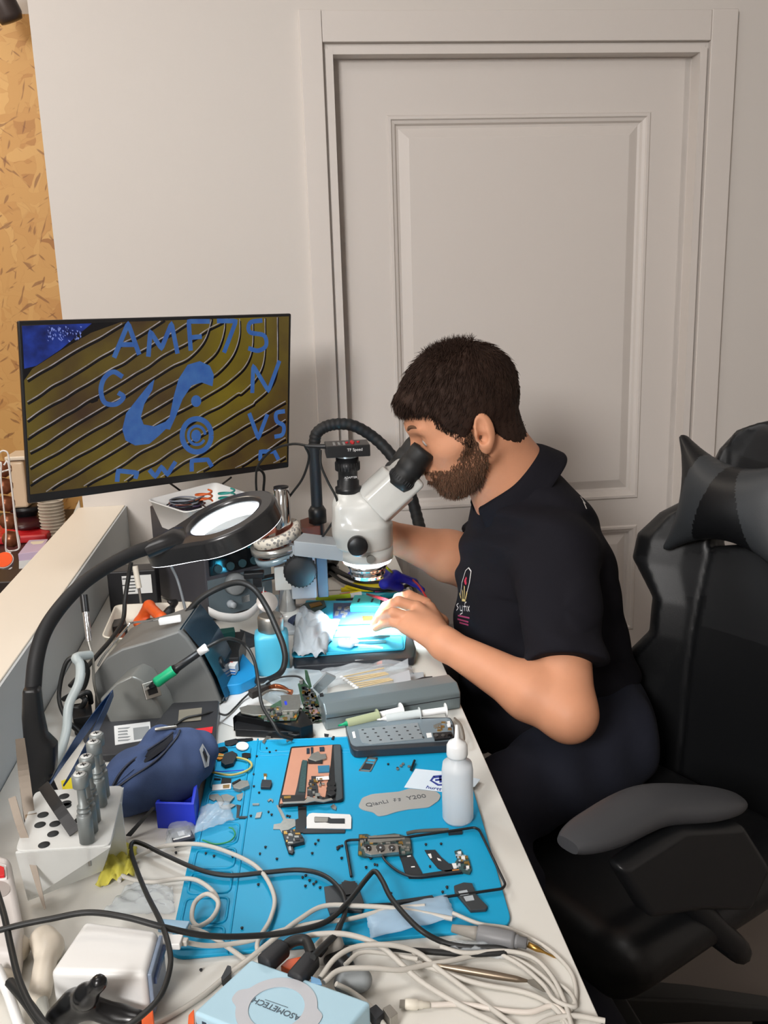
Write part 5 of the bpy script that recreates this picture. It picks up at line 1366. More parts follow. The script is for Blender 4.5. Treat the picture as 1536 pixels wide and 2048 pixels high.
# ================================================================ big blue repair mat and what lies on it
MH = .0045
mat_px = [(428, 1484), (913, 1463), (1027, 1853), (334, 1916)]
rm = thing('repair_mat', 'large blue silicone repair mat with raised compartment ridges', 'mat', D(680, 1690))
P = rnd_loop([D(x, y, MH) for x, y in mat_px], .022, 6)
B().prism(P, (0, 0, -MH)).build('base', cyan_m, rm, bevel=.0012)
def ridge(pts, closed=True, r=.0013): return B().tube([D(x, y, MH + .0002) for x, y in pts], r, 6, 0, closed).build('ridge', cyan_m, rm)
xl = lambda y: 428 - .219 * (y - 1484) + 13
xd = lambda y: 515 - .1425 * (y - 1484)
for y0, y1 in ((1496, 1578), (1584, 1642), (1650, 1690), (1700, 1738), (1745, 1788), (1797, 1848), (1856, 1898)):
    pts = [(xl(y0), y0), (xd(y0) - 12, y0 - 3), (xd(y1) - 12, y1 - 3), (xl(y1), y1)]
    Pw = rnd_loop([D(x, y, MH + .0002) for x, y in pts], .008, 3); B().tube(Pw, .0016, 6, 0, True).build('ridge', cyan_m, rm)
B().tube([D(xd(1478), 1478, MH), D(xd(1908), 1908, MH)], .0013, 6, 0).build('ridge', cyan_m, rm)
B().tube(rnd_loop([D(520, 1482, MH), D(905, 1468, MH), D(912, 1492, MH), D(518, 1505, MH)], .008, 3), .0016, 6, 0, True).build('ridge', cyan_m, rm)
B().tube([D(518, 1512, MH), D(916, 1497, MH)], .0012, 6, 0).build('ridge', cyan_m, rm)
R1 = lambda L: [(360 + x * .2344, 1440 + y * .2344) for x, y in L]
R2 = lambda L: [(660 + x * .2474, 1400 + y * .2474) for x, y in L]
R4 = lambda L: [(640 + x * .3906, 1640 + y * .3906) for x, y in L]
R6 = lambda L: [(400 + x * .1042, 1440 + y * .1042) for x, y in L]
R5 = lambda L: [(440 + x * .1693, 1320 + y * .1693) for x, y in L]
R3 = lambda L: [(560 + x * .2865, 1080 + y * .2865) for x, y in L]
def on(name, m, px, h, label=None, cat=None, base=MH + .0002, r=0, parent=None, group=None, bevel=0, th=None):
    return slab_obj(name, m, px, base if th is None else base + h - th, base + h, r, parent, bevel, label, cat, group)
def circ(cx, cy, rx, ry=None, n=20): ry = rx if ry is None else ry; return [(cx + rx * math.cos(2 * math.pi * k / n), cy + ry * math.sin(2 * math.pi * k / n)) for k in range(n)]
# ---- screen assembly with copper film
sa = thing('phone_screen_assembly', 'upside-down phone screen with copper-coloured film and flex cables on the blue mat', 'phone part', D(620, 1560, MH))
on('frame', black_m, R1([(945, 225), (1375, 205), (1395, 680), (835, 730)]), .004, parent=sa, r=.005, bevel=.0006)
on('glass_edge', mat('slate_glass', '3d464a', .2), R1([(1310, 212), (1368, 210), (1385, 670), (1330, 690)]), .0006, parent=sa, base=MH + .0042, r=.003)
on('copper_film', copper_m, R1([(955, 240), (1300, 212), (1285, 380), (1240, 655), (1075, 665), (1055, 690), (850, 712), (880, 600)]), .0006, parent=sa, base=MH + .0042)
on('battery_flex', flexm, R1([(1040, 350), (1090, 350), (1070, 620), (1060, 690), (880, 700), (880, 650), (980, 640), (1000, 560)]), .0012, parent=sa, base=MH + .0048)
on('flex_board', pcb_m, R1([(1045, 340), (1085, 345), (1065, 612), (1012, 610)]), .0012, parent=sa, base=MH + .006)
on('shield', shield_m, R1([(1125, 285), (1180, 265), (1200, 290), (1245, 285), (1250, 325), (1160, 350), (1095, 330)]), .0028, parent=sa, base=MH + .0048, bevel=.0005)
on('shield_board', black_m, R1([(1090, 330), (1215, 330), (1215, 365), (1095, 365)]), .002, parent=sa, base=MH + .0048)
for L in ([(1080, 240), (1105, 238), (1105, 280), (1080, 282)], [(1190, 230), (1230, 228), (1232, 260), (1192, 262)], [(1115, 232), (1135, 230), (1135, 290), (1118, 292)]):
    on('connector', mat('dark_connector', '1c2d3c', .4), R1(L), .0016, parent=sa, base=MH + .0048)
on('blue_connector', mat('blue_board', '2b6f8e', .4), R1([(1175, 390), (1275, 385), (1275, 440), (1180, 445)]), .0016, parent=sa, base=MH + .0048)
on('camera_flex', flexm, R1([(1120, 478), (1230, 478), (1230, 505), (1150, 510), (1175, 560), (1180, 640), (1085, 640), (1085, 575), (1140, 545), (1120, 520)]), .0014, parent=sa, base=MH + .0048)
on('flex_tape', paper_m, R1([(1160, 485), (1270, 478), (1272, 505), (1162, 512)]), .0008, parent=sa, base=MH + .0062)
for cy_, r_ in ((540, 33), (580, 36), (620, 33)):
    on('lens', black_m, R1(circ(1290, cy_, r_ + 6, r_ * .7)), .0035, parent=sa, base=MH + .0042, bevel=.0006)
on('earpiece_frame', black_m, R1([(860, 640), (1060, 640), (1070, 690), (880, 705)]), .0028, parent=sa, base=MH + .0048)
on('silver_flex', steel_m, R1([(875, 700), (1060, 690), (1100, 655), (1150, 665), (1225, 680), (1290, 665), (1305, 680), (1225, 700), (1150, 690), (1080, 705), (880, 712)]), .0010, parent=sa, base=MH + .0078)
on('gold_contacts', gold_m, R1([(885, 650), (945, 645), (945, 665), (888, 668)]), .0006, parent=sa, base=MH + .0076)
# ---- phone back lying beyond the mat edge
ph = thing('phone_housing', 'opened grey phone with a perforated silver battery plate lying across the far mat edge', 'phone', D(810, 1470, MH))
hb = .012
on('shell', mat('graphite_shell', '3a3f45', .3, .4), R3([(455, 1290), (470, 1250), (1190, 1235), (1215, 1280), (1225, 1400), (1190, 1430), (520, 1470), (490, 1440)]), hb, parent=ph, r=.006, bevel=.0012)
on('rear_cover', mat('light_blue_grey', '7c8b94', .25, .3), R3([(462, 1310), (478, 1268), (1185, 1242), (1205, 1280), (1215, 1375), (1180, 1400), (520, 1440), (495, 1420)]), .0012, parent=ph, base=MH + hb, r=.005)
on('battery_plate', mat('perforated_plate', 'a8b4bb', .3, .6), R3([(545, 1320), (850, 1285), (960, 1275), (1000, 1385), (640, 1425), (575, 1415), (560, 1390)]), .0010, parent=ph, base=MH + hb + .0012)
b = B()
for j in range(4):
    for i in range(6):
        u, v = i / 5, j / 3; x = 568 + 370 * u + v * 52; y = 1322 - 20 * u + v * 75 - u * 4
        slab(b, R3([(x, y), (x + 16, y - 1), (x + 18, y + 5), (x + 2, y + 6)]), 0, MH + hb + .0024)
bb_ = B()
for j in range(4):
    for i in range(6):
        u, v = i / 5, j / 3; x = 568 + 370 * u + v * 52; y = 1322 - 20 * u + v * 75 - u * 4
        slab(bb_, R3([(x, y), (x + 16, y - 1), (x + 18, y + 5), (x + 2, y + 6)]), MH + hb + .0021, MH + hb + .0024)
bb_.build('plate_slots', ink_m, ph)['kind'] = 'stuff'
on('camera_module', black_m, R3([(1065, 1345), (1195, 1335), (1215, 1375), (1080, 1390)]), .0035, parent=ph, base=MH + hb + .0012, bevel=.0006)
for cx_2 in (1090, 1140, 1185): on('camera_lens', mat('lens_dark', '0c0f12', .05, coat=1), R3(circ(cx_2, 1362, 16, 10)), .0008, parent=ph, base=MH + hb + .0047)
on('label', white_m, R3([(1020, 1348), (1055, 1345), (1062, 1375), (1028, 1380)]), .0004, parent=ph, base=MH + hb + .0012)
on('bracket', white_m, R3([(1160, 1268), (1185, 1262), (1195, 1300), (1170, 1305)]), .0006, parent=ph, base=MH + hb + .0012)
on('bracket', white_m, R3([(502, 1340), (520, 1335), (530, 1378), (512, 1382)]), .0006, parent=ph, base=MH + hb + .0012)
tag(B().tube([D(909, 1436, .012), D(922, 1450, .014), D(928, 1475, .014), D(925, 1488, .010)], .0016, 6).build('key_ring', dull), 'thin bent metal strip beside the squeeze bottle tip', 'strip')
# ---- sim tray, mid mat
st = thing('sim_tray', 'small silver SIM tray lying alone in the middle of the blue mat', 'SIM tray', D(738, 1527, MH))
b = B()
for L in ([(305, 458), (385, 464), (378, 478), (300, 472)], [(378, 464), (386, 468), (330, 575), (320, 570)], [(235, 562), (325, 568), (322, 577), (232, 570)], [(305, 458), (314, 460), (244, 570), (234, 565)], [(290, 492), (360, 497), (357, 503), (287, 498)]): slab(b, R2(L), MH, MH + .0012)
b.build('frame', steel_m, st)
on('card', ink_m, R2([(283, 510), (345, 515), (322, 560), (255, 555)]), .0008, parent=st)
# ---- flex bits, connectors, cameras etc. on the mat
on('camera_module', flexm, R1([(700, 505), (780, 510), (785, 535), (770, 572), (688, 570), (690, 545)]), .004, 'square black camera module with a gold connector between the mat ridge and the copper screen', 'camera module', bevel=.0006)
_cm = [o for o in bpy.data.objects if o.name.startswith('camera_module') and o.parent is None][-1]
on('connector', gold_m, R1([(712, 456), (740, 456), (742, 478), (714, 480)]), .0012, parent=_cm); on('flex', mat('cream_flex', 'cfcaba', .5), R1([(718, 478), (735, 478), (734, 508), (718, 508)]), .0008, parent=_cm)
# cross-shaped group under the copper screen
cg = thing('flex_assembly', 'black and grey flex cable assembly spread out below the copper screen', 'flex cable', D(590, 1650, MH))
on('vertical_flex', black_m, R1([(1005, 735), (1075, 735), (1080, 880), (1060, 960), (985, 960), (985, 850), (1010, 840)]), .0012, parent=cg)
on('shield_strip', shield_m, R1([(820, 725), (845, 725), (905, 840), (980, 845), (990, 900), (870, 965), (850, 930), (795, 930), (800, 890), (860, 880), (880, 850)]), .0010, parent=cg)
on('camera_bracket', mat('dark_bracket', '2a2e31', .4, .3), R1([(870, 940), (1000, 925), (1060, 1010), (1060, 1035), (920, 1070), (890, 1010)]), .005, parent=cg, bevel=.0008)
on('button_flex', black_m, R1([(895, 1040), (960, 1040), (975, 1120), (960, 1140), (925, 1130)]), .003, parent=cg, bevel=.0008)
on('pale_window', lgrey_m, R1([(925, 1075), (945, 1075), (950, 1110), (930, 1110)]), .0006, parent=cg, base=MH + .0032)
on('long_flex', flexm, R1([(1060, 925), (1410, 935), (1405, 960), (1050, 965)]), .0014, parent=cg)
wp = thing('white_card', 'white plastic card holding a thin black flex cable below the copper screen', 'card', D(658, 1645, MH))
on('plate', white_m, R1([(1100, 800), (1130, 792), (1450, 805), (1462, 830), (1460, 925), (1080, 920), (1080, 830)]), .0009, parent=wp, r=.001, base=MH + .0018)
on('flex_strip', flexm, R1([(1150, 825), (1270, 828), (1290, 840), (1405, 840), (1405, 880), (1280, 878), (1240, 868), (1150, 870)]), .0008, parent=wp, base=MH + .0027)
on('flex_shield', steel_m, R1([(1145, 828), (1265, 830), (1260, 865), (1145, 865)]), .0006, parent=wp, base=MH + .0035)
# small scattered parts on the left strip
on('coil', mat('white_coil', 'e0dfd8', .5), R6(circ(812, 495, 122, 80)), .0014, 'round white charging coil in the far compartment of the mat', 'coil', base=MH + .0012)
for nm, m_, L, h_, lab, cat in (
    ('speaker_box', black_m, [(330, 530), (480, 500), (540, 560), (380, 620)], .004, 'small black speaker box beside the orange flex', 'speaker'),
    ('flex_piece', flexm, [(470, 400), (700, 350), (740, 430), (560, 500), (480, 470)], .002, 'dark bent flex piece in the far corner of the mat', 'flex cable'),
    ('antenna_strip', black_m, [(680, 360), (1010, 340), (1020, 370), (880, 400), (690, 385)], .002, 'narrow black antenna strip near the far mat edge', 'strip'),
    ('orange_flex', mat('orange_tape', 'c67c2a', .5), [(300, 690), (360, 630), (460, 650), (470, 720), (380, 760), (300, 740)], .003, 'orange tape flex among the parts in the mat corner', 'flex cable'),
    ('camera_cluster', flexm, [(470, 640), (620, 590), (720, 650), (640, 820), (480, 860), (400, 800)], .006, 'black cluster of phone cameras in the mat corner', 'camera module'),
    ('rubber_cap', black_m, [(800, 640), (860, 625), (975, 635), (970, 700), (880, 740), (805, 690)], .003, 'black rounded cap beside the yellow tube', 'cap'),
    ('frame_piece', black_m, [(420, 1110), (600, 1120), (590, 1210), (400, 1220)], .0018, 'small black frame lying beside the white pad', 'frame'),
    ('black_clip', black_m, [(270, 1110), (400, 1120), (390, 1140), (270, 1135)], .0016, 'thin black clip above the white pad', 'clip'),
    ('white_pad', white_m, [(235, 1240), (600, 1210), (590, 1310), (230, 1345)], .0016, 'white adhesive pad with a brown window on the left mat strip', 'pad'),
    ('metal_bracket', shield_m, [(620, 1220), (760, 1150), (920, 1160), (950, 1250), (760, 1330), (640, 1300)], .005, 'grey metal bracket beside the white adhesive pad', 'bracket'),
    ('black_strip', black_m, [(610, 1200), (770, 1120), (785, 1140), (640, 1225)], .0065, 'short black strip leaning on the grey metal bracket', 'strip')):
    on(nm, m_, R6(L), h_, lab, cat, bevel=.0004)
on('pad_window', mat('pad_brown', '8a6c3c', .5), R6([(440, 1245), (570, 1235), (560, 1300), (440, 1308)]), .0004, base=MH + .0019); o = bpy.data.objects['pad_window']; o.parent = bpy.data.objects['white_pad']; o.location -= bpy.data.objects['white_pad'].location
tag(B().tube([D(*p, MH + .004) for p in ((408, 1521), (428, 1512), (478, 1516), (499, 1523), (503, 1533), (490, 1543), (462, 1550), (432, 1546), (410, 1539))], .0017, 8).build('tube', mat('yellow_tube', 'b9b06a', .4)), 'dull yellow plastic tube looped in the mat corner', 'tube')
tag(B().tube([D(*p, MH + .004) for p in ((405, 1680), (430, 1688), (458, 1683), (470, 1670), (466, 1658), (458, 1655))], .0010, 8).build('tube', mat('green_tube', '2f8f5a', .4)), 'thin green elastic ring under the clear bag', 'tube')
tag(B().tube([D(*p, MH + .003) for p in ((411, 1540), (440, 1543), (460, 1542), (488, 1540))], .0007, 6).build('antenna_wire', blue_m), 'thin blue antenna wire with a white end by the yellow tube', 'wire')
# clamshell of shields, two fans of leaf-like shield plates
rs = random.Random(11)
for i, L in enumerate(([(245, 640), (320, 628), (345, 650), (290, 690), (250, 670)], [(300, 665), (370, 640), (400, 660), (340, 745), (325, 700)], [(350, 640), (400, 630), (465, 655), (430, 695), (370, 690)], [(480, 640), (550, 615), (552, 640), (515, 685), (490, 680)], [(340, 735), (440, 712), (475, 725), (430, 752), (360, 755)])):
    on('shield_plate', shield_m, R1(L), .0012 + .0008 * (i % 3), ['grey shield plate nearest the mat edge in the pile of shields', 'grey shield plate lying across the pile of shields', 'grey shield plate with a folded end in the pile of shields', 'slim grey shield plate lying apart from the pile', 'curved grey shield plate below the pile of shields'][i], 'shield', group='phone shield plates on the mat')
for i, (L, m_, lab) in enumerate((([(480, 720), (520, 728), (512, 750), (500, 820), (575, 820), (572, 835), (480, 835), (485, 760)], flexm, 'L-shaped dark flex cable with a silver end by the mat ridge'), ([(655, 790), (700, 782), (685, 830), (640, 835)], steel_m, 'small silver plate right of the mat ridge'),
                                  ([(618, 712), (675, 710), (674, 722), (620, 724)], shield_m, 'tiny grey bar right of the mat ridge'), ([(745, 685), (770, 668), (795, 680), (790, 700), (775, 680), (755, 695)], shield_m, 'tiny bent grey bracket right of the mat ridge'),
                                  ([(905, 175), (930, 145), (945, 150), (955, 180), (935, 170), (910, 185)], shield_m, 'tiny bent clip near the far mat edge'), ([(700, 185), (740, 135), (775, 140), (740, 165), (720, 200)], steel_m, 'tiny silver hook near the far mat edge'),
                                  ([(1285, 735), (1310, 715), (1335, 740), (1330, 765), (1300, 755)], steel_m, 'small silver spring below the copper screen'), ([(1230, 115), (1270, 120), (1265, 138), (1232, 135)], flexm, 'short dark sliver next to the phone housing'), ([(1290, 160), (1305, 135), (1322, 140), (1308, 165)], flexm, 'short dark peg next to the phone housing'))):
    on('metal_piece' if m_ is not flexm else 'flex_piece', m_, R1(L), .0016, lab, 'part')
crumple('clear_bag', [(388, 1682), (405, 1628), (458, 1618), (470, 1655)], .006, film_m, 'small clear bag lying over the mat edge beside the blue box', 'bag', .003, 16, 4, base=.010)
crumple('clear_bag', [(330, 1700), (338, 1650), (392, 1640), (392, 1690)], .009, film_m, 'clear bag around the small black module', 'bag', .002, 14, 6, base=.003)
# ---- silver pieces by the SIM tray
for i, (x, y, lab) in enumerate(((802, 1531, 'tiny silver screw right of the SIM tray, topmost'), (806, 1527, 'tiny silver screw beside the black peg'), (818, 1532, 'tiny silver bracket touching the black peg'), (795, 1537, 'tiny silver screw right of the SIM tray, lowest'))):
    on('screw', steel_m, circ(x, y, 3, 2, 8), .0018, lab, 'screw', group='silver screws by the black peg')
tag(B().tube([D(822, 1540, MH + .003), D(829, 1521, MH + .004)], .0018, 8, 0).build('peg', black_m), 'black cylindrical peg beside the white paper on the mat', 'peg')
# ---- screws: many, each on its own
scr0 = None
pts_s = R1([(675, 627), (630, 572), (628, 468), (765, 280), (820, 270), (655, 315), (682, 1147), (827, 1193), (730, 1092), (1180, 1033), (1355, 1095), (1380, 1082), (1378, 1187), (1128, 1145), (1045, 1350), (1073, 1335), (1105, 1377), (1140, 1408), (1160, 1388), (1070, 1425), (1195, 1438), (668, 1412), (220, 1143), (290, 1168), (450, 1172), (605, 825), (755, 790), (782, 815), (915, 825), (935, 830), (740, 245), (1155, 1065), (1345, 1110)]) + R2([(75, 1192), (100, 1185), (95, 1285), (318, 1275), (330, 1290), (380, 1340), (292, 1362), (775, 1175), (898, 1170), (808, 1352), (945, 1520), (470, 525), (545, 555)]) + R4([(280, 232), (236, 247), (363, 381), (628, 374), (650, 350), (90, 145)]) + [(484, 1858), (352, 1707), (343, 1930), (402, 1942), (534, 1937)]
for i, (x, y) in enumerate(pts_s):
    on_mat = not (x < 360 or y > 1925)
    p = D(x, y, MH if on_mat else .0005)
    if scr0 is None:
        scr0 = B().lathe([(0, 0), (.0011, 0), (.0011, .0014), (.0017, .0014), (.0015, .0022), (0, .0022)], p, (0, 0, 1), 10).build('screw', ink_m, loc=p); o = scr0
    else:
        o = scr0.copy(); COL.objects.link(o); o.location = p
        if i % 4 == 2: o.scale = (.8, 1.3, .8)
    tag(o, 'tiny black screw lying loose on the blue repair mat' if on_mat else 'tiny black screw lying loose on the white desk', 'screw', 'loose black screws on the mat' if on_mat else 'loose black screws on the desk')
# ---- main board with three cameras
mbp = thing('phone_mainboard', 'phone main board with a row of three rear cameras inside the wire frame', 'circuit board', D(772, 1685, MH))
on('board', pcb_m, R2([(232, 1085), (300, 1082), (330, 1100), (520, 1078), (560, 1085), (650, 1110), (665, 1235), (600, 1245), (540, 1245), (280, 1262), (225, 1240)]), .003, parent=mbp)
on('shield_can', shield_m, R2([(310, 1100), (560, 1085), (570, 1130), (400, 1150), (320, 1150)]), .0018, parent=mbp, base=MH + .0032)
on('shield_can', mat('shield_dark', '5a6260', .4, .6), R2([(580, 1110), (645, 1115), (655, 1200), (600, 1210)]), .0018, parent=mbp, base=MH + .0032)
on('camera_frame', steel_m, R2([(270, 1190), (345, 1175), (545, 1160), (560, 1225), (330, 1250), (285, 1235)]), .004, parent=mbp, base=MH + .0032, bevel=.0005)
for cx_2, r_ in ((312, 24), (408, 36), (500, 28)):
    o = on('camera_lens', MATS['lens_dark'], R2(circ(cx_2, 1192, r_, r_ * .78)), .0012, parent=mbp, base=MH + .0072)
    on('lens_ring', lgrey_m, R2(circ(cx_2, 1192, r_ * .25, r_ * .2)), .0002, parent=mbp, base=MH + .0084)
for L in ([(240, 1092), (262, 1090), (262, 1115), (240, 1117)], [(275, 1108), (300, 1106), (302, 1125), (278, 1128)]): on('gold_contact', gold_m, R2(L), .0008, parent=mbp, base=MH + .0032)
on('board_flex', flexm, R2([(555, 1245), (660, 1240), (745, 1395), (740, 1440), (640, 1440), (600, 1380), (580, 1310)]), .0012, parent=mbp)
b = B(); slab(b, R2([(620, 1258), (655, 1252), (660, 1285), (640, 1290)]), 0, MH + .0018); slab(b, R2([(655, 1342), (690, 1340), (692, 1350), (658, 1352)]), 0, MH + .0018)
on('flex_print', white_m, R2([(622, 1260), (652, 1255), (655, 1262), (626, 1268)]), .0003, parent=mbp, base=MH + .0014); on('flex_print', white_m, R2([(655, 1345), (685, 1342), (686, 1350), (657, 1353)]), .0003, parent=mbp, base=MH + .0014)
B().tube([D(x, y, MH + .003) for x, y in R2([(420, 1245), (440, 1290), (490, 1340), (560, 1390), (640, 1420), (740, 1425), (860, 1410), (1060, 1385)])], .0016, 6).build('antenna_cable', flexm, mbp)
tag(B().tube([D(x, y, MH + .0035) for x, y in R2([(620, 1078), (700, 1062), (860, 1052), (960, 1050)])], .0022, 6).build('side_key_strip', mat('brown_strip', '55524a', .5)), 'grey-brown rail along the far side of the wire frame', 'strip')
tag(on('side_key', flexm, R2([(955, 1058), (1070, 1050), (1068, 1070), (960, 1078)]), .003), 'black key strip at the end of the rail', 'key')
lf = thing('charging_board', 'dark curved flex with an orange end and a small green circuit board on the mat', 'circuit board', D(880, 1720, MH))
on('flex', flexm, R2([(765, 1212), (850, 1210), (900, 1270), (960, 1320), (1000, 1325), (1010, 1380), (940, 1390), (870, 1355), (800, 1270)]), .0012, parent=lf)
on('board', pcb_m, R2([(1005, 1220), (1055, 1205), (1080, 1250), (1120, 1280), (1145, 1370), (1130, 1400), (1060, 1385), (1000, 1330), (1030, 1280)]), .0024, parent=lf)
on('lower_flex', flexm, R2([(740, 1405), (980, 1370), (1080, 1375), (1075, 1400), (740, 1440)]), .0012, parent=lf)
on('orange_tape', MATS['orange_tape'], R2([(988, 1372), (1060, 1364), (1066, 1384), (990, 1392)]), .0010, parent=lf, base=MH + .0014)
for L in ([(1035, 1225), (1060, 1222), (1062, 1240), (1038, 1243)], [(1060, 1262), (1090, 1262), (1092, 1285), (1062, 1285)], [(985, 1320), (1020, 1318), (1025, 1355), (1000, 1360)], [(1100, 1340), (1125, 1338), (1126, 1360), (1102, 1360)]): on('component', white_m, R2(L), .0010, parent=lf, base=MH + .0026)
for L in ([(790, 1245), (815, 1240), (825, 1275), (812, 1280)], [(865, 1275), (890, 1285), (900, 1300), (875, 1295)]): on('flex_print', white_m, R2(L), .0003, parent=lf, base=MH + .0014)
# ---- bent black wire frame around it (gasket)
fr_ = R4([(160, 290), (130, 110), (150, 103), (420, 92), (640, 60), (790, 38), (815, 50), (890, 205), (950, 330), (935, 352), (600, 400), (400, 430), (250, 435)])
P = rnd_loop([D(x, y, MH + .004) for x, y in fr_], .006, 3)
o = B().tube([D(fr_[0][0], fr_[0][1], MH + .004)] + P[4:-4] + [D(fr_[-1][0], fr_[-1][1], MH + .004)], .0016, 8, 0).build('gasket_frame', black_m); tag(o, 'thin black rectangular phone gasket lying over the circuit boards', 'gasket')
tag(on('key_bar', flexm, R4([(385, 410), (575, 383), (585, 398), (390, 425)]), .006, bevel=.0005), 'short black bar under the near side of the gasket', 'bar')
def mod(nm, L, lab, win):
    r = thing(nm, lab, 'speaker', D(*R4([L[0]])[0], MH)); on('shell', mat('module_grey', '33373a', .45), R4(L), .004, parent=r, bevel=.0008)
    for w_ in win: on('window', lgrey_m, R4(w_), .0006, parent=r, base=MH + .0042)
    return r
mod('speaker_module', [(685, 335), (735, 318), (780, 322), (800, 380), (860, 440), (850, 455), (770, 460), (740, 425), (690, 365)], 'grey speaker module with two pale windows in the near corner of the mat', [[(708, 365), (752, 357), (762, 378), (718, 385)], [(735, 392), (782, 384), (790, 408), (748, 415)]])
mod('antenna_module', [(20, 340), (110, 325), (125, 305), (190, 320), (225, 420), (215, 465), (130, 460), (50, 478), (30, 420)], 'black antenna module with one pale square under the cables', [[(118, 322), (165, 318), (172, 362), (125, 370)]])
on('module_step', black_m, R4([(110, 318), (180, 312), (192, 372), (125, 385)]), .0015, parent=bpy.data.objects['antenna_module'], base=MH + .0042, th=None)
# ---- grey metal cut-out with lettering, small white paper sheet under the bottle
gp = on('metal_shim', mat('matt_silver', 'b4b4b0', .45, .35), R2([(228, 860), (260, 790), (340, 760), (450, 750), (560, 740), (640, 715), (860, 738), (895, 770), (880, 810), (800, 865), (640, 880), (540, 900), (450, 930), (385, 938), (350, 905), (260, 885)]), .0010, 'wavy silver metal shim engraved with lettering beside the squeeze bottle', 'shim', r=.004)
def flat_text(txt, a, b_, h, size, parent, name, m, up=None):
    """lettering on a level surface, running from pixel a to pixel b"""
    A_, B_ = D(a[0], a[1], h), D(b_[0], b_[1], h); x = (B_ - A_).normalized(); y = Vector((0, 0, 1)).cross(x); c = (A_ + B_) / 2
    M = Matrix((( x.x, y.x, 0, c.x), (x.y, y.y, 0, c.y), (0, 0, 1, c.z), (0, 0, 0, 1)))
    return text_mesh(txt, size, M, parent, name, m)
a_, b_ = R2([(330, 845), (575, 805)]); flat_text('QianLi', (a_[0] - 12, a_[1] + 2), (b_[0] - 24, b_[1] + 3), MH + .0014, .0115, gp, 'lettering', mat('grey_engraving', '54575a', .6))
a_, b_ = R2([(505, 812), (580, 800)]); 
b = B()
for L in ([(510, 800), (535, 797)], [(510, 812), (538, 808)], [(522, 795), (524, 822)], [(545, 798), (572, 794)], [(560, 792), (558, 818)], [(570, 800), (566, 818)]): stroke(b, [D(*R2([p])[0], MH + .00135) for p in L], .0011, 0, Vector((0, 0, 1)))
b.build('lettering', MATS['grey_engraving'], gp)
a_, b_ = R2([(625, 795), (770, 775)]); flat_text('Y200', a_, b_, MH + .0014, .0125, gp, 'lettering', MATS['grey_engraving'])
wpz = slab_obj('paper_bag', mat('translucent_paper', 'd3dfe8', .6), R2([(690, 555), (900, 575), (1215, 640), (1170, 700), (920, 742), (600, 705), (640, 640)]), MH + .0003, MH + .0008, label='white paper slip with a blue cross logo half under the squeeze bottle', cat='paper')
b = B(); navy = mat('navy_print', '2b3a8c', .6)
for L in ([(835, 612), (905, 605), (960, 625), (955, 640), (900, 625), (845, 632)], [(805, 655), (835, 612), (850, 620), (825, 650)], [(805, 650), (825, 650), (880, 680), (940, 675), (940, 690), (870, 692)], [(850, 640), (940, 630), (938, 645), (850, 655)], [(880, 618), (900, 616), (905, 665), (885, 668)]): slab(b, R2(L), MH + .0008, MH + .0010)
b.build('logo', navy, wpz)
a_, b_ = R2([(765, 700), (915, 725)]); flat_text('hurtt', a_, b_, MH + .0011, .0105, wpz, 'lettering', navy)
# ---- translucent squeeze bottle
ldpe = mat('translucent_ldpe', 'e3e8ec', .35, trans=.25, ior=1.3, sss=.0, alpha=.93)
bc = D(916, 1638, MH); zb_ = bc.z
bo_ = thing('squeeze_bottle', 'translucent white squeeze bottle with a cone nozzle standing on the mat edge', 'bottle', bc)
def zpix(y): return PY(915, y, bc.y).z - zb_
rB = (PY(947, 1600, bc.y) - PY(886, 1600, bc.y)).length / 2
zs, zn, zc2, zt2 = zpix(1528), zpix(1512), zpix(1484), zpix(1450)
B().lathe([(0, .001), (rB * .9, 0), (rB, .004), (rB * 1.0, zs * .9), (rB * .93, zs + .002), (rB * .55, zn - .004), (rB * .55, zn), (0, zn)], bc, (0, 0, 1), 40).build('body', ldpe, bo_)
B().lathe([(0, 0), (rB * .64, 0), (rB * .68, .003), (rB * .66, zc2 - zn - .004), (rB * .55, zc2 - zn), (rB * .22, zc2 - zn + .004), (rB * .16, (zt2 - zn) * .6), (rB * .09, zt2 - zn), (0, zt2 - zn)], bc + Vector((0, 0, zn)), (0, 0, 1), 36).build('nozzle_cap', mat('milky_white', 'e6e8e8', .35, sss=0), bo_)
# ---- grey spectacle-like hard case
cs = thing('hard_case', 'long grey metal hard case with a ridged lid in front of the seated man', 'case', D(785, 1430))
P0 = [D(645, 1462), D(925, 1418)]
cA, cB2 = D(652, 1462), D(922, 1417); dx_ = (cB2 - cA); wN = Vector((-dx_.y, dx_.x, 0)).normalized()
prof = [(0, 0), (0, .028), (.014, .040), (.052, .038), (.062, .026), (.062, 0)]
rings = [[cA + dx_ * t + wN * a_ + Vector((0, 0, z_)) for a_, z_ in prof] for t in (0, 1)]
B().loft(rings, smooth=False).build('shell', mat('case_metal', '7f8c90', .3, .45), cs, bevel=.003, seg=3)
B().box(cA + dx_ * .5 + Vector((0, 0, .020)) - wN * .0003, (dx_.length * .985, .0012, .0010), Matrix.Rotation(math.atan2(dx_.y, dx_.x), 3, 'Z')).build('lid_seam', ink_m, cs)
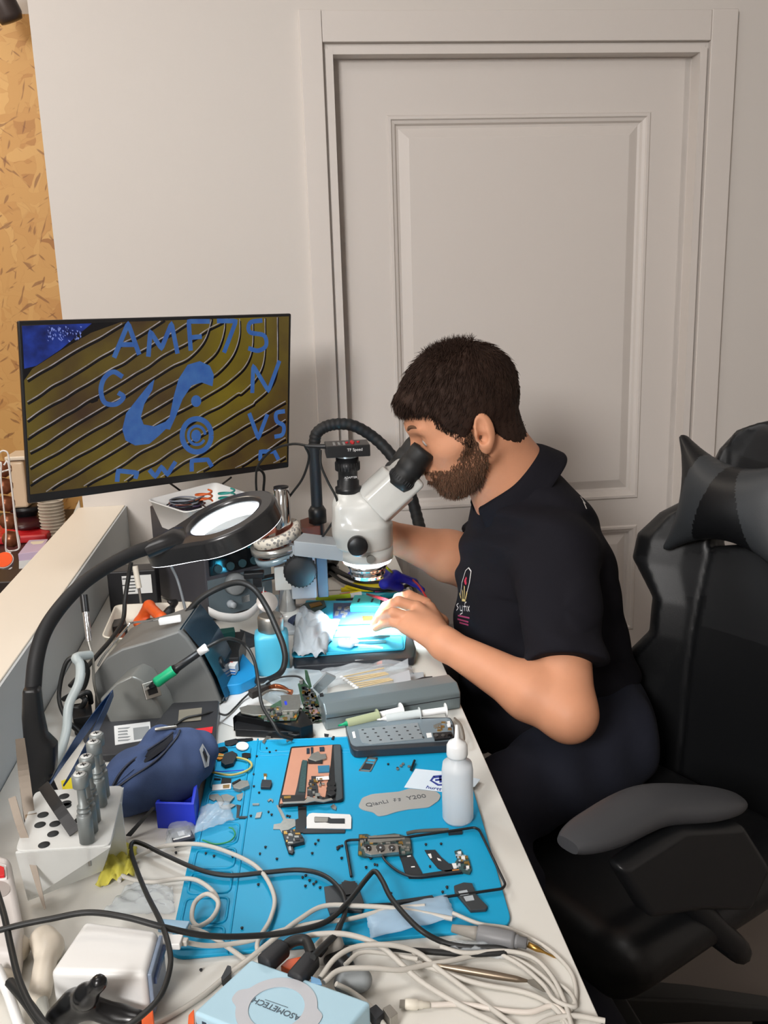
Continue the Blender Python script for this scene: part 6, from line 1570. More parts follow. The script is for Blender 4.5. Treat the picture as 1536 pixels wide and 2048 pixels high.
# ---- syringes between case and phone
def syringe(a, b_, r, flu, lab, tipm):
    s = thing('syringe', lab, 'syringe', a); ax = b_ - a; L = ax.length
    B().lathe([(0, 0), (r, 0), (r, L * .55), (r * 1.5, L * .55), (r * 1.5, L * .565), (0, L * .565)], a, ax, 24).build('barrel', flu, s)
    B().lathe([(0, 0), (r * .75, 0), (r * .75, L * .42), (r * 1.6, L * .425), (r * 1.6, L * .44), (0, L * .44)], a + ax * .565, ax, 24).build('plunger', white_m, s)
    B().lathe([(0, 0), (r * .18, -.014), (r * .3, -.006), (r * .55, 0)][::-1], a, ax, 14).build('needle_hub', tipm, s)
    return s
syringe(D(694, 1447, .020), D(803, 1420, .022), .0072, mat('syringe_flux', 'a8b08c', .2, alpha=.85), 'syringe with greenish flux and a green tip behind the phone housing', green_m)
syringe(D(772, 1437, .020), D(892, 1420, .022), .0068, mat('syringe_clear', 'd5dcdc', .15, alpha=.75), 'empty clear syringe lying beside the flux syringe', white_m)
# ---- stack of logic boards on a black battery pack
bk = thing('battery_pack', 'black wrapped battery pack under the green circuit boards', 'battery', D(550, 1440))
slab_obj('body', mat('black_wrap', '121315', .35), R5([(150, 690), (320, 530), (960, 560), (1100, 760), (950, 800), (560, 720), (180, 650)]), .001, .022, .002, bk, .002)
slab_obj('edge_bar', black_m, R5([(165, 680), (600, 725), (1030, 830), (1010, 860), (180, 820)]), .001, .012, .002, bk, .0015)
gb = thing('logic_board', 'green laptop circuit board with a silver shield on the battery pack', 'circuit board', D(560, 1415, .022))
slab_obj('board', pcbg_m, R5([(400, 560), (600, 540), (720, 470), (900, 520), (930, 640), (900, 700), (560, 715), (430, 650)]), .0225, .0245, 0, gb)
slab_obj('shield_can', shield_m, R5([(230, 560), (330, 530), (600, 545), (580, 640), (400, 650), (250, 620)]), .0245, .027, 0, gb, .0005)
slab_obj('shield_can', shield_m, R5([(715, 415), (940, 405), (950, 500), (930, 590), (740, 600)]), .0245, .030, 0, gb, .0005)
slab_obj('blue_mark', blue_m, R5([(758, 490), (785, 482), (795, 525), (770, 532)]), .030, .0303, 0, gb)
slab_obj('chip', ink_m, R5([(640, 610), (710, 600), (720, 650), (650, 665)]), .0245, .0262, 0, gb)
for L in ([(600, 600), (630, 595), (625, 690), (605, 690)], [(730, 610), (790, 605), (795, 640), (735, 648)], [(640, 570), (700, 565), (700, 590), (642, 592)], [(820, 620), (860, 618), (862, 680), (822, 682)]): slab_obj('component', shield_m, R5(L), .0245, .0265, 0, gb)
b = B(); P = crom([D(x, y, .034) for x, y in R5([(490, 520), (480, 430), (560, 370), (640, 350), (740, 360), (800, 380)])], 6); b.tube(P, .0022, 8, 0); b.build('heat_pipe', steel_m, gb)
hp_ = B().tube([D(x, y, .030) for x, y in R5([(590, 330), (660, 310), (740, 330), (800, 370), (850, 380)])], .0045, 8).build('heat_pipe', mat('copper_pipe', 'b06a48', .3, .9)); tag(hp_, 'short flat copper heat pipe behind the green circuit board', 'heat pipe')
slab_obj('laptop_connector', mat('connector_brown', '34302e', .4), R5([(330, 350), (590, 260), (605, 290), (380, 385)]), .020, .032, 0, None, .001, 'dark rectangular connector block leaning behind the circuit boards', 'connector')
# upright board leaning over
vb = thing('upright_board', 'dark green circuit board standing on edge against the grey hard case', 'circuit board', D(625, 1450))
def upr(pts, Yv, th, m, nm, par=vb, **k): return B().prism([Vector((p.x, p.y, max(p.z, DZ + .001))) for p in (PY(x, y, Yv) for x, y in R5(pts))], (.0, th, .0005)).build(nm, m, par, **k)
upr([(920, 290), (980, 250), (1060, 330), (1130, 400), (1170, 520), (1180, 640), (1240, 720), (1180, 830), (1100, 840), (1000, 800), (930, 700), (990, 560), (960, 480)], 1.335, .002, pcbg_m, 'board')
upr([(970, 350), (1090, 350), (1140, 470), (1080, 540), (990, 470)], 1.333, .002, mat('dark_pad', '4e5354', .35, .5), 'shield_can')
upr([(1040, 540), (1130, 550), (1165, 620), (1130, 680), (1060, 620)], 1.333, .002, mat('pink_pad', 'b08a86', .6), 'thermal_pad')
upr([(1060, 690), (1110, 690), (1110, 740), (1060, 740)], 1.333, .002, ink_m, 'chip')
for L in ([(935, 250), (975, 240), (980, 280), (945, 290)], [(1150, 560), (1190, 560), (1200, 610), (1160, 610)], [(1000, 640), (1040, 640), (1045, 690), (1005, 690)], [(1130, 740), (1170, 740), (1180, 790), (1140, 790)], [(940, 600), (965, 600), (965, 660), (945, 660)], [(1010, 740), (1040, 745), (1040, 790), (1010, 790)]): upr(L, 1.332, .003, shield_m, 'component')
upr([(1000, 120), (1030, 130), (1060, 220), (1085, 320), (1060, 330), (1010, 230)], 1.34, .002, pcbg_m, 'side_board')
b = B(); b.prism([PY(x, y, 1.37) for x, y in R5([(1100, 330), (1255, 165), (1290, 180), (1370, 215), (1170, 400)])], (0, .004, .002)); tag(b.build('frame_plate', mat('silver_frame', 'a7b0b3', .25, .6)), 'shiny silver phone mid-frame leaning behind the grey case', 'frame')
for i, L in enumerate(([(1180, 430), (1220, 420), (1230, 470), (1190, 480)], [(1200, 650), (1250, 640), (1250, 700), (1210, 710)], [(1180, 520), (1215, 520), (1220, 570), (1185, 570)])):
    upr(L, 1.345, .01, black_m, 'connector', vb)
tag(B().tube([D(x, y, .01) for x, y in R5([(810, 870), (900, 890), (980, 860), (1010, 800), (990, 740)])], .0018, 6).build('cable', cableb_m), 'short black lead looping below the battery pack', 'cable')
tag(B().tube([D(x, y, z) for (x, y), z in zip(R5([(540, 290), (620, 240), (740, 200), (880, 190), (960, 215), (1010, 290), (1050, 340)]), (.03, .045, .055, .06, .06, .05, .04))], .0016, 6).build('cable', cableb_m), 'thin black lead arching over to the upright board', 'cable')
tag(B().tube([D(x, y, z) for x, y, z in ((350, 1450, .034), (372, 1436, .036), (400, 1430, .036), (428, 1424, .030), (452, 1430, .008), (470, 1415, .006), (484, 1400, .006), (500, 1385, .012))], .0018, 6).build('cable', cableb_m), 'thin black lead running from the charcoal case to the connector block', 'cable')
slab_obj('paper_sheet', paper_m, [(440, 1392), (512, 1380), (530, 1412), (470, 1455), (430, 1440)], .0005, .0012, label='folded white paper under the battery pack', cat='paper')
def scatter(parent, px, z0, n, m_, seed, hmax=.0018, plane=None, nm='components'):
    rg = random.Random(seed); xs_ = [p[0] for p in px]; ys_ = [p[1] for p in px]; bb = B(); k = 0
    def ins(x, y):
        c = False
        for i in range(len(px)):
            x1, y1 = px[i]; x2, y2 = px[i - 1]
            if (y1 > y) != (y2 > y) and x < (x2 - x1) * (y - y1) / (y2 - y1) + x1: c = not c
        return c
    while k < n:
        x, y = rg.uniform(min(xs_), max(xs_)), rg.uniform(min(ys_), max(ys_)); w_, q = rg.uniform(1.2, 5), rg.uniform(1, 3)
        if not (ins(x - w_, y - q) and ins(x + w_, y + q)): continue
        k += 1; L = [(x - w_, y - q), (x + w_, y - q - .4), (x + w_ + .5, y + q), (x - w_, y + q)]; bb.mi = rg.choice((0, 0, 1, 2))
        if plane is None: slab(bb, L, z0, z0 + rg.uniform(.0006, hmax))
        elif PY(x, y + q, plane).z > DZ + .001: bb.prism([PY(a, c, plane) for a, c in L], (0, .0015, 0))
    o = bb.build(nm, [m_, ink_m, gold_m], parent); o['kind'] = 'stuff'
scatter(gb, R5([(430, 640), (600, 545), (900, 520), (930, 640), (900, 700), (560, 715)]), .0245, 60, shield_m, 1, .0035)
scatter(vb, R5([(930, 300), (1060, 340), (1130, 400), (1170, 520), (1180, 640), (1220, 720), (1180, 820), (1000, 790), (935, 700), (990, 560)]), 0, 90, shield_m, 2, plane=1.3325)
scatter(mbp, R2([(240, 1085), (560, 1085), (650, 1110), (665, 1235), (280, 1260), (230, 1240)]), MH + .0032, 60, shield_m, 3, .0022)
scatter(lf, R2([(1010, 1225), (1060, 1215), (1120, 1280), (1140, 1370), (1060, 1380), (1005, 1330)]), MH + .0026, 22, lgrey_m, 4, .001)
scatter(sa, R1([(1080, 480), (1240, 480), (1240, 690), (1060, 690)]), MH + .006, 26, shield_m, 5, .002)
scatter(ph, R3([(1060, 1260), (1190, 1250), (1210, 1330), (1070, 1335)]), MH + hb + .0012, 14, shield_m, 6, .001)
scatter(cg, R1([(880, 930), (1050, 930), (1050, 1040), (900, 1060)]), MH + .0052, 16, shield_m, 7, .001)
# ---- bag of cotton swabs
crumple('swab_bag', [(600, 1385), (640, 1345), (820, 1325), (830, 1360)], .014, film_m, 'clear crumpled bag of cotton swabs behind the grey case', 'bag', .007, 26, 2)
for i in range(7):
    y = 1352 + i * 3.6; a_, b_ = D(684 + i * 5, y + 2, .020 + .001 * (i % 3)), D(768 + i * 3, y - 16 + (i * 5 % 7), .024 + .001 * (i % 2))
    r = thing('cotton_swab', 'wooden-stemmed cotton swab in the clear bag', 'swab', a_, 'cotton swabs in the clear bag')
    B().cyl(a_, b_, .0013, n=8).build('stem', mat('swab_wood', 'c9b48c', .6), r); B().ell(a_, (.004, .0028, .0028), 10).build('tip', paper_m, r)
slab_obj('swab_label', mat('grey_paper', 'b9bcc0', .6), [(778, 1352), (818, 1340), (822, 1360), (790, 1368)], .020, .0205, label='printed grey paper label in the swab bag', cat='label')
tag(B().prism([D(762, 1345, .010), D(816, 1318, .022), D(817, 1335, .014)], (0, .0006, .001)).build('paper_flap', film_m), 'folded clear film corner sticking up behind the swabs', 'film')
kn = slab_obj('black_bracket', ink_m, [(822, 1362), (845, 1354), (865, 1352), (862, 1362)], .001, .008, .001, None, .001, 'small black bracket at the end of the grey case', 'bracket')
slab_obj('sponge', mat('grey_sponge', 'aab0b4', .8), [(815, 1346), (846, 1344), (848, 1354), (822, 1362)], .0005, .006, .001, None, .001, 'small grey eraser block beside the swab label', 'block')
# ================================================================ working spot under the microscope
tb_ = thing('tool_tray', 'small bright blue silicone tray on a black base under the microscope', 'tray', D(700, 1300))
slab_obj('base', mat('tray_black', '22262c', .45), [(585, 1318), (612, 1200), (800, 1205), (832, 1295), (828, 1316), (590, 1332)], .001, .016, .008, tb_, .003)
slab_obj('silicone_pad', cyan2_m, [(583, 1308), (612, 1200), (795, 1203), (812, 1272), (810, 1298), (586, 1314)], .016, .0185, .006, tb_, .001)
for y0, y1 in ((1277, 1310),):
    B().tube(rnd_loop([D(600, y0, .0188), D(804, y0 - 6, .0188), D(806, y1 - 12, .0188), D(594, y1, .0188)], .006, 3), .0014, 6, 0, True).build('ridge', cyan2_m, tb_)
pb_h = thing('circuit_board', 'dark blue phone board clamped in a teal holder under the lens', 'circuit board', D(720, 1230, .02))
slab_obj('board', mat('navy_board', '2c3f63', .4, noise=.4, nscale=220), [(667, 1206), (780, 1204), (790, 1246), (666, 1250)], .0187, .0212, 0, pb_h)
slab_obj('chip_clamp', mat('teal_plastic', '35b0ae', .4), [(709, 1190), (762, 1190), (760, 1212), (700, 1212)], .0212, .034, .001, pb_h, .001)
for x in (717, 744): slab_obj('clamp_slot', ink_m, [(x, 1197), (x + 4, 1197), (x + 1, 1204), (x - 3, 1204)], .0342, .0345, 0, pb_h)
slab_obj('gold_chip', gold_m, [(724, 1232), (746, 1231), (745, 1240), (726, 1241)], .0212, .0226, 0, pb_h)
rs = random.Random(9)
for i in range(9): x, y = 670 + rs.uniform(0, 26), 1210 + rs.uniform(0, 32); slab_obj('component', shield_m, [(x, y), (x + 7, y), (x + 6, y + 4), (x - 1, y + 4)], .0212, .0228, 0, pb_h)
# tweezers in the hand and on the tray
tweezers('red_tweezers', D(733, 1188, .04), D(800, 1208, .075), mat('red_steel', 'b9343c', .35, .5), 'red tweezers held in the near hand over the board', .0024, .004)
for i, (a_, b_, lab) in enumerate((((682, 1279), (780, 1272), 'grey tweezers lying at the back of the blue tray'), ((688, 1285), (772, 1283), 'grey tweezers lying in the middle of the blue tray'))):
    tweezers('tweezers', D(b_[0], b_[1], .022), D(a_[0], a_[1], .022), steel_m, lab, .0028, .005)
blade('plastic_knife', [D(700, 1290, .024), D(735, 1291, .023), D(766, 1296, .022)], lambda t: .0016, white_m, 'thin white plastic stick on the blue tray', 'stick', .0008)
blob('cotton_wad', [(T(684, 1286, .024), T(700, 1288, .026), .008), (T(706, 1280, .026), T(712, 1284, .026), .006)], mat('cotton', 'eceeef', .95), 'white cotton wad on the blue tray', 'cotton', .03, .0018)
# crumpled white quilted glove / wipe
crumple('quilted_wipe', [(585, 1332), (596, 1235), (680, 1268), (650, 1335)], .026, mat('quilted_white', 'b4bcc2', .85, bump=.5, bscale=120), 'crumpled white quilted wipe spilling off the blue tray', 'wipe', .012, 26, 5, base=.018)
crumple('translucent_bag', [(582, 1345), (590, 1300), (640, 1310), (640, 1345)], .010, mat('milky_film', 'cdd6da', .5), 'white translucent bag corner under the quilted wipe', 'bag', .005, 16, 7, base=.002)
# black ribbed cable gland with connector
rg_ = thing('coiled_plug', 'black ribbed strain-relief plug in front of the blue tray', 'plug', D(690, 1325))
a_, b_ = D(668, 1328, .010), D(706, 1322, .010); ax = b_ - a_
pr_ = [(0, 0)]
for k in range(12): t = k / 12; pr_ += [(.0058, ax.length * t), (.0058, ax.length * (t + .045)), (.0042, ax.length * (t + .05)), (.0042, ax.length * (t + .08))]
B().lathe(pr_ + [(0, ax.length)], a_, ax, 18).build('sleeve', black_m, rg_)
B().box(D(655, 1330, .008), (.020, .012, .010)).build('connector', lgrey_m, rg_, bevel=.001)
B().box(D(640, 1327, .010), (.010, .010, .010)).build('plug_end', black_m, rg_, bevel=.001)
blade('wrapped_stick', [D(710, 1325, .012), D(745, 1324, .010), D(765, 1326, .008)], lambda t: .004, paper_m, 'white wrapped stick with an orange end in front of the blue tray', 'stick', .003)
B().cyl(D(752, 1325, .010), D(765, 1326, .010), .005, n=12).build('cap', orange_m, bpy.data.objects['wrapped_stick'])
# ---- pens and drivers fanned out behind the work spot
def pen(name, segs, h, r, lab, cat='pen'):
    """segs: [(x,y), (x,y), colour...]"""
    o = thing(name, lab, cat, D(*segs[0][0], h))
    for k in range(len(segs) - 1):
        (x0, y0), m_, nm, rr2 = segs[k]; x1, y1 = segs[k + 1][0]
        B().cyl(D(x0, y0, h), D(x1, y1, h), rr2 * r, (rr2 * r if k + 2 < len(segs) else r * .8), 16).build(nm, m_, o)
    return o
lime = mat('lime_plastic', 'b9d820', .4)
pen('screwdriver', [((640, 1182), steel_m, 'blade', .3), ((682, 1180), yellow_m, 'handle', 1.), ((727, 1176), blue_m, 'grip', .9), ((802, 1172), None, '', 1)], .010, .0052, 'yellow and dark blue handled screwdriver at the back of the tool fan', 'screwdriver')
pen('screwdriver', [((636, 1196), steel_m, 'blade', .3), ((680, 1191), mat('salmon', 'd8705c', .4), 'collar', .8), ((700, 1188), yellow_m, 'handle', 1.), ((745, 1182), blue_m, 'grip', 1.), ((812, 1174), None, '', 1)], .008, .0050, 'screwdriver with a salmon collar and yellow to blue handle', 'screwdriver')
pen('marker', [((632, 1199), lime, 'cap', 1.), ((700, 1192), white_m, 'barrel', 1.), ((722, 1188), mat('teal_pen', '1f8f9e', .4), 'tail', .9), ((800, 1190), None, '', 1)], .006, .0060, 'lime green capped marker at the front of the tool fan', 'marker')
slab_obj('pink_sleeve', mat('pink_plastic', 'c0508c', .4), [(748, 1178), (780, 1175), (779, 1180), (750, 1183)], .0125, .0145, .0005, label='pink sleeve on the blue screwdriver handle', cat='sleeve')
pen('screwdriver', [((634, 1204), steel_m, 'blade', .35), ((672, 1202), black_m, 'handle', 1.0), ((715, 1198), None, '', 1)], .006, .0045, 'short black handled screwdriver beside the lime marker', 'screwdriver')
pen('teal_driver', [((760, 1196), mat('teal_pen', '1f8f9e', .4), 'handle', 1.), ((800, 1187), None, '', 1)], .010, .0065, 'stubby teal handled tool just behind the hand', 'tool')
# ---- blue tape and yellow: multimeter probes, yellow tool
indigo = mat('indigo_plastic', '2a28a4', .4)
blob('wire_cutters', [(T(768, 1168, .05), T(790, 1150, .06), .010), (T(790, 1150, .06), T(828, 1165, .04), .009), (T(762, 1140, .05), T(782, 1152, .055), .012), (T(700, 1150, .02), T(730, 1160, .02), .012), (T(768, 1168, .05), T(800, 1175, .03), .009), (T(828, 1165, .04), T(845, 1180, .03), .006)], indigo, 'indigo handled wire cutters behind the objective', 'cutters', .11, .0028, .008)
slab_obj('yellow_card', yellow_m, [(688, 1172), (742, 1152), (780, 1142), (802, 1160), (770, 1178), (735, 1180)], .014, .018, .002, None, .001, 'bright yellow plastic card under the wire cutters', 'card')
tag(B().tube([D(768, 1130, .10), D(776, 1138, .09), D(786, 1146, .06)], .0028, 8).build('yellow_strap', yellow_m), 'thin yellow strap rising beside the objective', 'strap')
tag(B().tube([PY(826, 1160, 1.85), PY(838, 1172, 1.80), PY(850, 1190, 1.74), PY(862, 1212, 1.68)], .0022, 8).build('probe_lead', red_m), 'bright red lead hanging beside the forearm', 'cable')
tag(B().tube([D(660, 1145, .02), D(690, 1165, .02), D(740, 1178, .02), D(790, 1178, .015), D(822, 1170, .015), D(832, 1190, .01), D(828, 1205, .006)], .0042, 8).build('cable', cableb_m), 'black cable curling behind the screwdrivers', 'cable')
tag(B().tube([D(655, 1128, .03), D(690, 1150, .03), D(735, 1165, .02), D(790, 1165, .015), D(812, 1160, .012)], .0060, 8).build('cable', cableb_m), 'thick black cable under the microscope arm', 'cable')
blob('plug', [(T(655, 1135, .03), T(680, 1145, .03), .014), (T(640, 1100, .04), T(665, 1120, .04), .016)], black_m, 'black plug and reel behind the focus block', 'plug', .07, .003)
# loose boards left of the work spot
for i, (L, m_, lab) in enumerate((([(592, 1218), (612, 1205), (648, 1200), (652, 1212), (625, 1228), (600, 1232)], pcb_m, 'loose circuit board piece nearest the pillar base'), ([(610, 1232), (635, 1222), (650, 1226), (640, 1240), (618, 1244)], pcb_m, 'loose circuit board piece beside the blue tray corner'), ([(618, 1208), (640, 1203), (645, 1209), (622, 1215)], gold_m, 'small gold shielded board on the loose boards'), ([(626, 1228), (642, 1222), (646, 1236), (636, 1242)], lgrey_m, 'pale chip board on the tray corner'))):
    slab_obj('board_piece', m_, L, .019, .022 + .001 * i, label=lab, cat='circuit board')
blob('dark_pouch', [(T(590, 1232, .012), T(598, 1248, .012), .012), (T(574, 1235, .012), T(590, 1245, .01), .010)], mat('navy_rubber', '1d2a44', .5), 'small dark blue rubber bulb beside the blue bottle', 'bulb', .05, .0022)
tag(B().cyl(D(572, 1236), D(572, 1236) + Vector((0, 0, .030)), .012, .012, 24).build('metal_can', chrome_m), 'short shiny metal can in front of the pillar', 'can')
tag(B().cyl(D(558, 1262), D(558, 1262) + Vector((0, 0, .075)), .0042, .0042, 12).build('grey_pen', mat('pen_grey', '5f6a70', .4)), 'slim grey pen standing behind the blue bottle', 'pen')
# ---- light blue square bottle with steel dispenser lid
bc_ = D(547, 1350); bt = thing('dispenser_bottle', 'light blue square bottle with a round steel dispenser lid', 'bottle', bc_)
yb = bc_.y + .02; hz1 = PY(545, 1262, yb).z - DZ; wB = (PY(582, 1300, yb) - PY(514, 1300, yb)).length / 2; cB = Vector((bc_.x, yb, DZ))
rings = []
for f, z_ in ((.90, 0), (1, .004), (1, hz1 - .008), (.96, hz1 - .002), (.70, hz1 + .003)):
    rings.append([cB + Vector((wB * f * math.copysign(abs(math.cos(a)) ** .45, math.cos(a)), wB * f * .9 * math.copysign(abs(math.sin(a)) ** .45, math.sin(a)), z_)) for a in [2 * math.pi * k / 40 for k in range(40)]])
B().loft(rings).build('body', mat('cyan_bottle', '4fb4d2', .35, sss=0), bt)
zt3 = PY(543, 1230, yb).z - DZ
B().lathe([(0, hz1), (wB * .72, hz1), (wB * .76, hz1 + .004), (wB * .76, zt3 - .004), (wB * .70, zt3), (wB * .60, zt3 + .001), (wB * .2, zt3 - .001), (0, zt3 - .001)], cB, (0, 0, 1), 40).build('lid_collar', steel_m, bt)
dc = PY(534, 1205, yb); dn = Vector((.25, -.75, .6)).normalized()
B().lathe([(0, 0), (wB * .62, 0), (wB * .64, .0015), (wB * .62, .003), (0, .0025)], dc, dn, 36).build('flip_disc', mat('satin_steel_pale', 'b9b2ac', .45, .3), bt)
B().cyl(dc - dn * .001, cB + Vector((0, 0, zt3 - .002)), .003, n=10).build('pump_stem', steel_m, bt)
# ---- blue holder, black box, pack with stripes
slab_obj('black_box', black_m, [(420, 1268), (490, 1262), (478, 1300), (478, 1315), (436, 1318)], .001, .045, .002, None, .001, 'black box between the soldering station and the light blue bottle', 'box')
gbx = slab_obj('green_box', mat('dark_green', '1f4a44', .35), [(404, 1262), (468, 1254), (470, 1262), (424, 1272)], .046, .058, .001, None, .001, 'dark green bar lying on top of the black box', 'bar')
slab_obj('grey_sheet', mat('sheet_grey', '3c4248', .5), [(480, 1258), (515, 1272), (514, 1288), (482, 1298)], .0, .004, 0, None, 0, 'dark grey sheet behind the light blue bottle', 'sheet')
tag(slab(B(), [(438, 1372), (437, 1330), (470, 1305), (485, 1305), (512, 1335), (512, 1352), (480, 1368)], .001, .020, .006).build('blue_holder', mat('azure_plastic', '1c8ecb', .4), bevel=.002), 'azure blue plastic holder left of the light blue bottle', 'holder')
pk = thing('small_carton', 'small white and blue striped carton lying in the azure holder', 'carton', D(455, 1330, .022))
slab_obj('box', paper_m, [(438, 1316), (478, 1320), (470, 1332), (439, 1330)], .022, .038, 0, pk, .0005)
for z0, z1, m_ in ((.024, .027, mat('stripe_blue', '2b6fb4', .5)), (.030, .032, MATS['stripe_blue'])):
    b = B(); a_, b_ = D(439, 1330, .038), D(470, 1332, .038); b.prism([Vector((a_.x, a_.y - .0004, DZ + z0)), Vector((b_.x, b_.y - .0004, DZ + z0)), Vector((b_.x, b_.y - .0004, DZ + z1)), Vector((a_.x, a_.y - .0004, DZ + z1))], (0, .0003, 0)); b.build('stripe', m_, pk)
slab_obj('red_print', mat('print_red', 'c0594e', .6), [(452, 1319), (468, 1321), (465, 1325), (450, 1323)], .038, .0383, 0, pk)
slab_obj('clear_box', mat('clear_box', 'c4d3da', .1, alpha=.4), [(520, 1372), (565, 1335), (640, 1340), (655, 1362), (570, 1400)], .001, .022, .002, None, .001, 'clear plastic box in front of the light blue bottle', 'box')
# ---- cables behind: monitor lead, camera lead
tag(B().tube([PY(640, 893, 1.69), PY(618, 892, 1.69), PY(585, 888, 1.72), PY(545, 900, 1.78), PY(517, 930, 1.83), PY(512, 960, 1.86), PY(515, 1000, 1.88), PY(522, 1060, 1.9)], .0024, 8).build('cable', cableb_m), 'thin black video cable looping from the microscope camera under the monitor', 'cable')
tag(B().tube([PY(610, 892, 1.70), PY(618, 915, 1.72), PY(606, 955, 1.76), PY(585, 985, 1.80), PY(565, 1010, 1.84)], .0024, 8).build('cable', cableb_m), 'thin black lead hanging from the camera plug in a loop', 'cable')
tag(B().cyl(PY(652, 893, 1.68), PY(612, 892, 1.69), .0048, .003, 12).build('cable_plug', black_m), 'slim black plug in the side of the microscope camera', 'plug')
tag(B().tube([PY(641, 900, 1.66), PY(642, 930, 1.66), PY(655, 962, 1.66), PY(674, 1000, 1.66), PY(672, 1030, 1.68), PY(655, 1060, 1.72), PY(636, 1085, 1.76), PY(628, 1100, 1.78)], .0022, 8).build('cable', cableb_m), 'thin black ring-light cable curving down beside the microscope body', 'cable')
tag(B().tube([PY(598, 1062, 1.80), PY(615, 1075, 1.80), PY(632, 1098, 1.79)], .0020, 8).build('cable', cableb_m), 'short black lead crossing the carrier arm', 'cable')
blob('cable_knot', [(np.array(PY(628, 1082, 1.77)), np.array(PY(632, 1100, 1.77)), .006), (np.array(PY(622, 1095, 1.77)), np.array(PY(638, 1096, 1.77)), .005)], black_m, 'small bundle of black cable tied on the carrier arm', 'cable', .03, .002, .003)
tag(B().tube([PY(338, 965, 1.95), PY(352, 975, 2.0), PY(372, 988, 2.05), PY(380, 978, 2.08)], .0022, 8).build('cable', cableb_m), 'short black lead hanging under the monitor', 'cable')
tag(B().tube([PY(462, 955, 2.0), PY(445, 968, 2.05), PY(430, 980, 2.08), PY(420, 985, 2.1)], .0022, 8).build('cable', cableb_m), 'thin black lead dropping from the monitor into the white tray', 'cable')
tag(B().tube([PY(514, 935, 1.86), PY(528, 950, 1.88), PY(527, 985, 1.9), PY(530, 1030, 1.92)], .0028, 8).build('cable', cableb_m), 'black cable hanging straight down behind the magnifier ring', 'cable')
# ---- multimeter-like grey block behind pillar
slab_obj('meter_case', darkg_m, [(600, 1042), (630, 1032), (648, 1042), (640, 1054), (604, 1056)], .001, .0895, 0, None, .002, 'dark grey case under the brown reel behind the microscope pillar', 'case')
slab_obj('reel', mat('brown_tape', '6f3f30', .4), [(600, 1040), (630, 1030), (648, 1040), (640, 1052), (604, 1055)], .09, .12, .002, None, .002, 'brown tape reel behind the tape rolls', 'tape')
# ================================================================ near end of the desk
def rbox(name, top_px, h, m, label, cat, bevel=.006, base=.0006, parent=None):
    P = [D(x, y, h) for x, y in top_px]; r = thing(name, label, cat, sum(P, Vector()) / len(P) - Vector((0, 0, h)))
    B().prism(P, (0, 0, base - h)).build('case', m, r, bevel=bevel, seg=4); return r, P
# light blue multi-port charger with a ring on top
top = [(502, 1917), (742, 2003), (770, 2130), (380, 2023)]
A1, A2, A4 = D(502, 1917, .036), D(742, 2003, .036), D(386, 2024, .036); A3 = A2 + (A4 - A1)
ch = thing('usb_charger', 'light blue multi-port charger with a grey ring and lettering on its lid', 'charger', (A1 + A3) / 2 - Vector((0, 0, .036)))
lb_m = mat('pale_blue_plastic', 'a9cbdb', .35, bump=.02, bscale=800)
B().prism([A1, A2, A3, A4], (0, 0, -.034)).build('case', lb_m, ch, bevel=.0035, seg=4)
u_ = (A3 - A4).normalized(); v_ = (A4 - A1).normalized()
b = B()
n4 = u_.cross(Vector((0, 0, 1)))
if n4.dot(v_) < 0: n4 = -n4
for j in range(2):
    for i in range(16):
        p = A4 + u_ * (.012 + i * .0075) + n4 * .0001 - Vector((0, 0, .010 + j * .012)); b.box(p, (.0045, .0012, .008), Matrix.Rotation(math.atan2(u_.y, u_.x), 3, 'Z'))
b.build('port_row', mat('vent_dark', '3a4a58', .5), ch)
c = D(553, 2016, .0362); Ro = .0365; b = B(); ring = []; zt_r = Vector((0, 0, .0008))
ax1 = (D(620, 2032, .0362) - D(490, 1993, .0362)).normalized(); ax2 = Vector((0, 0, 1)).cross(ax1)
def rr_out(t): 
    e = .20 * math.exp(-((math.cos(t) - 1) / .03) ** 2) + .20 * math.exp(-((math.cos(t) + 1) / .03) ** 2); return Ro * (1 + e)
N_ = 96
o_ = [c + (ax1 * math.cos(2 * math.pi * k / N_) + ax2 * math.sin(2 * math.pi * k / N_)) * rr_out(2 * math.pi * k / N_) for k in range(N_)]
i_ = [c + (ax1 * math.cos(2 * math.pi * k / N_) + ax2 * math.sin(2 * math.pi * k / N_)) * Ro * .69 for k in range(N_)]
b.loft([i_, [p + zt_r for p in i_], [p + zt_r for p in o_], o_], False, smooth=False); b.build('ring', mat('ring_grey', 'b9bcc2', .5), ch)
flat_text('ASOMETECH', (586, 2031), (519, 2004), .0364, .0088, ch, 'lettering', mat('grey_lettering', '54626c', .6))
b = B(); stroke(b, [D(576, 2015, .0364), D(530, 1999, .0364)], .0006, 0, Vector((0, 0, 1))); b.build('lettering', MATS['grey_lettering'], ch)
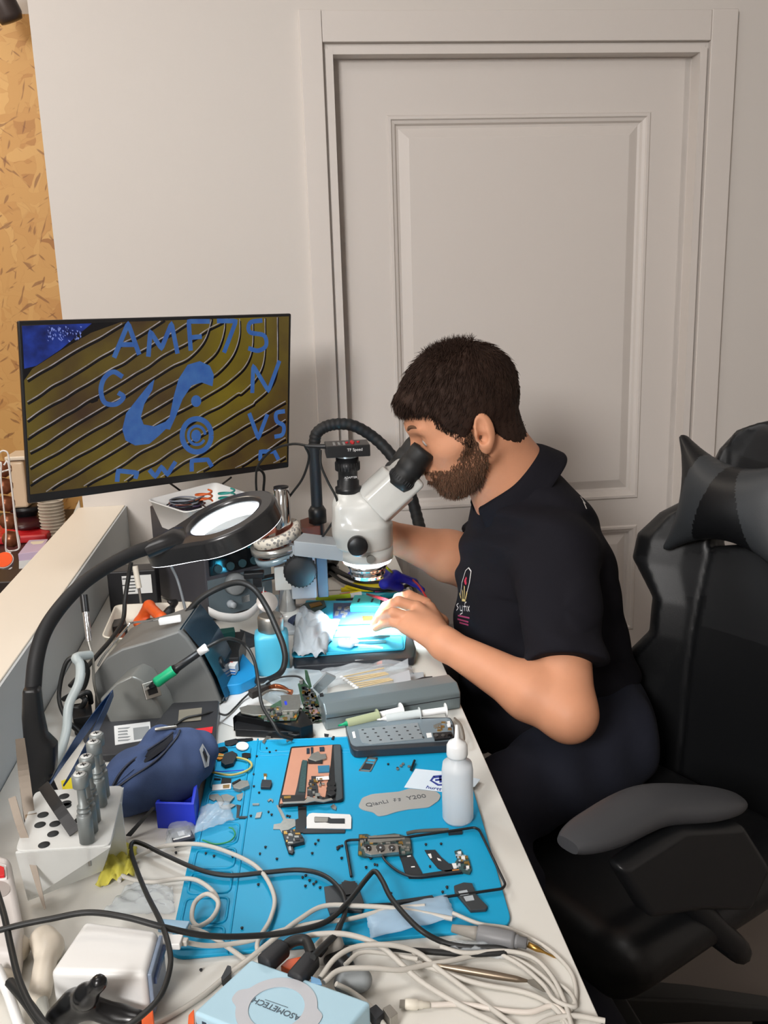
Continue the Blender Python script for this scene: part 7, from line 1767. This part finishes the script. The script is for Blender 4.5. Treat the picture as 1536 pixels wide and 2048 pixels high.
# white power brick with a clear end
P = [D(170, 1838, .052), D(318, 1858, .052), D(292, 1948, .052), D(98, 1943, .052)]
wbk = thing('power_hub', 'large white rounded charging hub with a bluish clear end beside the ledge', 'charger', sum(P, Vector()) / 4 - Vector((0, 0, .052)))
B().prism(P, (0, 0, -.051)).build('case', white_m, wbk, bevel=.007, seg=4)
d_ = (P[1] - P[2]); n_ = Vector((d_.y, -d_.x, 0)).normalized()
B().prism([P[2] + d_ * .06 - Vector((0, 0, .004)), P[1] - d_ * .06 - Vector((0, 0, .004)), P[1] - d_ * .06 - Vector((0, 0, .047)), P[2] + d_ * .06 - Vector((0, 0, .047))], n_ * .004).build('clear_end', mat('smoky_clear', '8d9db4', .15, alpha=.8), wbk, bevel=.001)
for k, f in enumerate((.25, .45, .65, .85)):
    p = P[2] + d_ * f - Vector((0, 0, .016)) + n_ * .005; B().box(p, (.003, .012, .006), Matrix.Rotation(math.atan2(d_.y, d_.x) - math.pi / 2, 3, 'Z')).build('port', mat('port_blue', '4b5f86', .4), wbk)
def plug(px, py, h, dirpx, m, L, lab, w_=.012, t_=.006, nm='cable_plug'):
    a = D(px, py, h); b_ = D(px + dirpx[0], py + dirpx[1], h); dd = (b_ - a).normalized(); o = B().box(a + dd * L / 2, (L, w_, t_), Matrix.Rotation(math.atan2(dd.y, dd.x), 3, 'Z')).build(nm, m, bevel=.0012); tag(o, lab, 'plug'); return o
plug(320, 1851, .036, (45, 4), mat('pale_blue_plug', '9fc3de', .35), .030, 'pale blue USB plug in the white hub', .013, .007)
plug(312, 1884, .036, (40, 0), white_m, .026, 'white USB plug in the white hub', .015, .007)
plug(358, 1854, .034, (20, 2), cablew_m, .012, 'white strain relief behind the pale blue plug', .007, .006)
plug(345, 1882, .034, (30, 2), cablew_m, .016, 'white strain relief behind the white plug', .007, .006)
wr = .0026
def cable(pts, r, m, lab, n=8): return tag(B().tube([D(x, y, z) for x, y, z in pts], r, n).build('cable', m), lab, 'cable')
W_ = cablew_m; K_ = cableb_m
cable([(238, 1762, .003), (262, 1722, .006), (320, 1694, .008), (390, 1688, .010), (450, 1702, .010), (515, 1735, .010), (548, 1790, .010), (541, 1838, .010), (516, 1882, .012), (520, 1908, .010), (548, 1916, .006)], wr, W_, 'white cable curving down the left half of the blue mat')
cable([(225, 1745, .004), (290, 1764, .006), (372, 1757, .009), (408, 1768, .010), (434, 1795, .010), (431, 1828, .012), (400, 1852, .014), (384, 1838, .016), (390, 1805, .018), (415, 1788, .020), (437, 1806, .018), (424, 1836, .014), (398, 1853, .016), (372, 1856, .03)], wr, W_, 'white cable tied in a loop over the left edge of the mat')
cable([(366, 1856, .034), (400, 1862, .022), (440, 1884, .012), (492, 1920, .004)], wr, W_, 'white cable from the pale blue plug sloping over the near mat edge')
cable([(362, 1883, .034), (410, 1891, .018), (455, 1889, .012), (505, 1880, .010), (560, 1862, .012), (630, 1846, .012), (700, 1838, .011), (780, 1818, .010), (850, 1812, .012)], wr, W_, 'white cable from the white plug running right across the mat')
cable([(250, 2075, .003), (330, 2038, .003), (400, 1995, .004), (455, 1950, .004), (510, 1908, .012), (560, 1868, .018), (600, 1838, .018), (648, 1812, .016), (720, 1812, .014), (800, 1818, .012), (905, 1838, .010)], wr, W_, 'white cable rising from beside the charger to the near mat corner')
cable([(520, 1918, .010), (560, 1902, .022), (600, 1878, .030), (640, 1868, .034), (700, 1870, .032), (765, 1895, .024), (838, 1960, .010), (920, 2010, .004), (1000, 2050, .003), (1050, 2080, .003)], wr * 1.1, W_, 'thick white cable arching over the black plugs to the desk corner')
cable([(640, 1956, .030), (672, 1915, .034), (715, 1893, .032), (780, 1890, .028), (835, 1905, .018), (880, 1940, .008), (960, 2000, .004), (1040, 2060, .003)], wr, W_, 'white cable arching below the thick white one')
cable([(648, 1965, .030), (680, 1940, .030), (740, 1936, .026), (800, 1940, .018), (850, 1930, .012), (900, 1922, .008), (960, 1910, .004), (1020, 1915, .003), (1072, 1942, .003), (1112, 1985, .003), (1132, 2060, .003)], wr, W_, 'white cable running from the charger ports to the bundle')
cable([(905, 1826, .012), (960, 1848, .008), (1020, 1858, .004), (1090, 1893, .003), (1138, 1938, .003), (1152, 1980, .003), (1146, 2012, .004), (1120, 2040, .004)], wr * .85, W_, 'thin white cable looping nearest the desk edge')
cable([(862, 2010, .004), (930, 2009, .003), (1000, 2020, .003), (1060, 2024, .003), (1108, 2012, .004), (1140, 2040, .004)], wr, mat('cream_cable', 'd0c8bf', .45), 'cream USB-C cable lying flat by the charger')
cable([(828, 1906, .010), (838, 1925, .008), (880, 1942, .006), (960, 1968, .004), (1050, 1985, .003), (1105, 2012, .004), (1142, 2060, .003)], wr, W_, 'white cable passing under the metal scalpel')
cable([(880, 1893, .012), (930, 1906, .009), (1010, 1902, .008), (1065, 1915, .007), (1102, 1950, .006), (1128, 2000, .006), (1146, 2060, .006)], wr * .9, W_, 'thin white cable below the grey handpiece')
cable([(985, 1900, .006), (1040, 1930, .005), (1085, 1968, .006), (1110, 2000, .008), (1150, 2014, .006), (1140, 1985, .004), (1105, 1960, .003)], wr * .85, W_, 'thin white cable doubling back near the desk edge')
cable([(1070, 2056, .004), (1098, 2040, .005), (1150, 2032, .005), (1210, 2042, .003)], wr, W_, 'white cable curling at the bottom corner of the desk')
cable([(672, 1968, .028), (705, 1985, .016), (742, 2015, .010), (775, 2060, .006)], wr, W_, 'white cable dropping beside the charger corner')
cable([(835, 1918, .014), (800, 1912, .016), (760, 1905, .018), (720, 1905, .02), (690, 1930, .02)], wr * .9, W_, 'short white cable behind the charger plugs')
cable([(0 - 30, 1868, .06), (40, 1850, .065), (100, 1838, .068), (175, 1825, .070), (250, 1834, .070), (330, 1855, .062), (420, 1872, .045), (520, 1871, .030), (600, 1860, .026), (655, 1842, .022), (695, 1805, .020), (735, 1755, .024), (750, 1743, .026), (765, 1762, .026), (785, 1800, .024), (835, 1855, .020), (885, 1884, .008), (930, 1894, .007), (990, 1896, .007), (1012, 1903, .007), (985, 1907, .007), (930, 1908, .007), (840, 1902, .010), (770, 1896, .012)], .0030, K_, 'long black cable crossing the whole near desk and peaking over the mat')
cable([(242, 2060, .05), (285, 2030, .055), (322, 1990, .062), (340, 1935, .066), (338, 1895, .066), (322, 1845, .060), (292, 1785, .040), (270, 1730, .020), (262, 1700, .012), (266, 1685, .010), (285, 1688, .010), (330, 1710, .010), (400, 1740, .010), (460, 1751, .010), (530, 1745, .010), (600, 1740, .010), (650, 1752, .012), (684, 1785, .014), (690, 1825, .016), (672, 1865, .02), (655, 1890, .024), (640, 1910, .026)], .0027, K_, 'black cable with a sharp bend by the yellow wrapper looping over the mat')
cable([(-10, 1770, .06), (8, 1830, .06), (22, 1895, .06), (40, 1965, .06), (70, 2025, .055), (105, 2062, .05)], .0032, K_, 'black cable at the edge of the desk in front of the power strip')
cable([(20, 1965, .03), (50, 2000, .035), (85, 2050, .035), (95, 2080, .035)], .0050, K_, 'thick black cable by the white handles')
# black plugs and the small things behind the charger
for i, (a_, b_, lab) in enumerate((((528, 1930, .034), (566, 1896, .036), 'black cylindrical plug nearest the mat in the charger'), ((590, 1962, .034), (624, 1920, .036), 'black cylindrical plug next to the blue plug in the charger'))):
    p0, p1 = D(a_[0], a_[1], a_[2]), D(b_[0], b_[1], b_[2]); tag(B().lathe([(0, 0), (.0082, 0), (.0086, .002), (.0082, (p1 - p0).length), (.007, (p1 - p0).length + .002), (0, (p1 - p0).length + .002)], p0, p1 - p0, 24, sq=2).build('cable_plug', mat('soft_black', '26272a', .6)), lab, 'plug')
cable([(566, 1896, .036), (588, 1882, .038), (612, 1882, .038), (624, 1910, .036)], .0055, K_, 'thick black lead bridging the two black plugs')
cable([(625, 1915, .045), (650, 1890, .035), (672, 1868, .03), (680, 1850, .028)], .0035, K_, 'black lead rising from the plugs behind the charger')
slab_obj('orange_clip', orange_m, [(560, 1932), (575, 1918), (603, 1912), (606, 1928), (585, 1942)], .004, .022, .002, None, .001, 'orange plastic clip between the two black plugs', 'clip')
slab_obj('blue_plug', mat('mid_blue_plug', '6f9fc8', .35), [(622, 1952), (640, 1958), (644, 1968), (622, 1966)], .020, .036, .001, None, .001, 'small mid-blue USB plug at the back of the charger', 'plug')
blob('grey_plug', [(T(645, 1905, .01), T(662, 1888, .02), .012), (T(662, 1888, .02), T(672, 1895, .01), .009)], mat('pale_grey_plug', 'a8a49d', .5), 'pale grey wall plug lying behind the charger', 'plug', .05, .002)
blob('black_plug', [(T(665, 1915, .01), T(690, 1935, .01), .010), (T(680, 1925, .012), T(692, 1905, .008), .007)], black_m, 'black wall plug beside the pale grey plug', 'plug', .05, .002)
blob('grey_connector', [(T(690, 1965, .012), T(722, 1960, .012), .011)], grey_m, 'rounded grey connector under the white cables by the charger', 'plug', .045, .002)
slab_obj('hdmi_plug', ink_m, [(737, 2018), (752, 2008), (768, 2024), (752, 2040)], .004, .016, .001, None, .001, 'black plug body beside the charger corner', 'plug')
slab_obj('silver_plug', steel_m, [(765, 2016), (780, 2008), (796, 2026), (780, 2038)], .004, .016, .001, None, .001, 'silver plug body beside the charger corner', 'plug')
slab_obj('black_tip', black_m, [(442, 1955), (455, 1930), (462, 1932), (462, 1945), (446, 1962)], .0006, .008, .001, None, .001, 'black pointed plastic tip between the mat and the charger', 'tip')
b = B(); a_, b_ = D(805, 2008, .005), D(860, 2010, .005); ax = b_ - a_
B_ = thing('usb_c_plug', 'cream USB-C plug with a silver mouth lying by the charger', 'plug', a_)
B().box(a_ + ax * .03, (.007, .008, .0028), Matrix.Rotation(math.atan2(ax.y, ax.x), 3, 'Z')).build('mouth', steel_m, B_)
B().lathe([(0, 0), (.0045, 0), (.0050, .002), (.0050, ax.length * .45), (.0040, ax.length * .47), (.0040, ax.length * .62), (.0033, ax.length * .64), (.0030, ax.length * .9), (0, ax.length * .9)], a_ + ax * .1, ax, 20).build('shell', offw_m, B_)
# orange corner piece by the charger's vent side and black clamp
slab_obj('orange_block', orange_m, [(377, 2030), (388, 2018), (388, 2070), (374, 2070)], .004, .028, .001, None, .001, 'orange corner piece sticking out by the charger vents', 'block')
blob('spring_clamp', [(T(198, 1966, .075), T(172, 1992, .055), .0075), (T(172, 1992, .055), T(150, 2010, .035), .011), (T(150, 2010, .035), T(120, 2040, .02), .014), (T(172, 2010, .035), T(240, 2035, .02), .010), (T(240, 2035, .02), T(275, 2040, .02), .009)], mat('gloss_clamp', '131416', .25), 'glossy black spring clamp in front of the white hub', 'clamp', .12, .0028, .008)
slab_obj('clamp_pad', orange_m, [(282, 2022), (306, 2018), (309, 2055), (284, 2058)], .003, .030, .002, None, .001, 'orange rubber pad at the end of the black clamp', 'pad')
# white handles near the ledge
blob('ivory_wand', [(T(88, 1880, .016), T(98, 1892, .016), .0145), (T(95, 1900, .016), T(80, 1985, .013), .011)], mat('ivory_plastic', 'd8cfc0', .35), 'ivory plastic handle with a rounded head beside the white hub', 'handle', .11, .0028, .012)
blob('ivory_wand', [(T(25, 1884, .013), T(35, 1895, .013), .0115), (T(32, 1900, .013), T(10, 1960, .012), .010)], mat('ivory_plastic'), 'smaller ivory handle crossed by the black cable', 'handle', .11, .0028, .012)
tag(B().tube([D(82, 1985, .012), D(90, 2030, .009), D(110, 2070, .007)], .0055, 12).build('grey_rod', mat('rod_grey', 'a6a69e', .4)), 'pale grey rod coming out of the ivory handle', 'rod')
tag(B().tube([D(-6, 1935, .030), D(18, 1990, .018), D(40, 2055, .008)], .0050, 10, 0).build('white_rod', white_m), 'thin white plastic rod beside the thick black cable', 'rod')
# power strip against the ledge
psr = thing('power_strip', 'white power strip with a red rocker switch lying along the ledge', 'power strip', D(10, 1800))
Pp = [D(-60, 1690, .04), D(20, 1712, .04), D(44, 1835, .04), D(34, 1905, .04), D(-60, 1900, .04)]
B().prism(Pp, (0, 0, -.039)).build('body', mat('strip_white', 'd5d0cd', .4), psr, bevel=.008, seg=4)
slab_obj('switch_bezel', white_m, [(-14, 1722), (12, 1730), (14, 1756), (-12, 1758)], .040, .042, .001, psr)
slab_obj('rocker_switch', mat('switch_red', 'd0222a', .3), [(-12, 1727), (8, 1734), (9, 1750), (-10, 1752)], .042, .0455, .001, psr, .0008)
slab_obj('socket', mat('socket_grey', 'a39c98', .5), circ(0, 1778, 20, 16), .0400, .0405, 0, psr)
# handpiece
hp2 = thing('handpiece', 'grey cylindrical tool handpiece with a fine brass needle near the desk edge', 'tool', D(960, 1870))
a_, b_ = D(956, 1867, .010), D(1030, 1882, .010); ax = b_ - a_; L = ax.length; gm = mat('handpiece_grey', '77787a', .45)
B().lathe([(0, 0), (.0085, 0), (.0092, .002), (.0092, L - .003), (.0082, L), (0, L)], a_, ax, 32).build('body', gm, hp2)
B().lathe([(0, 0), (.0040, 0), (.0062, L * .55), (.0068, L * .62), (.0068, L * .72), (0, L * .72)], a_ - ax * .72, ax, 24).build('neck', mat('neck_grey', '8f8b84', .5), hp2)
B().lathe([(0, 0), (.0068, 0), (.0068, .003), (.0056, .004), (.0056, .012), (0, .012)], b_, ax, 24).build('nose', gm, hp2)
B().lathe([(0, 0), (.0030, 0), (.0030, .010), (.0012, .018), (.0005, .045), (0, .045)], b_ + ax.normalized() * .013 - Vector((0, 0, .001)), ax + Vector((0, 0, -.012)), 12).build('needle', gold_m, hp2)
# strip of translucent tape
crumple('tape_strip', [(732, 1842), (893, 1803), (913, 1850), (742, 1892)], .004, mat('frosty_tape', 'bcd8ee', .3, alpha=.5), 'strip of translucent bluish tape lying over the cables', 'tape', .001, 18, 9, base=.009)
crumple('clear_film', [(905, 1915), (880, 1890), (1010, 1890), (1010, 1925)], .004, film_m, 'crumpled clear film between the handpiece and the scalpel', 'film', .003, 16, 12, base=.003)
# scalpel
sc_ = thing('metal_spatula', 'long brownish metal spatula tool with a flat leaf tip lying under the cables', 'tool', D(950, 1945))
a_, b_ = D(845, 1926, .010), D(1055, 1962, .005); ax = b_ - a_; L = ax.length
B().lathe([(0, 0), (.0016, 0), (.0022, L * .2), (.0036, L * .35), (.0038, L * .7), (.0030, L * .9), (.0014, L), (0, L)], a_, ax, 16).build('handle', mat('worn_steel', '8d7f6e', .35, .8), sc_)
P = [D(x, y, .004) for x, y in ((1050, 1960), (1072, 1957), (1092, 1968), (1100, 1985), (1085, 1982), (1062, 1970))]; B().prism(P, (0, 0, -.0008)).build('leaf_tip', steel_m, sc_)
# ================================================================ coffee corner beyond the ledge
kc = thing('counter', 'dark counter of the coffee corner behind the ledge', 'counter', (-1.1, 2.55, 0))
B().box((-1.12, 2.52, .35), (1.10, 1.06, .70)).build('cabinet', mat('cabinet_dark', '2b2826', .5), kc)
B().box((-1.12, 2.52, .715), (1.12, 1.08, .03)).build('top', mat('counter_dark', '1f1c1b', .35), kc)
CZ = .73
cm_ = thing('coffee_machine', 'red and black coffee machine with a cream water tank behind the capsule rack', 'coffee machine', (-.78, 2.75, CZ))
def KY(x, y, Y=2.75): return PY(x, y, Y)
tl, br = KY(17, 921), KY(62, 1012)
B().box(((tl.x + br.x) / 2, 2.78, (tl.z + br.z) / 2), (br.x - tl.x, .11, tl.z - br.z)).build('water_tank', mat('warm_tank', 'd9bfa0', .25), cm_, bevel=.008)
q = KY(40, 918); B().box((q.x, 2.78, q.z + .006), (.072, .115, .012)).build('tank_lid', mat('tank_lid', 'e0d2bd', .3), cm_, bevel=.003)
q0, q1 = KY(56, 1012), KY(54, 1048)
B().lathe([(0, 0), (.050, 0), (.045, .012), (.030, .022), (.028, .055), (0, .055)], Vector((q1.x, 2.76, q1.z + .052)) , (0, 0, -1), 28).build('brew_head', black_m, cm_)
B().box((q1.x - .02, 2.80, (q1.z + CZ) / 2), (.07, .09, q1.z - CZ)).build('column', black_m, cm_, bevel=.01)
q = KY(55, 1075); B().ell((q.x - .012, 2.74, q.z + .012), (.070, .09, .045), 28).build('base', mat('machine_red', 'b3161c', .25, coat=.4), cm_)
q = KY(56, 1044); B().ell((q.x, 2.74, q.z), (.055, .07, .02), 24).build('drip_rim', mat('machine_maroon', '3a1418', .35), cm_)
B().box((KY(40, 1100).x, 2.72, CZ + .012), (.22, .16, .024)).build('foot', red_m, cm_, bevel=.006)
# paper cup stack, each cup its own
cxp, cyp = KY(106, 1080, 2.72), KY(106, 1002, 2.72)
cup = None; cupm = mat('cup_card', 'd9d0c0', .6)
n_c = 17; zb0 = PY(110, 1110, 2.72).z; dz_c = (cyp.z - zb0) / n_c
cupx = PY(105, 1040, 2.72).x; rc = (PY(131, 1040, 2.72).x - PY(79, 1040, 2.72).x) / 2
for i in range(n_c + int((zb0 - CZ) / dz_c) + 1):
    z = CZ + i * dz_c
    if z > cyp.z: break
    if cup is None:
        cup = B().lathe([(rc * .90, 0), (rc * .93, dz_c * .70), (rc, dz_c * .74), (rc, dz_c * .98), (rc * .9, dz_c * .98), (rc * .86, .001), (rc * .90, 0)], (cupx, 2.72, CZ), (0, 0, 1), 32, cap=False).build('paper_cup', cupm, loc=(cupx, 2.72, CZ)); o = cup
    else:
        o = cup.copy(); COL.objects.link(o); o.location = (cupx, 2.72, z)
    tag(o, 'white paper cup in the tall nested stack beside the coffee machine', 'cup', 'nested paper cups behind the ledge')
# capsule rack
RY = 2.42
rk = thing('capsule_rack', 'white wire rack holding a column of brown coffee capsules', 'rack', PY(20, 1110, RY))
wm = mat('white_wire', 'e4dfda', .4)
def wire(pts, dy=0): B().tube([PY(x, y, RY + dy) for x, y in pts], .0022, 8).build('wire', wm, rk)
wire([(-8, 925), (0, 905), (10, 902), (17, 912), (22, 960), (28, 1010), (34, 1060), (39, 1095), (20, 1102), (12, 1098)])
wire([(-6, 940), (2, 925), (2, 960), (8, 1020), (12, 1060), (12, 1100), (22, 1106)], -.04)
wire([(8, 930), (16, 925), (24, 980), (30, 1040), (38, 1096)], -.04)
wire([(0, 945), (22, 938)], -.02); wire([(20, 1102), (22, 1140), (0, 1150)], -.02)
capm = mat('brown_foil', '8a5236', .3, .5)
labs = ['top', 'second', 'third', 'fourth', 'lowest']
for i, (x, y) in enumerate(((5, 938), (8, 972), (12, 1007), (17, 1042), (22, 1078))):
    c = PY(x, y, RY + .02)
    tag(B().lathe([(0, -.021), (.012, -.020), (.0205, -.011), (.023, 0), (.0205, .011), (.012, .020), (0, .021)], c, (.25, .2, 1), 24).build('coffee_capsule', capm), 'brown coffee capsule, %s in the wire rack column' % labs[i], 'capsule', 'brown capsules in the wire rack')
oc = thing('orange_capsule', 'capsule with a bright orange foil lid at the foot of the rack', 'capsule', PY(8, 1128, 2.34))
c = PY(8, 1120, 2.34); B().cyl(c, c - Vector((0, -.012, .012)), .0235, .020, 28).build('cup', mat('capsule_grey', 'b9b2ae', .35), oc); B().cyl(c + Vector((0, 0, .0002)), c + Vector((0, -.002, .002)), .021, .021, 28).build('foil', mat('orange_foil', 'e5541c', .3, .3), oc)
B().tube([PY(-10, 1140, 2.33), PY(10, 1143, 2.33), PY(24, 1135, 2.33)], .002, 6).build('holder_wire', wm, oc)
# purple carton
pc = thing('purple_carton', 'lilac and white tea carton leaning between the rack and the ledge', 'carton', PY(62, 1130, 2.30))
lil = mat('lilac_card', 'c3aec6', .6)
tA = [PY(58, 1080, 2.42), PY(96, 1078, 2.42), PY(82, 1102, 2.28), PY(36, 1108, 2.28)]
B().prism(tA, (0, 0, -.12)).build('box', lil, pc, bevel=.001)
B().prism([PY(38, 1122, 2.279), PY(64, 1119, 2.279), PY(58, 1150, 2.279), PY(38, 1150, 2.279)], (0, -.0006, 0)).build('window_panel', paper_m, pc)
B().prism([p + Vector((0, 0, .0006)) for p in (PY(62, 1084, 2.40), PY(90, 1082, 2.40), PY(84, 1088, 2.37), PY(60, 1090, 2.37))], (0, 0, .0004)).build('lid_print', mat('cream_print', 'e6dcc4', .6), pc)
dm = B().box(PY(5, 1172, 2.1) , (.08, .10, .05)); tag(dm.build('dark_tray', mat('tray_brown', '2a201c', .4), bevel=.003), 'dark tray edge below the orange capsule', 'tray')
tag(B().prism([PY(141, 1040, 2.5), PY(158, 1000, 2.5), PY(160, 1016, 2.5), PY(147, 1042, 2.5)], (0, .01, 0)).build('pale_board', offw_m), 'pale board edge leaning beside the paper cups', 'board')
# black spotlight at the top of the cladding
sl = thing('spotlight', 'dark grey spotlight head under the ceiling of the coffee corner', 'spotlight', PY(8, 10, 2.9))
c = PY(8, 8, 2.9); B().lathe([(0, -.07), (.03, -.07), (.034, -.05), (.036, .03), (.030, .045), (0, .047)], c, (.35, .2, -1), 28).build('head', mat('spot_grey', '4a4240', .4, .3), sl)
B().cyl(c + Vector((-.02, 0, .05)), (c.x - .03, c.y, 2.69), .008).build('stem', black_m, sl)
